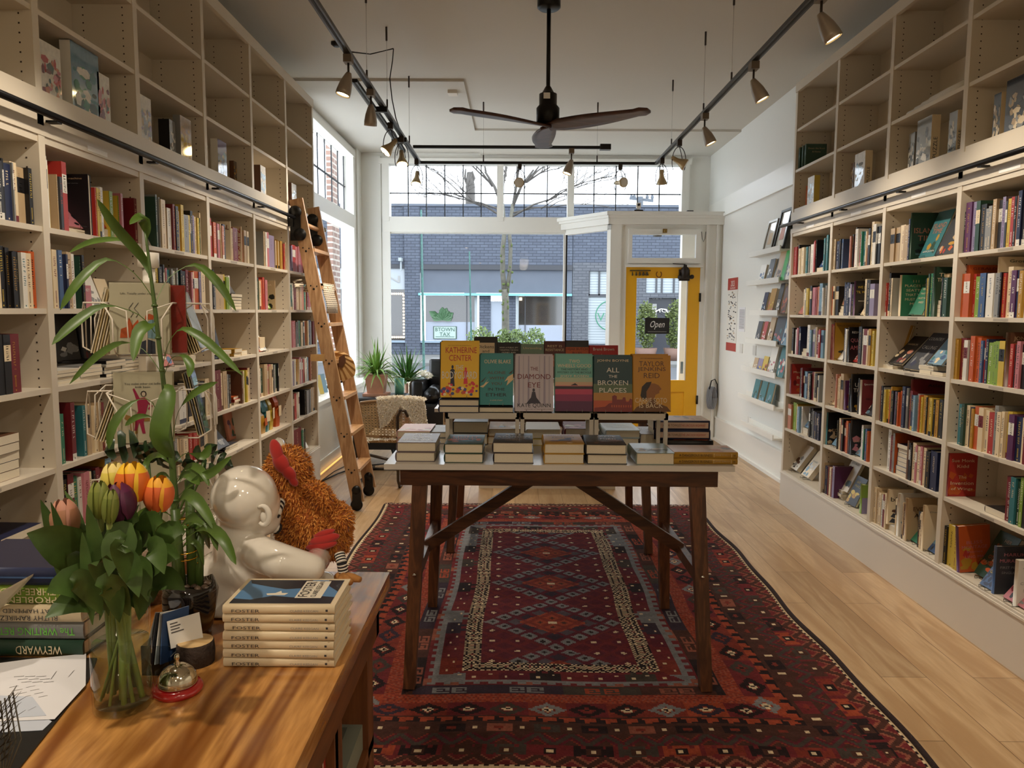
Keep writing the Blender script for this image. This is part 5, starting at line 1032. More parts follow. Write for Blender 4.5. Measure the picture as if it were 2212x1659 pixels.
def sheet(pxs, dz, what, m, marks=()):
    ps = [at(x, y, 'Z', DZ + dz) for x, y in pxs]; c = sum(ps, Vector()) / len(ps)
    t = thing('paper_sheet', c, what, 'paper'); b = MB().add([tuple(p) for p in ps] + [(p.x, p.y, p.z - .0006) for p in ps], [tuple(range(len(ps))), tuple(range(len(ps), 2 * len(ps)))[::-1]] + [(i, (i + 1) % len(ps), (i + 1) % len(ps) + len(ps), i + len(ps)) for i in range(len(ps))]); b.build('sheet', m, t)
    k = MB()
    for x0, y0, x1, y1, th in marks:
        a, e = at(x0, y0, 'Z', DZ + dz + .0004), at(x1, y1, 'Z', DZ + dz + .0004); k.bar(a, e, th, .0002, up=(0, 0, 1)) if 0 else k.add([a + Vector((0, -th / 2, 0)), e + Vector((0, -th / 2, 0)), e + Vector((0, th / 2, 0)), a + Vector((0, th / 2, 0))], [(0, 1, 2, 3)])
    if k.f: k.build('printed_marks', ink, t)
sheet([(-60, 1470), (-60, 1585), (92, 1577), (112, 1558)], .0042, 'lowest white sheet at the bottom left desk corner', paper2)
sheet([(-60, 1440), (-60, 1560), (118, 1553), (185, 1480), (186, 1412), (60, 1424)], .0056, 'white printed invoice sheet lying on the black mat', paper,
      [(30 + k * 8, 1462 + k % 3 * 6, 52 + k * 8, 1460 + k % 3 * 6, .0012) for k in range(9)] + [(20 + k * 9, 1485 + k % 4 * 7, 40 + k * 9, 1481 + k % 4 * 7, .001) for k in range(8)] + [(110, 1467, 122, 1450, .004), (148, 1462, 160, 1448, .005), (60, 1528, 82, 1524, .002), (10, 1540, 40, 1537, .001)])
sheet([(-60, 1500), (-60, 1556), (100, 1545), (70, 1505)], .0064, 'bluish slip lying across the printed invoice', paper2, [(60, 1535, 78, 1526, .0015), (20, 1545, 34, 1538, .0015)])
t = thing('laptop_corner', at(0, 1262, 'Z', 1.03), 'white wedge shaped screen edge at the far left of the desk', 'screen')  # corner of the laptop screen
o_ = WL[t.name]; q = [at(-60, 1312, 'Z', 1.02), at(60, 1246, 'Z', 1.05), at(58, 1252, 'Z', 1.045), at(-60, 1370, 'Z', .95)]
MB().add([tuple(p) for p in q] + [(p.x, p.y + .02, p.z) for p in q], [(0, 1, 2, 3), (7, 6, 5, 4), (0, 4, 5, 1), (1, 5, 6, 2), (2, 6, 7, 3), (3, 7, 4, 0)]).build('casing', M('aged_white_plastic', (222, 208, 180), .4), t)
MB().lathe([(.03, 0), (.03, .006), (.012, .012), (.012, .06)], (o_.x - .16, o_.y + .0, DZ), 16).build('stand', M('aged_white_plastic', (0, 0, 0)), t)

# glass vase with tulips
vc = Vector((-.592, 1.075, DZ)); vr = .042; vh = .185
t = thing('glass_vase', vc, 'clear glass cylinder vase of water with tulip stems on the desk', 'vase')
gl = bpy.data.materials.new('vase_glass'); gl.use_nodes = True; gb = gl.node_tree.nodes['Principled BSDF']; gb.inputs['Transmission Weight'].default_value = 1; gb.inputs['Roughness'].default_value = .02; gb.inputs['IOR'].default_value = 1.45; gb.inputs['Base Color'].default_value = (.93, .97, .95, 1)
vt = glassmat('vase_thin_glass', (248, 252, 250), 1.6)
MB().lathe([(0, .0), (vr * .9, .0), (vr, .004), (vr, vh), (vr - .003, vh), (vr - .003, .012), (0, .010)], vc, 32).build('glass', vt, t)
MB().lathe([(vr, vh - .001), (vr + .0008, vh + .001), (vr - .003, vh + .001)], vc, 32).build('rim', glassmat('rim_glass', (235, 244, 240)), t)
MB().lathe([(vr - .0032, .013), (vr - .0032, .105), (0, .105)], vc, 32).build('water', glassmat('vase_water', (236, 242, 230)), t)
t = thing('tulip_bouquet', vc + Vector((0, 0, .02)), 'bouquet of yellow orange, purple and pink tulips with dark leaves in the vase', 'flowers')
stem_m = M('tulip_stem', (146, 158, 84), .5); leaf_d = M('ruscus_leaf', (72, 98, 42), .4, var=.5, scale=40); leaf_t = M('tulip_leaf', (88, 118, 58), .45, var=.4, scale=30)
def petal_head(mb, base, up, L_, r, nm, seed=0):
    up = Vector(up).normalized(); x = up.orthogonal().normalized(); y = up.cross(x); rr = random.Random(seed)
    for ring, (n, rs, off) in enumerate(((3, .82, 0), (3, 1.0, PI / 3))):
        for k in range(n):
            a0 = 2 * PI * k / n + off + rr.uniform(-.1, .1); vs = []; nu, nv = 6, 8
            for j in range(nv + 1):
                v = j / nv; rad = r * rs * (math.sin(PI * min(1, (v * .80 + .12))) ** .55); wa = 1.25 * (.55 + .45 * min(1, v * 4)) * (1 - .72 * v ** 6)
                for i in range(nu + 1):
                    u = (i / nu - .5) * 2 * wa * .62; aa = a0 + u; rr_ = rad * (1 - .06 * abs(i / nu - .5)); vs.append(base + up * (L_ * v) + (x * math.cos(aa) + y * math.sin(aa)) * rr_)
            fs = [(j * (nu + 1) + i, j * (nu + 1) + i + 1, (j + 1) * (nu + 1) + i + 1, (j + 1) * (nu + 1) + i) for j in range(nv) for i in range(nu)]
            o = len(mb.v); mb.v += [tuple(p) for p in vs]
            for q in fs: mb.f.append(tuple(o + z for z in q)); mb.s.append(True); i = q[0] % (nu + 1); mb.m.append(0 if (i == 0 or q[0] // (nu + 1) > nv - 3) else 1)
for nm, px, py, Y, L_, r, edge, mid, tilt in (('orange', 287, 1082, 1.05, .056, .024, (240, 190, 40), (222, 110, 34), (.0, .05, 1)), ('orange', 341, 1102, 1.06, .05, .022, (238, 170, 44), (222, 106, 52), (.1, 0, 1)),
      ('yellow', 252, 1070, 1.10, .05, .02, (238, 216, 130), (226, 206, 90), (-.05, 0, 1)), ('purple', 264, 1122, 1.02, .052, .024, (88, 26, 62), (70, 18, 50), (-.15, 0, 1)), ('pink', 146, 1158, 1.04, .054, .02, (198, 140, 116), (182, 128, 96), (-.08, 0, 1)),
      ('green', 215, 1118, .99, .05, .015, (128, 136, 60), (118, 128, 54), (.05, 0, 1)), ('green', 236, 1128, .98, .045, .011, (132, 140, 66), (112, 124, 50), (.12, 0, 1))):
    b = MB(); hb = at(px, py, 'Y', Y); petal_head(b, hb, tilt, L_, r, nm, px)
    h = b.build('tulip_head', [M('petal_%s_edge' % nm + str(px), edge, .5), M('petal_%s_mid' % nm + str(px), mid, .5)], t); h['label'] = nm.replace('orange', 'yellow edged orange') + ' tulip head'
    rr = random.Random(px); ft = vc + Vector((rr.uniform(-.024, .024), rr.uniform(-.024, .024), .016)); mid_ = vc + Vector(((hb.x - vc.x) * .25, (hb.y - vc.y) * .3, vh)); mid_.x = max(vc.x - .028, min(vc.x + .028, mid_.x))
    pts = [ft.lerp(mid_, s) for s in (0, .35, .7)] + [mid_, mid_.lerp(hb, .5) + Vector((0, 0, .012)), hb + Vector((0, 0, .004))]
    MB().tube(pts, [.0042, .0046, .0046, .0042, .004, .0042], 8).build('stem', stem_m, t)
b = MB(); rr = random.Random(8)
for k in range(14):
    a = rr.uniform(0, 6.28); a2 = a + rr.uniform(2.2, 4); f0 = vc + Vector((.03 * math.cos(a), .03 * math.sin(a), .016)); f1 = vc + Vector((.026 * math.cos(a2), .026 * math.sin(a2), vh)); b.tube([f0, f0.lerp(f1, .5), f1, f1 + (f1 - f0) * .25], rr.choice((.0022, .003, .0045)), 6)
b.build('filler_stems', stem_m, t)
def oval_leaf(mb, px0, py0, px1, py1, Y0, Y1, w, up=(0, -1, .35), n=9, bend=.02, mat=0, sharp=1):
    a, c = at(px0, py0, 'Y', Y0), at(px1, py1, 'Y', Y1); pts = []; wd_ = []
    for i in range(n):
        s = i / (n - 1); p = a.lerp(c, s); p.z += bend * math.sin(PI * s) * 1.0; pts.append(p); wd_.append(max(.0006, w * (math.sin(PI * (s ** sharp)) ** .8)))
    mb.leaf(pts, wd_, up=up, mat=mat, fold=.18)
b = MB()
for a in ((270, 1285, 58, 1152, 1.06, .98, .032), (262, 1300, 100, 1280, 1.04, .94, .028), (268, 1310, 98, 1335, 1.03, .95, .020), (245, 1270, 285, 1130, .98, .99, .024), (230, 1240, 195, 1130, 1.0, 1.0, .02), (300, 1200, 352, 1128, 1.05, 1.03, .019),
          (270, 1170, 235, 1245, .97, .95, .018), (262, 1210, 300, 1290, .97, .95, .017), (292, 1220, 320, 1300, .98, .97, .016), (310, 1260, 388, 1205, 1.0, 1.0, .018), (310, 1280, 400, 1275, 1.02, 1.0, .017), (240, 1300, 215, 1210, .97, .95, .020),
          (280, 1330, 205, 1265, .98, .94, .018), (300, 1340, 330, 1270, .99, .97, .016), (250, 1190, 300, 1125, 1.02, 1.02, .018), (190, 1300, 165, 1190, 1.0, .98, .018), (330, 1210, 400, 1150, 1.05, 1.06, .016), (272, 1260, 262, 1180, .95, .93, .016),
          (258, 1345, 235, 1265, .97, .96, .016), (320, 1190, 355, 1240, 1.0, .97, .016), (220, 1330, 150, 1250, .98, .96, .018)): oval_leaf(b, *a)
for k in range(15):
    a0 = rr.uniform(190, 350); b0 = rr.uniform(1180, 1330); an = rr.uniform(0, 6.28); ln = rr.uniform(40, 80); oval_leaf(b, a0, b0, a0 + ln * math.cos(an), b0 + ln * .9 * math.sin(an), rr.uniform(1.0, 1.12), rr.uniform(.99, 1.12), rr.uniform(.011, .018))
b.build('dark_leaves', leaf_d, t)
b = MB()
for a in ((150, 1290, 88, 1080, 1.05, 1.02, .012), (165, 1300, 110, 1085, 1.04, 1.0, .009), (235, 1330, 188, 1090, 1.0, .97, .013), (205, 1250, 140, 1060, 1.07, 1.07, .008), (215, 1340, 300, 1090, 1.06, 1.07, .010), (255, 1300, 330, 1080, 1.05, 1.05, .009), (200, 1350, 178, 1150, .99, .97, .009)): oval_leaf(b, *a, sharp=.7)
b.build('tulip_leaves', leaf_t, t)

# lucky bamboo in a black pot
pc = Vector((-.60, 1.33, DZ))
t = thing('bamboo_plant', pc, 'tall lucky bamboo plant with arching leaves in a glossy black pot', 'plant')
b = MB(); prof = [(0, 0), (.032, 0), (.040, .02), (.046, .055), (.048, .085), (.044, .10), (.040, .10), (.040, .085), (0, .083)]
b.lathe(prof, pc, 28); b.v = [(x + .003 * math.sin(z * 160 + 4 * math.atan2(y - pc.y, x - pc.x)), y, z + (.006 * math.sin(3 * math.atan2(y - pc.y, x - pc.x)) if z > DZ + .09 else 0)) for x, y, z in b.v]
b.build('pot', M('black_glaze', (20, 15, 14), .08, coat=1), t)
b = MB(); rr = random.Random(6)
for k in range(46):
    a = rr.uniform(0, 6.28); q = .036 * math.sqrt(rr.random()); b.ell((pc.x + q * math.cos(a), pc.y + q * math.sin(a), DZ + .088 + rr.uniform(0, .006)), (rr.uniform(.005, .008), rr.uniform(.005, .007), .004), n=8, k=5)
b.build('pebbles', M('brown_pebbles', (92, 72, 54), .5, var=.5, scale=90), t)
stalk = M('bamboo_green', (74, 96, 40), .4, var=.3, scale=50); blade = M('bamboo_leaf', (84, 112, 40), .4, var=.45, scale=25)
PX = [(385, 1300), (380, 1200), (378, 1080), (372, 1000), (362, 900), (350, 800), (342, 730), (334, 660), (325, 590), (318, 530), (312, 490)]
YB = 1.32
pts = [at(x, y, 'Y', YB) for x, y in PX]; b = MB().tube(pts, [.009, .008, .007, .006, .0045, .0042, .004, .0038, .003, .0025, .002], 10)
for q in (1, 2, 4, 5, 6, 7): b.tube([pts[q] - Vector((0, 0, .002)), pts[q] + Vector((0, 0, .002))], [.009, .009] if q < 3 else [.0055, .0055], 10)
for dx, h_ in ((-.012, .24), (.013, .2), (.004, .29)): b.tube([(pc.x + dx, pc.y + dx * .5, DZ + .08), (pc.x + dx * 1.3, pc.y + dx, DZ + h_)], [.009, .0085], 10)
b.build('stalk', stalk, t)
b = MB()
def arch(pxs, w, ys=None, wmax=.45, mat=0):
    n = 12; P_ = [at(x, y, 'Y', YB + (ys[i] if ys else 0)) for i, (x, y) in enumerate(pxs)]; pts = []
    for i in range(n + 1):
        s = i / n * (len(P_) - 1); k = min(int(s), len(P_) - 2); f = s - k; p0, p1, p2, p3 = P_[max(k - 1, 0)], P_[k], P_[k + 1], P_[min(k + 2, len(P_) - 1)]
        pts.append(.5 * ((2 * p1) + (p2 - p0) * f + (2 * p0 - 5 * p1 + 4 * p2 - p3) * f * f + (3 * p1 - p0 - 3 * p2 + p3) * f ** 3))
    wd_ = [w * .82 * max(.08, (math.sin(PI * min(1, max(0, (i / n - wmax) / (1 - wmax)))) if i / n > wmax else 0) ** .7) for i in range(n + 1)]; wd_[-1] = .0003
    b.leaf(pts, wd_, up=(.15, -1, .3), fold=.3, mat=mat)
arch([(322, 600), (310, 560), (250, 490), (210, 430)], .011, [0, 0, -.05, -.08], .1); arch([(315, 530), (318, 500), (306, 470), (280, 485)], .012, [0, 0, -.02, -.05], .2)
arch([(328, 640), (290, 590), (230, 560), (170, 610), (130, 670)], .010, [0, -.02, -.04, -.07, -.08]); arch([(335, 720), (300, 680), (225, 660), (160, 700), (112, 745)], .011, [0, -.02, -.05, -.08, -.1])
arch([(345, 800), (310, 755), (265, 740), (210, 770), (150, 830)], .009, [0, 0, .02, .04, .05]); arch([(338, 650), (365, 600), (420, 572), (470, 610), (510, 672)], .010, [0, .02, .04, .05, .06])
arch([(352, 790), (365, 740), (395, 710), (450, 740), (525, 812)], .010, [0, -.01, -.02, -.03, -.04]); arch([(355, 810), (370, 775), (395, 768), (412, 790), (408, 815)], .009, [0, 0, -.02, -.03, -.05])
arch([(333, 700), (325, 700), (300, 720), (288, 780)], .014, [-.01, -.04, -.06, -.08], .15); arch([(205, 540), (190, 520), (170, 525), (150, 540)], .006) if 0 else arch([(316, 560), (270, 520), (200, 522), (150, 545)], .007, [0, .03, .05, .06], .3)
arch([(352, 830), (365, 850), (345, 940), (372, 990)], .020, [-.02, -.04, -.06, -.03], .12); arch([(360, 960), (330, 870), (285, 870), (245, 920), (235, 970)], .010, [0, -.02, -.04, -.06, -.06]); arch([(365, 980), (340, 910), (300, 900), (270, 920)], .007)
arch([(372, 960), (385, 890), (420, 850), (470, 825)], .008, [0, -.02, -.04, -.06]); arch([(370, 1010), (400, 980), (440, 985), (455, 960)], .010); arch([(378, 1080), (420, 1040), (460, 1020), (500, 985)], .010, [0, -.03, -.05, -.06], .2)
arch([(378, 1100), (400, 1070), (430, 1085), (470, 1150)], .013, [-.02, -.06, -.08, -.1], .2); arch([(380, 1150), (410, 1120), (450, 1125), (470, 1190)], .012, [-.02, -.06, -.08, -.1], .2); arch([(380, 1180), (440, 1140), (480, 1160), (510, 1220)], .012, [-.03, -.08, -.12, -.14], .25)
arch([(378, 1120), (340, 1100), (300, 1120), (270, 1160)], .012, [0, -.03, -.04, -.05], .2); arch([(380, 1200), (360, 1150), (340, 1130), (310, 1140)], .012, [0, -.05, -.08, -.1], .2)
rr = random.Random(21)
for k in range(13):
    y0 = rr.uniform(1010, 1200); a0 = 380 + rr.uniform(-6, 14); sgn = 1 if rr.random() < .75 else -1; l = rr.uniform(30, 78); arch([(a0, y0), (a0 + sgn * l * .4, y0 - l * .5), (a0 + sgn * l * .8, y0 - l * .35), (a0 + sgn * l, y0 + l * rr.uniform(-.2, .6))], rr.uniform(.005, .011), [0, rr.uniform(-.03, .03), rr.uniform(-.05, .05), rr.uniform(-.06, .06)], .2)
b.build('blades', blade, t)
MB().tube([(pc.x + .016 * math.cos(a), pc.y + .016 * math.sin(a), DZ + .135 + .002 * a) for a in np.linspace(0, 14, 50)], .0012, 5).tube([(pc.x + .016 * math.cos(a), pc.y + .016 * math.sin(a), DZ + .20 + .002 * a) for a in np.linspace(0, 14, 50)], .0012, 5).build('gold_tie', M('gold_foil', (214, 160, 50), .25, 1), t)
# trailing vine leaves around the stalk (swiss cheese plant)
t = thing('swiss_cheese_plant', at(330, 1180, 'Y', 1.5), 'dark green holed leaved vine plant behind the bamboo stalk', 'plant')
b = MB(); lm = M('vine_leaf', (34, 56, 26), .35, var=.5, scale=40)
for x0, y0, x1, y1, Y, w in ((300, 955, 225, 975, 1.45, .034), (300, 985, 345, 960, 1.45, .022), (318, 960, 395, 1000, 1.47, .028), (330, 1000, 300, 960, 1.46, .02), (400, 1000, 470, 960, 1.5, .02), (420, 1010, 470, 1010, 1.48, .018), (455, 985, 505, 1010, 1.5, .022), (430, 1040, 400, 990, 1.5, .018), (352, 1010, 372, 965, 1.44, .02)):
    a, c = at(x0, y0, 'Y', Y), at(x1, y1, 'Y', Y - .03); n = 9; dirv = (c - a); nx_ = dirv.cross(Vector((0, -1, .3))).normalized(); vs = [a]; ring = []
    for side_ in (1, -1):
        for i in range(1, n): s = i / n; ww = w * math.sin(PI * s ** .75) ** .7 * (1 - .35 * (i % 3 == 0)); vs.append(a + dirv * s + nx_ * side_ * ww + Vector((0, .006 * side_, 0)))
    vs.append(c); rib = [a + dirv * i / n + Vector((0, -.006, 0)) for i in range(1, n)]; o = len(vs); vs += rib; fs = []
    for sd, base in ((0, 1), (1, n)):
        fs.append((0, base, o)); fs += [(base + i, base + i + 1, o + i + 1, o + i) for i in range(n - 2) if not (i % 3 == 1 and i < 6)] ; fs.append((base + n - 2, 2 * n - 1, o + n - 2))
    b.add(vs, fs, 0, True)
b.build('leaves', lm, t)
b = MB()
for pxs in (((330, 1210), (345, 1080), (300, 990), (290, 960)), ((335, 1210), (350, 1100), (325, 1040), (318, 970)), ((345, 1210), (400, 1100), (430, 1040), (440, 1000)), ((340, 1210), (380, 1120), (420, 1030), (480, 1000))): b.tube([at(x, y, 'Y', 1.46) for x, y in pxs], .0028, 6)
b.build('vine', stalk, t)
MB().lathe([(0, 0), (.04, 0), (.05, .09), (.047, .09), (.045, .08), (0, .078)], (at(340, 1300, 'Y', 1.5).x, 1.5, DZ), 24).build('woven_pot', M('braided_pot', (150, 124, 100), .8, var=.8, scale=160), t)
# small wooden block, brochures, wood slice card holder, card, bell
t = thing('wooden_box', at(340, 1350, 'Z', DZ), 'small honey wooden box standing behind the glass vase', 'box')
c = WL[t.name]; MB().box(c.x - .035, c.x + .035, 1.50 - .02, 1.50 + .02, DZ, DZ + .085).build('box', fir_s, t)
for i, (px, c_, an) in enumerate(((322, 'a', .35), (330, 'd', .25), (337, 'w', .18), (344, 'b', .1))):
    p = at(px, 1440, 'Z', DZ); r = cover_book('brochure', '%s fanned brochure in the clear holder beside the vase, %s' % (CN[c_], ORD[i]), .055, .085, .002, c_, (), None, (p.x - .005 + i * .004, p.y + .01 - .02, DZ + .008), (0, an, 1.15), pb=True, cat='brochure')
t = thing('brochure_holder', (-.585, 1.21, DZ), 'clear plastic brochure holder between vase and bell', 'holder')
MB().box(-.612, -.565, 1.17, 1.172, DZ, DZ + .05).box(-.612, -.61, 1.17, 1.26, DZ, DZ + .05).box(-.567, -.565, 1.17, 1.26, DZ, DZ + .03).box(-.612, -.565, 1.17, 1.26, DZ, DZ + .002).build('tray', glassmat('acrylic', (220, 226, 230)), t)
c = at(407, 1448, 'Z', DZ); c.y += .03
t = thing('wood_slice_holder', c, 'round wood slice with bark used as a card holder', 'card holder')
MB().lathe([(0, 0), (.030, 0), (.0315, .018), (.030, .036), (.028, .038)], c, 24).build('bark', M('dark_bark', (66, 50, 40), .9, var=.6, scale=90, bump=.6), t)
MB().lathe([(.0285, .038), (.0, .0385)], c, 24).build('cut_face', wood('pale_cut_wood', (196, 158, 104), (222, 190, 138), 'X', 4, .6), t)
t = thing('business_card', c + Vector((-.012, .0, .036)), 'white business card standing in the wood slice', 'card')
TT = Matrix.Translation(c + Vector((-.012, -.004, .034))) @ Matrix.Rotation(.62, 4, 'Z') @ Matrix.Rotation(-.12, 4, 'X') @ Matrix.Rotation(-.08, 4, 'Y')
MB().box(-.026, .026, 0, .0005, 0, .047, T=TT).build('card', M('card_white', (238, 234, 226), .6), t)
l = MB(); 
for k, (w, z) in enumerate(((.012, .041), (.016, .036), (.014, .031), (.02, .026))): l.text(['TOM', 'MCCANN', 'books', 'and maps'][k], -.022, z, w, .0026, T=TT @ Matrix.Translation((0, -.0004, 0)), anchor='l') if 0 else l.add([(-.022, -.0004, z - .001), (-.022 + w, -.0004, z - .001), (-.022 + w, -.0004, z + .001), (-.022, -.0004, z + .001)], [(0, 1, 2, 3)], T=TT)
l.build('printed_lines', ink, t)
c = at(385, 1492, 'Z', DZ)
t = thing('call_bell', c, 'chrome call bell on a red round base', 'bell')
MB().lathe([(0, 0), (.037, 0), (.038, .006), (.034, .011), (.029, .012), (0, .012)], c, 32).build('base', M('red_enamel', (176, 22, 26), .2, coat=1), t)
MB().lathe([(.029, .013), (.0295, .017), (.0275, .027), (.022, .036), (.012, .042), (0, .043)], c, 32).build('dome', M('brass_chrome', (214, 206, 186), .1, 1), t)
MB().lathe([(.004, .042), (.005, .046), (.0025, .05), (.0045, .055), (.003, .06), (0, .061)], c, 12).build('plunger', M('brass_chrome', (0, 0, 0)), t)
t = thing('dry_twigs', at(8, 1640, 'Z', DZ), 'dry needle twigs rising at the bottom left corner', 'twigs')
b = MB(); rr = random.Random(9); p0 = at(5, 1700, 'Y', .8)
for k in range(5):
    p1 = at(-8 + k * 9, 1520 - k * 6, 'Y', .85); p1 = p0.lerp(p1, 1); b.tube([p0, p0.lerp(p1, .5) + Vector((.004 * k, 0, 0)), p1], .0009, 5)
    for j in range(9):
        q = p0.lerp(p1, .3 + j * .08); b.tube([q, q + Vector((rr.uniform(.004, .02), rr.uniform(-.01, .01), rr.uniform(.01, .025)))], [.0007, .0002], 4)
b.build('needles', M('dry_needle', (70, 62, 46), .7), t)

# ------------------------------------------------------------------ greeting card spinner behind the desk
rx_, ry_ = -.955, 1.95
t = thing('card_spinner', (rx_, ry_, 0), 'white wire greeting card spinner rack behind the desk', 'rack')
wp = M('rack_white', (232, 226, 214), .35)
MB().tube([(rx_, ry_, .02), (rx_, ry_, 1.62)], .015, 14).lathe([(.017, 1.605), (.026, 1.608), (.026, 1.645), (0, 1.647)], (rx_, ry_, 0), 16).build('pole', wp, t)
MB().lathe([(0, 0), (.2, 0), (.2, .015), (.02, .025)], (rx_, ry_, 0), 24).build('base', wp, t)
cards = M('card_stock', (222, 212, 190), .6); cello = glassmat('cellophane', (232, 232, 228)); kraft = M('kraft_envelope', (196, 176, 130), .7)
for z in (1.475, 1.255, 1.03, .80):
    for q, an in enumerate((.25, HP + .25, .25 - HP, PI + .25)):
        TT = Matrix.Translation((rx_, ry_, z)) @ Matrix.Rotation(an, 4, 'Z') @ Matrix.Translation((0, -.135, 0)); w = .078
        b = MB(); T3 = lambda p: TT @ Vector(p)
        b.tube([T3(p) for p in ((-w, .09, .04), (-w, .0, .04), (-w * .7, -.012, .0), (-w * .7, -.012, -.07), (-w * .7, .02, -.09), (-w * .5, .09, -.09))], .0022, 6)
        b.tube([T3(p) for p in ((w, .09, .04), (w, .0, .04), (w * .7, -.012, .0), (w * .7, -.012, -.07), (w * .7, .02, -.09), (w * .5, .09, -.09))], .0022, 6)
        b.tube([T3(p) for p in ((-w, .0, .04), (-w * .3, -.012, .02), (-w * .25, -.014, -.08))], .0018, 6).tube([T3(p) for p in ((w, .0, .04), (w * .3, -.012, .02), (w * .25, -.014, -.08))], .0018, 6).tube([T3((-w * .7, .02, -.09)), T3((w * .7, .02, -.09))], .002, 6)
        b.build('wire_pocket', M('rack_wire', (206, 196, 180), .35), t)
def card(TT, w, h, what, art, n=4, m=None):
    r = thing('greeting_card', TT.translation, what, 'card'); r.rotation_euler = TT.to_euler(); WL[r.name] = TT.translation.copy(); b = MB()
    for k in range(n): b.box(-w / 2, w / 2, k * .006 + .0, k * .006 + .0016, 0, h, 0 if k % 2 == 0 else 1)
    b.build('card', [m or cards, kraft], r, local=True); art(r)
    MB().box(-w / 2 - .003, w / 2 + .003, -.003, -.0026, -.001, h + .003).build('cellophane_sleeve', cello, r, local=True); return r
def cT(z, an, tilt=.1): return Matrix.Translation((rx_, ry_, z)) @ Matrix.Rotation(an, 4, 'Z') @ Matrix.Translation((0, -.128, -.085)) @ Matrix.Rotation(-tilt, 4, 'X')
fl1 = [c3('flame', (214, 96, 44)), c3('smoke', (96, 96, 100)), c3('char_navy', (52, 58, 78)), c3('sky_card', (138, 176, 196))]
def art1(r):
    l = MB().text('Life. Totally under control.', 0, .148, .085, .006, T=Matrix.Translation((0, -.0012, 0))); l.build('card_lettering', cov('d'), r, local=True)
    a = MB(); TT = Matrix.Translation((0, -.001, 0)); a.poly([(-.045, .04), (.0, .04), (.012, .06), (.0, .068), (-.004, .085), (-.016, .07), (-.024, .09), (-.03, .066), (-.042, .062)], 0, T=TT)
    for x in (-.02, -.008): a.tube([(x, -.001, .09), (x + .006, -.001, .1), (x - .004, -.001, .112), (x + .006, -.001, .126)], .0008, 4, 1)
    a.poly([(-.002, .0), (.035, .0), (.034, .03), (.018, .036), (.004, .03)], 2, T=TT).poly([(.014, .04), (.04, .036), (.044, .075), (.028, .085), (.016, .078)], 3, T=TT).poly([(.012, .085), (.03, .084), (.034, .094), (.022, .099), (.014, .095)], 0, T=TT)
    a.build('printed_picture', fl1, r, local=True)
mg = [c3('magenta_suit', (182, 36, 88)), c3('leopard', (178, 134, 74)), c3('card_skin', (236, 214, 196)), c3('card_hair', (52, 34, 40))]
def art2(r):
    l = MB().text('You make other cat ladies', 0, .146, .085, .0055, T=Matrix.Translation((0, -.0012, 0))).text('look basic.', 0, .138, .036, .0055, T=Matrix.Translation((0, -.0012, 0))); l.build('card_lettering', cov('d'), r, local=True)
    a = MB(); TT = Matrix.Translation((0, -.001, 0)); a.poly([(-.034, .052), (.03, .052), (.036, .06), (.026, .066), (-.03, .066), (-.04, .07), (-.044, .06)], 1, T=TT)
    for x in (-.03, -.02, .02, .028): a.poly([(x, .022), (x + .006, .022), (x + .008, .055), (x - .001, .055)], 1, T=TT)
    T2 = Matrix.Translation((0, -.0014, 0)); a.poly([(-.012, .075), (.006, .075), (.012, .1), (.004, .112), (-.008, .11), (-.02, .135), (-.024, .133), (-.014, .1)], 0, T=T2).poly([(-.014, .076), (.006, .076), (.0, .05), (.004, .022), (-.003, .022), (-.01, .05), (-.016, .03), (-.022, .03)], 0, T=T2)
    a.poly([(.006, .105), (.022, .09), (.012, .08), (.01, .084), (.015, .09)], 0, T=T2); a.poly([(.001 + .007 * math.cos(k), .121 + .0075 * math.sin(k)) for k in np.linspace(0, 5.6, 8)], 3, T=Matrix.Translation((0, -.0016, 0))).poly([(.001 + .0045 * math.cos(k), .120 + .0055 * math.sin(k)) for k in np.linspace(0, 5.6, 8)], 2, T=Matrix.Translation((0, -.0019, 0)))
    a.build('printed_picture', mg, r, local=True)
noart = lambda r: None
card(cT(1.475, .25), .135, .175, 'cream card with a burning chair picture in the upper front pocket', art1)
card(cT(1.255, .25), .135, .175, 'cream card with a woman in magenta riding a leopard, lower front pocket', art2)
card(cT(1.03, .25), .135, .17, 'cream card half hidden behind the tulips, third front pocket', noart)
card(cT(1.475, .25 - HP, .25), .13, .165, 'pile of cream cards in the upper left pocket of the rack', noart, 6); card(cT(1.255, .25 - HP, .35), .13, .165, 'pile of cream cards leaning in the second left pocket of the rack', noart, 6)
card(cT(1.475, HP + .25, .3), .12, .16, 'cards with kraft envelopes leaning in the upper right pocket', noart, 6, kraft); card(cT(1.255, HP + .25, .2), .06, .17, 'slim silver wrapped cards in the second right pocket', noart, 4, cov('a'))
r_ = card(Matrix.Translation((rx_ + .10, ry_ - .06, 1.39)) @ Matrix.Rotation(.3, 4, 'Z'), .035, .17, 'slim red card packet in the upper right of the rack', noart, 3, cov('r'))
# ------------------------------------------------------------------ white glazed baby sculpture hugging a plush hen
ceramic = M('white_glaze', (236, 228, 214), .07, coat=1)
def blob(name, parts, mat, parent, vox=.004, smooth=24):
    """merge rounded masses into one continuous skin"""
    b = MB()
    for q in parts:
        if q[0] == 'e': b.ell(q[1], q[2], T=q[3] if len(q) > 3 else None, n=20, k=14)
        else: b.tube(q[1], q[2], 16)
        if q[0] == 't':
            b.ell(q[1][0], q[2][0], n=16, k=10); b.ell(q[1][-1], q[2][-1], n=16, k=10)
    b.v = [(x, y, max(z, DZ + .002)) for x, y, z in b.v]; o = b.build(name, mat, parent); r = o.modifiers.new('skin', 'REMESH'); r.mode = 'VOXEL'; r.voxel_size = vox; r.use_smooth_shade = True
    s = o.modifiers.new('soft', 'SMOOTH'); s.iterations = smooth; s.factor = .7; return o
YB_ = 1.46
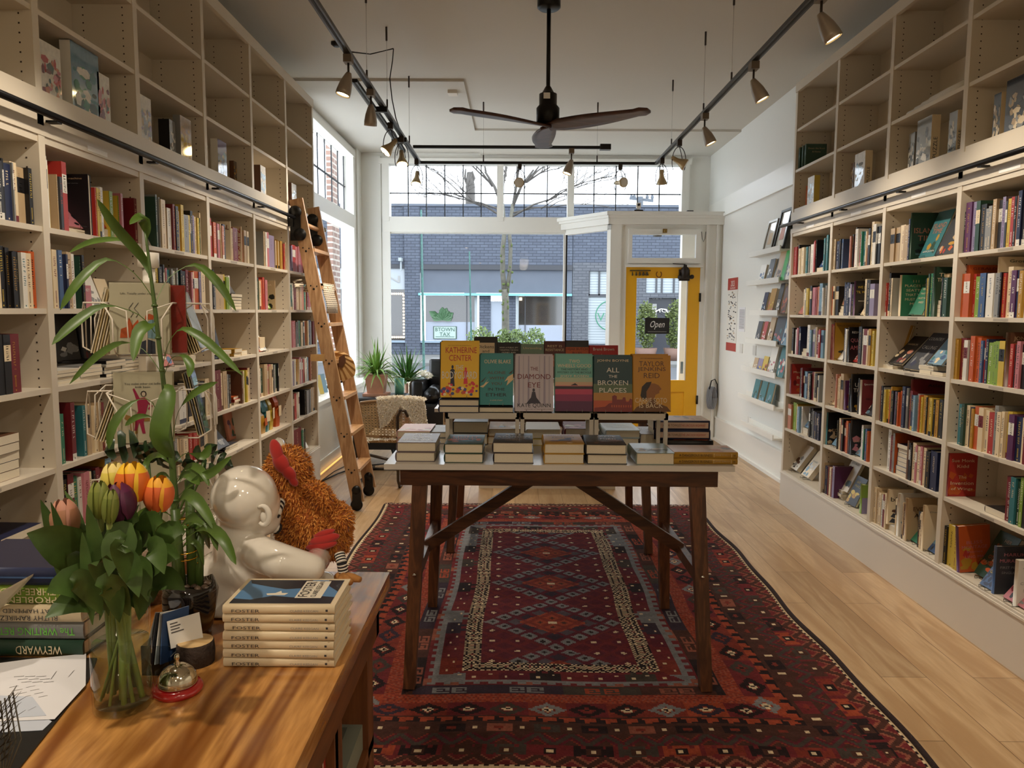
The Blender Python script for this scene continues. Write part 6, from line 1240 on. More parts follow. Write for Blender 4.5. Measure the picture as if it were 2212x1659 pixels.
def P2(x, y, Y): return at(x, y, 'Y', Y)
bb_ = P2(520, 1335, YB_); t = thing('baby_sculpture', (bb_.x, YB_, DZ), 'glossy white ceramic seated baby seen from behind, hugging a plush hen', 'sculpture')
RZ = lambda a: Matrix.Rotation(a, 4, 'Z'); RY = lambda a: Matrix.Rotation(a, 4, 'Y')
hc = P2(528, 1072, 1.44); ch = P2(540, 1215, 1.45)
parts = [('e', hc, (.064, .07, .062), RY(.3)), ('e', P2(548, 1092, 1.46), (.052, .06, .056), RY(.35)), ('e', P2(575, 1120, 1.48), (.03, .045, .034)),
         ('t', [P2(512, 1130, 1.45), P2(515, 1185, 1.45)], [.042, .05]), ('e', P2(530, 1225, 1.46), (.078, .062, .06)), ('e', P2(497, 1270, 1.47), (.085, .07, .085), RY(.15)), ('e', P2(500, 1318, 1.46), (.085, .075, .062)),
         ('t', [P2(560, 1195, 1.42), P2(610, 1215, 1.40), P2(668, 1228, 1.42)], [.036, .036, .031]), ('t', [P2(668, 1228, 1.42), P2(690, 1205, 1.52), P2(668, 1188, 1.60)], [.031, .026, .022]),
         ('t', [P2(445, 1235, 1.50), P2(470, 1240, 1.58), P2(540, 1210, 1.66)], [.034, .032, .026]),
         ('t', [P2(560, 1320, 1.50), P2(650, 1285, 1.56), P2(700, 1262, 1.60)], [.048, .042, .03]), ('t', [P2(480, 1330, 1.52), P2(440, 1340, 1.62), P2(560, 1300, 1.66)], [.046, .042, .03])]
for k in range(5): parts.append(('t', [P2(666 - k * 0, 1186 - k * 5, 1.60 + k * .004), P2(640, 1178 - k * 8, 1.61), P2(622, 1182 - k * 8, 1.60)], [.009, .0085, .007]))
blob('glazed_body', parts, ceramic, t)
e = MB(); ec = P2(572, 1112, 1.398); pts = [ec + Vector((.012 * math.cos(a) - .002, -.004 - .002 * math.sin(a), .019 * math.sin(a))) for a in np.linspace(-2.3, 2.2, 16)]
e.tube(pts, [.003 + .003 * math.sin(PI * i / 15) for i in range(16)], 8).ell(ec + Vector((-.002, 0, -.004)), (.007, .004, .011), n=12, k=8); e.build('ear', ceramic, t)
MB().tube([P2(402 + k, y, 1.455 + .0 * k) for k, y in ((62, 1205), (100, 1215), (150, 1190))], .0025, 6).build('strap_relief', ceramic, t)
# plush hen
hy = 1.56
t = thing('plush_hen', P2(680, 1240, hy), 'shaggy orange plush hen with red comb and striped legs held by the white baby', 'toy')
plush = M('orange_plush', (176, 92, 28), .95, var=.5, scale=120, sheen=.6); felt = M('red_felt', (168, 34, 26), .9, sheen=.4); stripe_w = M('sock_white', (222, 214, 200), .9); stripe_k = M('sock_black', (26, 24, 28), .9)
hp = [('e', P2(622, 1020, hy), (.046, .05, .055), RY(.1)), ('e', P2(640, 1080, hy), (.052, .055, .06)), ('e', P2(668, 1130, hy), (.07, .06, .072), RY(-.35)), ('e', P2(712, 1160, hy), (.045, .05, .045)), ('e', P2(690, 1075, hy - .03), (.026, .024, .036), RY(-.6)), ('e', P2(725, 1125, hy - .01), (.035, .035, .04))]
body = blob('plush_body', hp, plush, t, .005, 4)
f = MB(); rr = random.Random(33)
for q in hp:
    c = Vector(q[1]); r = q[2]; R = q[3] if len(q) > 3 else Matrix.Identity(4); n = int(17000 * (r[0] * r[2]) / .0036 * .11 * 2.6)
    for k in range(n):
        u = rr.uniform(-1, 1); a = rr.uniform(0, 6.28); s = math.sqrt(1 - u * u); d = Vector((s * math.cos(a), s * math.sin(a), u))
        if d.y > .5: continue
        p = c + R @ Vector((d.x * r[0], d.y * r[1], d.z * r[2])); nn = (R @ Vector((d.x / r[0], d.y / r[1], d.z / r[2]))).normalized()
        if any(((R2.inverted() @ (p - Vector(q2[1]))).x / q2[2][0]) ** 2 + ((R2.inverted() @ (p - Vector(q2[1]))).y / q2[2][1]) ** 2 + ((R2.inverted() @ (p - Vector(q2[1]))).z / q2[2][2]) ** 2 < .85 for q2 in hp if q2 is not q for R2 in [q2[3] if len(q2) > 3 else Matrix.Identity(4)]): continue
        tg = nn.orthogonal().normalized(); bt = nn.cross(tg); w1 = rr.uniform(-1, 1); w2 = rr.uniform(-1, 1); dr = (nn * .8 + (tg * w1 + bt * w2) * .8 + Vector((0, 0, -.3))).normalized(); l = rr.uniform(.005, .012)
        q1 = p + dr * l * .6; q2_ = q1 + (dr + tg * w2 - Vector((0, 0, .5))).normalized() * l * .5; sd = dr.cross(nn); sd = sd.normalized() * .0011 if sd.length > .01 else tg * .0011
        f.add([p - sd, p + sd, q1 + sd, q1 - sd, q2_], [(0, 1, 2, 3), (3, 2, 4)], rr.randrange(3))
f.build('shaggy_pile', [M('plush_tuft_a', (200, 124, 44), .9), M('plush_tuft_b', (176, 100, 34), .9), M('plush_tuft_c', (218, 150, 72), .9)], t, kind='stuff')
b = MB()
for (x, y, rx, rz, an) in ((597, 975, .013, .026, -.25), (607, 1000, .016, .024, -.45), (624, 1022, .013, .018, -.7), (634, 1040, .008, .012, -.7)): b.ell(P2(x, y, hy - .052), (rx, .010, rz), T=RY(an))
b.build('comb', felt, t)
b = MB().ell(P2(700, 1165, hy - .058), (.034, .010, .011), T=RY(-.25)).ell(P2(694, 1178, hy - .058), (.034, .010, .010), T=RY(-.18)).ell(P2(700, 1152, hy - .055), (.024, .009, .007), T=RY(-.3)); b.build('felt_tail', felt, t)
def sock(pts, r, name='striped_leg'):
    b = MB(); n = 14
    P_ = [Vector(p) for p in pts]; 
    def ev(s): s = s * (len(P_) - 1); k = min(int(s), len(P_) - 2); return P_[k].lerp(P_[k + 1], s - k)
    for i in range(n): b.tube([ev(i / n), ev((i + .5) / n), ev((i + 1) / n)], r, 10, i % 2)
    b.build(name, [stripe_w, stripe_k], t)
sock([P2(733, 1195, 1.50), P2(738, 1215, 1.49), P2(742, 1238, 1.49)], .0105); sock([P2(604, 1085, 1.50), P2(596, 1105, 1.47), P2(578, 1132, 1.47), P2(600, 1142, 1.49)], .012)
b = MB().ell(P2(740, 1246, 1.49), (.018, .016, .011)).tube([P2(742, 1244, 1.49), P2(762, 1248, 1.48), P2(778, 1252, 1.47)], [.010, .009, .006], 10).tube([P2(740, 1246, 1.48), P2(758, 1258, 1.46)], [.010, .007], 10).tube([P2(740, 1246, 1.48), P2(735, 1262, 1.46)], [.009, .007], 10)
b.build('tan_foot', M('tan_felt', (172, 118, 60), .9), t)
# small white ceramic horns visible behind the comb
t = thing('ceramic_figurine', P2(608, 985, 2.0), 'small white ceramic figure peeping out behind the hen comb', 'figurine')
c = P2(612, 1010, 1.66); MB().tube([P2(604, 1040, 1.66), P2(608, 970, 1.66), P2(602, 955, 1.66), P2(596, 948, 1.66)], [.012, .013, .011, .006], 12).tube([P2(628, 1040, 1.66), P2(634, 980, 1.66), P2(626, 968, 1.66)], [.012, .013, .008], 12).lathe([(0, 0), (.035, 0), (.03, .08), (.02, P2(628, 1040, 1.66).z - DZ), (0, P2(628, 1040, 1.66).z - DZ)], (c.x, 1.65, DZ), 20).build('figure', ceramic, t)
WL[t.name]

# ------------------------------------------------------------------ oak library ladder
oak = wood('ladder_oak', (166, 126, 88), (204, 166, 124), 'Z', 3, .4); oak_t = wood('ladder_tread_oak', (190, 144, 98), (214, 172, 124), 'Y', 3, .4)
lb, lt = Vector((-1.17, 5.50, 0)), Vector((-1.60, 5.50, 2.30)); LW = .46
t = thing('library_ladder', (lb.x, 5.73, 0), 'oak rolling library ladder leaning on the left bookcase rail', 'ladder')
for y, z0 in ((5.50, .06), (5.50 + LW, .06)):
    a = lb.lerp(lt, z0 / 2.30); e = lt.copy(); a.y = e.y = y; MB().bar(a, e, .095, .026, up=(0, 1, 0)).build('side_rail', oak, t)
for i, z in enumerate((.30, .573, .846, 1.119, 1.392, 1.665, 1.938)):
    p = lb.lerp(lt, z / 2.30); MB().box(p.x - .055, p.x + .055, 5.513, 5.50 + LW - .013, z - .012, z + .012).build('tread', oak_t, t)
    b = MB()
    for y in (5.4865,):
        for dx, dz, r in ((-.022, .012, .005), (.022, .008, .005), (0, -.012, .008)): b.lathe([(0, 0), (r, 0), (r, .002), (0, .002)], (0, 0, 0), 10, T=Matrix.Translation((p.x + dx, y, z + dz)) @ Matrix.Rotation(HP, 4, 'X'))
    b.build('bolt_trio', black_metal, t)
p = lb.lerp(lt, 2.13 / 2.3); MB().tube([(p.x, 5.51, 2.13), (p.x, 5.95, 2.13)], .017, 12).build('top_rung', oak_t, t)
for y in (5.482, 5.942):
    p = lb.lerp(lt, 2.12 / 2.3); b = MB()
    for dz in (.085, -.075): b.lathe([(0, 0), (.045, 0), (.045, .008), (0, .008)], (0, 0, 0), 20, T=Matrix.Translation((p.x - .02 - dz * .2, y, 2.12 + dz)) @ Matrix.Rotation(HP, 4, 'X'))
    b.box(p.x - .075, p.x + .0, y - .006, y, 2.0, 2.22).box(p.x - .10, p.x - .05, y - .02, y + .005, 2.10, 2.16).lathe([(0, 0), (.022, 0), (.022, .02), (0, .02)], (0, 0, 0), 14, T=Matrix.Translation((p.x - .105, y, 2.185)) @ Matrix.Rotation(HP, 4, 'X'))
    b.build('roller_bracket', black_metal, t)
    b = MB(); q = lb.lerp(lt, .07 / 2.3); b.lathe([(0, 0), (.045, 0), (.045, .02), (0, .02)], (0, 0, 0), 20, T=Matrix.Translation((q.x - .005, y - .0, .046)) @ Matrix.Rotation(HP, 4, 'X')).box(q.x - .035, q.x + .03, y - .022, y - .002, .04, .16).lathe([(0, 0), (.032, 0), (.032, .022), (0, .022)], (0, 0, 0), 16, T=Matrix.Translation((q.x - .006, y - .001, .16)) @ Matrix.Rotation(HP, 4, 'X')); b.build('castor_guard', black_metal, t)
def drape(name, label, cx, z, y0, y1, drop, mat, wid, cat):
    t2 = thing(name, (cx, (y0 + y1) / 2, z), label, cat); return t2
# patterned tote over a tread and a hanging pleated bag
b = MB(); zt = 1.685; cx = lb.lerp(lt, zt / 2.3).x; vs = []; n = 8
path = [(-.09, -.10), (-.075, -.03), (-.06, .012), (.0, .016), (.058, .014), (.068, -.06), (.080, -.14), (.085, -.21)]
for i in range(7):
    y = 5.54 + i * .055
    for dx, dz in path: vs.append((cx + dx + .006 * math.sin(i * 2.1 + dz * 30), y, zt + dz * (1 if dx > 0 else .5)))
fs = [(i * n + k, i * n + k + 1, (i + 1) * n + k + 1, (i + 1) * n + k) for i in range(6) for k in range(n - 1)]
tm = M('tote_print', (212, 198, 172), .8)
nt = tm.node_tree; w_ = nt.nodes.new('ShaderNodeTexBrick'); tc = nt.nodes.new('ShaderNodeTexCoord'); sp = nt.nodes.new('ShaderNodeSeparateXYZ'); cb = nt.nodes.new('ShaderNodeCombineXYZ'); nt.links.new(tc.outputs['Object'], sp.inputs[0]); nt.links.new(sp.outputs[1], cb.inputs[0]); nt.links.new(sp.outputs[2], cb.inputs[1]); nt.links.new(cb.outputs[0], w_.inputs['Vector'])
w_.inputs['Scale'].default_value = 1; w_.inputs['Brick Width'].default_value = .028; w_.inputs['Row Height'].default_value = .016; w_.inputs['Mortar Size'].default_value = .005; w_.inputs['Color1'].default_value = lin((48, 34, 28)); w_.inputs['Color2'].default_value = lin((70, 50, 38)); w_.inputs['Mortar'].default_value = lin((214, 200, 176)); nt.links.new(w_.outputs['Color'], nt.nodes['Principled BSDF'].inputs['Base Color'])
t = thing('patterned_scarf', (cx, 5.7, zt), 'brown and cream patterned cloth draped over an upper ladder tread', 'cloth'); b.add(vs, fs, 0, True); o = b.build('cloth', tm, t); shell(o, .004)
b = MB(); b.tube([(cx - .07, 5.48, zt + .0), (cx - .12, 5.46, zt - .01), (cx - .14, 5.47, zt + .02), (cx - .08, 5.48, zt + .035)], [.02, .028, .018, .01], 8, flat=.5).build('scarf_end', tm, t)
t = thing('pleated_bag', (lb.lerp(lt, 1.13 / 2.3).x + .1, 5.72, 1.14), 'tan pleated cloth bag hanging from a middle ladder tread', 'bag')
hx = lb.lerp(lt, 1.13 / 2.3).x; cc_ = Vector((hx + .03, 5.59, 1.175)); out = [(-.02, 1.19), (.06, 1.192), (.12, 1.17), (.165, 1.12), (.178, 1.06), (.17, 1.01), (.12, .985), (.08, .965), (.055, .98), (.02, 1.03), (-.005, 1.10)]
b = MB(); fine_ = []
for k in range(len(out)):
    (xa, za), (xb, zb) = out[k], out[(k + 1) % len(out)]; fine_ += [(xa, za), ((xa + xb) / 2, (za + zb) / 2)]
ring1 = [Vector((hx + x, 5.575 + .012 * (k % 2), z)) for k, (x, z) in enumerate(fine_)]; ring2 = [cc_.lerp(p, .5) + Vector((0, -.012, 0)) for p in ring1]; n = len(ring1)
b.add([cc_] + ring2 + ring1, [(0, k + 1, (k + 1) % n + 1) for k in range(n)] + [(k + 1, n + k + 1, n + (k + 1) % n + 1, (k + 1) % n + 1) for k in range(n)], 0, False); o = b.build('pleated_cloth', M('tan_canvas', (206, 164, 106), .8, var=.2, scale=30), t); shell(o, .006)
MB().poly([(-.03, -.04), (.0, -.05), (.03, .0), (.02, .05), (-.02, .03)], T=Matrix.Translation((hx + .08, 5.558, 1.12))).build('printed_emblem', cov('B'), t)
MB().box(hx - .13, hx - .03, 5.47, 5.485, 1.125, 1.175).build('strap', MATS['tan_canvas'], t)

# ------------------------------------------------------------------ ceiling fan
fc = Vector((.19, 4.78, 0))
t = thing('ceiling_fan', (fc.x, fc.y, CZ), 'three bladed dark walnut ceiling fan on a long black rod', 'fan')
fb = M('fan_black', (20, 20, 20), .35, .4)
MB().lathe([(0, CZ), (.072, CZ), (.072, CZ - .075), (.06, CZ - .085), (0, CZ - .085)], fc, 28).build('canopy', fb, t)
MB().tube([(fc.x, fc.y, CZ - .07), (fc.x, fc.y, 2.86)], .013, 12).build('down_rod', fb, t)
MB().lathe([(.013, 2.89), (.02, 2.88), (.04, 2.845), (.055, 2.84), (.055, 2.775), (.072, 2.755), (.072, 2.67), (.05, 2.66), (0, 2.635)], fc, 28).build('motor_housing', fb, t)
MB().box(fc.x - .03, fc.x + .01, fc.y - .0562, fc.y - .0548, 2.80, 2.835).build('rating_label', label_m, t)
fw = wood('fan_walnut', (62, 36, 28), (92, 58, 46), 'X', 3, .4)
for k, an in enumerate((HP, HP + 2 * PI / 3, HP - 2 * PI / 3)):
    b = MB(); n = 16; vs = []
    for i in range(n + 1):
        s = i / n; r = .66 * s; w = .05 + .028 * math.sin(PI * min(1, s * 1.15)) if s < .93 else .05 * math.sqrt(max(0, 1 - ((s - .93) / .075) ** 2)) + .012; w = w if s > .12 else .045; tw = .28 - .5 * s * .5; zc = 2.648 + .012 * s
        for j in range(5):
            v = (j / 4 - .5) * 2; vs.append(((r), v * w * math.cos(tw) + .015 * math.sin(PI * s), zc - v * w * math.sin(tw)))
    fs = [(i * 5 + j, i * 5 + j + 1, (i + 1) * 5 + j + 1, (i + 1) * 5 + j) for i in range(n) for j in range(4)]
    b.add([Matrix.Translation((fc.x, fc.y, 0)) @ Matrix.Rotation(an, 4, 'Z') @ Vector(p) for p in vs], fs, 0, True); o = b.build('blade', fw, t); shell(o, .014, 0)

# ------------------------------------------------------------------ track lighting
tm_ = M('track_black', (30, 29, 30), .35, .4)
TZ = 2.88
def trackbar(a, b_, name, label, extra=None):
    t = thing(name, (Vector(a) + Vector(b_)) / 2, label, 'track'); MB().bar(a, b_, .036, .02).build('channel', tm_, t); MB().bar(Vector(a) + Vector((0, 0, -.0105)), Vector(b_) + Vector((0, 0, -.0105)), .012, .003).build('slot', M('track_slot', (8, 8, 8), .6), t); return t
trackbar((-.915, -3.0, TZ), (-.915, 7.14, TZ), 'lighting_track', 'long black lighting track above the left side of the shop')
trackbar((1.30, -3.0, TZ), (1.30, 7.14, TZ), 'lighting_track', 'long black lighting track above the right side of the shop')
trackbar((-.915, 7.14, TZ), (1.30, 7.14, TZ), 'lighting_track', 'black cross track in front of the transom window')
trackbar((-.88, 6.47, TZ + .0), (.765, 6.47, TZ), 'lighting_track', 'short black cross track hanging nearer than the window one')
MB().box(.70, .79, 6.44, 6.50, TZ - .02, TZ + .025).build('track_feed', tm_, loc=(.75, 6.47, TZ), label='black power feed box at the end of the short cross track', cat='power feed')
t = trackbar((-.965, 4.55, TZ - .03), (-.965, 6.5, TZ - .03), 'lighting_track', 'parallel black track hung close beside the left lighting track')
for y in (5.2, 6.1): MB().box(-1.0, -.88, y - .015, y + .015, TZ - .045, TZ - .01).build('bridge', tm_, t)
wires = [(775, -20, -.915), (849, 65, -.9), (895, 170, -.9), (1041, 203, None), (1300, 205, None), (1443, 178, 1.3), (1503, 75, 1.3), (1613, -15, 1.3)]
for i, (x, y, xx) in enumerate(wires):
    p = at(x, y, 'Z', CZ - .02); X = xx if xx is not None else p.x; Y = p.y if xx is not None else 7.14
    t = thing('suspension_wire', (X, Y, CZ), 'thin steel suspension wire holding the track, %s from the left' % ORD[i], 'wire', 'suspension wires of the lighting track')
    MB().tube([(X, Y, CZ - .02), (X, Y, TZ + .01)], .0016, 5).build('cable', steel, t); MB().tube([(X, Y, CZ), (X, Y, CZ - .09)], .007, 8).tube([(X, Y, TZ + .01), (X, Y, TZ + .07)], .006, 8).build('ferrule', M('dark_ferrule', (70, 62, 58), .4, .6), t)
t = thing('power_cord', (-.9, 5.3, 3.0), 'black power cord looped from the left track up to a ceiling wire', 'cord')
pr = [at(757, 112, 'Z', TZ + .02)] + [at(x, y, 'Y', 5.38) for x, y in ((800, 117), (850, 105), (848, 130), (842, 170), (847, 215), (855, 255))] + [Vector((-.915, 6.1, TZ))]
MB().tube(pr[:3], .004, 6).tube(pr[2:], .004, 6).build('cable', black_metal, t)
t = thing('smoke_detector', at(978, 197, 'Z', CZ - .02), 'small white smoke detector on the ceiling', 'detector'); c = WL[t.name]; MB().box(c.x - .04, c.x + .04, c.y - .05, c.y + .05, CZ - .05, CZ - .022).build('case', white_paint, t)
t = thing('ceiling_sensor', at(727, 92, 'Z', CZ), 'small black ceiling sensor beside the left track', 'sensor'); c = WL[t.name]; MB().lathe([(.04, 0), (.04, -.015), (.02, -.03), (0, -.03)], (c.x, c.y, CZ), 16).build('dome', black_metal, t)
bell_m = M('lamp_brushed_bell', (168, 158, 144), .35, .5); socket_m = M('lamp_socket', (58, 50, 44), .5, .3); lens_on = M('lamp_lens_lit', (255, 236, 190), .4, emit=(255, 224, 160), es=28); lens_off = M('lamp_lens_white', (220, 214, 200), .3)
def spot(loc, d, on=True, parent=None, e=None):
    ld = bpy.data.lights.new('lamp_light', 'SPOT'); ld.energy = e or SPOT_W; ld.color = WARM; ld.spot_size = 1.6; ld.spot_blend = .8; ld.shadow_soft_size = .03
    lo = bpy.data.objects.new('lamp_light', ld); COL.objects.link(lo); lo.rotation_euler = Vector(d).to_track_quat('-Z', 'Y').to_euler(); lo.parent = parent; lo.location = Vector(loc) - WL[parent.name]
def bell_lamp(px, py, aim, label, X=None, on=True, pos=None, e=None):
    p = Vector(pos) if pos else at(px, py, 'Z', TZ); 
    if X is not None: p.x = X
    t = thing('track_lamp', (p.x, p.y, TZ), label, 'track lamp', 'track lamps over the shop'); z = TZ - .012
    MB().box(p.x - .022, p.x + .022, p.y - .03, p.y + .03, z - .04, z).build('track_adapter', M('lamp_adapter', (120, 108, 94), .5, .3), t)
    MB().tube([(p.x, p.y, z - .04), (p.x, p.y, z - .10)], .006, 8).build('stem', socket_m, t)
    d = Vector(aim).normalized(); Q = d.to_track_quat('Z', 'Y').to_matrix().to_4x4(); o = Vector((p.x, p.y, z - .10)); T_ = Matrix.Translation(o - d * .01) @ Q
    MB().lathe([(.0, -.005), (.014, .0), (.022, .02), (.034, .06), (.040, .10), (.0405, .125), (.036, .125), (.035, .115), (0, .112)], (0, 0, 0), 22, T=T_).build('shade', bell_m, t)
    MB().lathe([(.033, .118), (0, .122)], (0, 0, 0), 20, T=T_).build('lens', lens_on if on else lens_off, t)
    if on: spot(T_ @ Vector((0, 0, .135)), d, True, t, e)
    return t
def ring_lamp(px, py, aim, label, X=None, on=True, bar_y=None):
    p = at(px, py, 'Z', TZ)
    if X is not None: p.x = X
    if bar_y: p.y = bar_y
    t = thing('track_lamp', (p.x, p.y, TZ), label, 'track lamp', 'track lamps over the shop'); z = TZ - .012
    MB().box(p.x - .018, p.x + .018, p.y - .02, p.y + .02, z - .045, z).build('track_adapter', socket_m, t)
    c = Vector((p.x, p.y, z - .165)); b = MB()
    for an in (0, PI): b.tube([c + Vector((.055 * math.cos(an) * math.sin(s), 0, .115 * math.cos(s))) for s in np.linspace(0.05, 2.2, 12)], .0032, 6)
    b.tube([Vector((p.x, p.y, z - .045)), c + Vector((.02, .01, .06)), c + Vector((.03, .0, .0))], .003, 6); b.build('yoke', socket_m, t)
    d = Vector(aim).normalized(); Q = d.to_track_quat('Z', 'Y').to_matrix().to_4x4(); T_ = Matrix.Translation(c - d * .05) @ Q
    MB().lathe([(0, -.02), (.018, -.015), (.02, .03), (.024, .05), (.040, .085), (.046, .10), (.046, .112), (.042, .112), (0, .108)], (0, 0, 0), 22, T=T_).build('shade', M('lamp_cream_metal', (188, 168, 130), .35, .4), t)
    MB().lathe([(.040, .1125), (0, .116)], (0, 0, 0), 20, T=T_).build('lens', lens_on if on else lens_off, t)
    if on: spot(T_ @ Vector((0, 0, .13)), d, True, t)
bell_lamp(757, 115, (-.28, -.1, -1), 'lit bell lamp on the left track, nearest the camera of the visible ones', -.915)
bell_lamp(803, 190, (-.1, .3, -1), 'lit bell lamp, second along the left track', -.915, e=SPOT_W * 1.5)
ring_lamp(848, 262, (-.75, -.35, -.9), 'lit ring hung lamp on the left track turned to the shelves', -.93)
ring_lamp(862, 292, (.12, -.45, -1), 'lit ring hung lamp just beyond the one turned to the shelves', -.915)
ring_lamp(900, 345, (-.05, -.38, -1), 'lit ring hung lamp at the left track corner', -.915, bar_y=6.95)
bell_lamp(1775, -25, (.55, -.1, -1), 'lit bell lamp at the top right, on the right track', 1.30)
bell_lamp(1625, 130, (.5, -.1, -1), 'lit bell lamp, middle of the right track', 1.30)
bell_lamp(1527, 242, (.45, -.1, -1), 'lit bell lamp, farthest bell shaped one on the right track', 1.30)
ring_lamp(1475, 300, (.85, -.2, -.5), 'unlit ring hung lamp turned sideways on the right track', 1.30, on=False)
ring_lamp(1441, 335, (.1, .3, -1), 'lit ring hung lamp at the right track corner', 1.30, bar_y=6.85)
ring_lamp(1123, 352, (-.1, -.9, -.2), 'ring hung lamp on the cross track, left of centre', None, on=False, bar_y=7.14)
ring_lamp(1338, 356, (.5, -.9, -.1), 'ring hung lamp on the cross track, right of centre', None, on=False, bar_y=7.14)
t = bell_lamp(1231, 322, (-.35, -.1, -1), 'small white bell lamp under the short cross track', None, on=True, pos=(.46, 6.47, TZ), e=SPOT_W * .3)
for k, y in enumerate((2.4, 1.4, .4, -.6, -1.6, -2.6)):  # unseen bell lamps added for warm fill, two of them turned to the desk
    bell_lamp(0, 0, (-.45, -.0, -1) if k != 2 else (.15, .42, -1), 'added fill lamp on the left track over the rear of the shop, %s' % ORD[k], pos=(-.915, y, TZ), e=SPOT_W * (1.4 if k == 2 else 1)); bell_lamp(0, 0, (.5, -.0, -1) if k != 3 else (-.75, .75, -1), 'added fill lamp on the right track over the rear of the shop, %s' % ORD[k], pos=(1.30, y, TZ))
# globe pendants added behind the camera as unseen warm fill
for k, (x, y) in enumerate(((.2, -.4), (.2, -2.2))):
    t = thing('added_fill_globe', (x, y, CZ), 'added opal fill globe over the rear of the shop, %s' % ('nearer' if k == 0 else 'farther'), 'fill lamp')
    MB().tube([(x, y, CZ), (x, y, 3.05)], .005, 6).build('cord', black_metal, t); MB().ell((x, y, 2.93), .12, n=20, k=12).build('globe', M('opal_glass', (250, 240, 220), .3, emit=(255, 226, 180), es=1.5), t)
    ld = bpy.data.lights.new('lamp_light', 'POINT'); ld.energy = REAR_W; ld.color = (1, .84, .64); ld.shadow_soft_size = .12; lo = bpy.data.objects.new('lamp_light', ld); COL.objects.link(lo); lo.parent = t; lo.location = (0, 0, 2.75 - CZ)
# ------------------------------------------------------------------ seating corner by the window
wick = M('woven_cord', (206, 178, 134), .8, var=.35, scale=70, bump=.6); fleece = M('sheepskin', (250, 244, 230), .95, sheen=.5); leather = M('black_leather', (26, 25, 26), .3, bump=.15, scale=30)
tubem = M('bronze_tube', (74, 66, 60), .35, .7)
def weave(mb, P, nu, nv, r=.004):
    """cords over a curved shell P(u, v)"""
    for j in range(nv + 1): mb.tube([P(i / nu, j / nv) + Vector((0, 0, .004 * ((i + j) % 2))) for i in range(nu + 1)], r, 5)
    for i in range(0, nu + 1, 2): mb.tube([P(i / nu, j / nv) for j in range(0, nv + 1, 2)], r * .9, 5)
def tuft(name, P, parent, n, ln, mats, seed):
    rr = random.Random(seed); b = MB(); nu = nv = 14
    g = [[P(i / nu, j / nv) for i in range(nu + 1)] for j in range(nv + 1)]
    b.add([tuple(p) for r in g for p in r], [(j * (nu + 1) + i, j * (nu + 1) + i + 1, (j + 1) * (nu + 1) + i + 1, (j + 1) * (nu + 1) + i) for j in range(nv) for i in range(nu)], 0, True)
    for k in range(n):
        u, v = rr.random(), rr.random(); p = P(u, v); e = .02; du = P(min(1, u + e), v) - P(max(0, u - e), v); dv_ = P(u, min(1, v + e)) - P(u, max(0, v - e)); nn = du.cross(dv_); nn = nn.normalized() if nn.length > 1e-9 else Vector((0, -1, 0))
        if nn.y > .3 and nn.z < .2: nn = -nn
        if nn.z < -.5: nn = -nn
        d = (nn * .7 + Vector((rr.uniform(-.6, .6), rr.uniform(-.6, .2), rr.uniform(-.9, .2)))).normalized(); l = ln * rr.uniform(.6, 1.2); s = d.orthogonal().normalized() * ln * .13; q = p + d * l * .6; w = q + (d + Vector((0, 0, -.7))).normalized() * l * .5
        b.add([p - s, p + s, q + s, q - s, w], [(0, 1, 2, 3), (3, 2, 4)], rr.randrange(len(mats)))
    return b.build(name, mats, parent)
FLC = [fleece, M('sheepskin_cream', (240, 226, 198), .95), M('sheepskin_light', (252, 248, 240), .95)]
# woven lounge chair with its back to the camera
cx, cy = -1.06, 6.55
t = thing('woven_lounge_chair', (cx, cy, 0), 'woven cord lounge chair with metal frame, back to the camera, beside the stove', 'chair')
def PB(u, v):
    a = (u - .5) * 2; return Vector((cx + .0 + .27 * a, 6.30 + .10 * a * a * 1.0 - .06 * v + .0, .40 + .02 * (1 - v) + (.34 - .03 * a * a) * v))
b = MB(); weave(b, PB, 36, 26, .0045); b.build('woven_back', wick, t)
MB().tube([PB(i / 20, 1) for i in range(21)] + [PB(1, 1 - j / 8) for j in range(1, 9)] + [PB(1 - i / 20, 0) for i in range(1, 21)] + [PB(0, j / 8) for j in range(1, 9)], .013, 8).build('rim', M('leather_rim', (150, 118, 80), .6), t)
b = MB().box(cx - .25, cx + .25, 6.36, 6.88, .36, .40); b.build('seat', wick, t)
b = MB()
b.tube([(cx + .30, 6.22, .60), (cx + .27, 6.20, .66), (cx + .22, 6.20, .64), (cx + .22, 6.20, .10)][::1], .014, 8) if 0 else b.tube([(-.90, 6.16, .62), (-.92, 6.14, .67), (-.955, 6.13, .675), (-.98, 6.13, .62), (-.98, 6.13, .08), (-.98, 6.2, .015), (-.98, 7.0, .015)], .013, 8)
b.tube([(cx - .27, 6.24, .56), (cx - .29, 6.25, .5), (cx - .29, 6.25, .06), (cx - .29, 6.32, .015), (cx - .29, 7.0, .015)], .013, 8).tube([(cx - .29, 6.25, .30), (-.98, 6.13, .24)], .013, 8).tube([(cx - .29, 6.9, .015), (-.98, 6.9, .015)], .013, 8).tube([(cx - .30, 6.3, .56), (cx - .30, 6.9, .54)], .012, 8)
b.build('tube_frame', tubem, t)
t = thing('sheepskin', (-.85, 6.25, .7), 'cream sheepskin draped over the back of the woven lounge chair', 'sheepskin')
def PS(u, v):
    a = (u - .5) * 2; x = -.98 + .20 * a + .04 * v; top = .775 - .015 * a * a; dr = .07 + .17 * abs(math.sin(a * 1.9 + .25)) ** 1.2
    if v < .25: return Vector((x, 6.40 - .16 * (v / .25), top - .03 * (1 - v * 4)))
    w = (v - .25) / .75; return Vector((x, 6.225 - .01 * w, top - w * dr))
tuft('fleece', PS, t, 9000, .022, FLC, 5)
t = thing('seat_sheepskin', (cx, 6.6, .41), 'white fleece lying on the seat of the woven lounge chair', 'sheepskin')
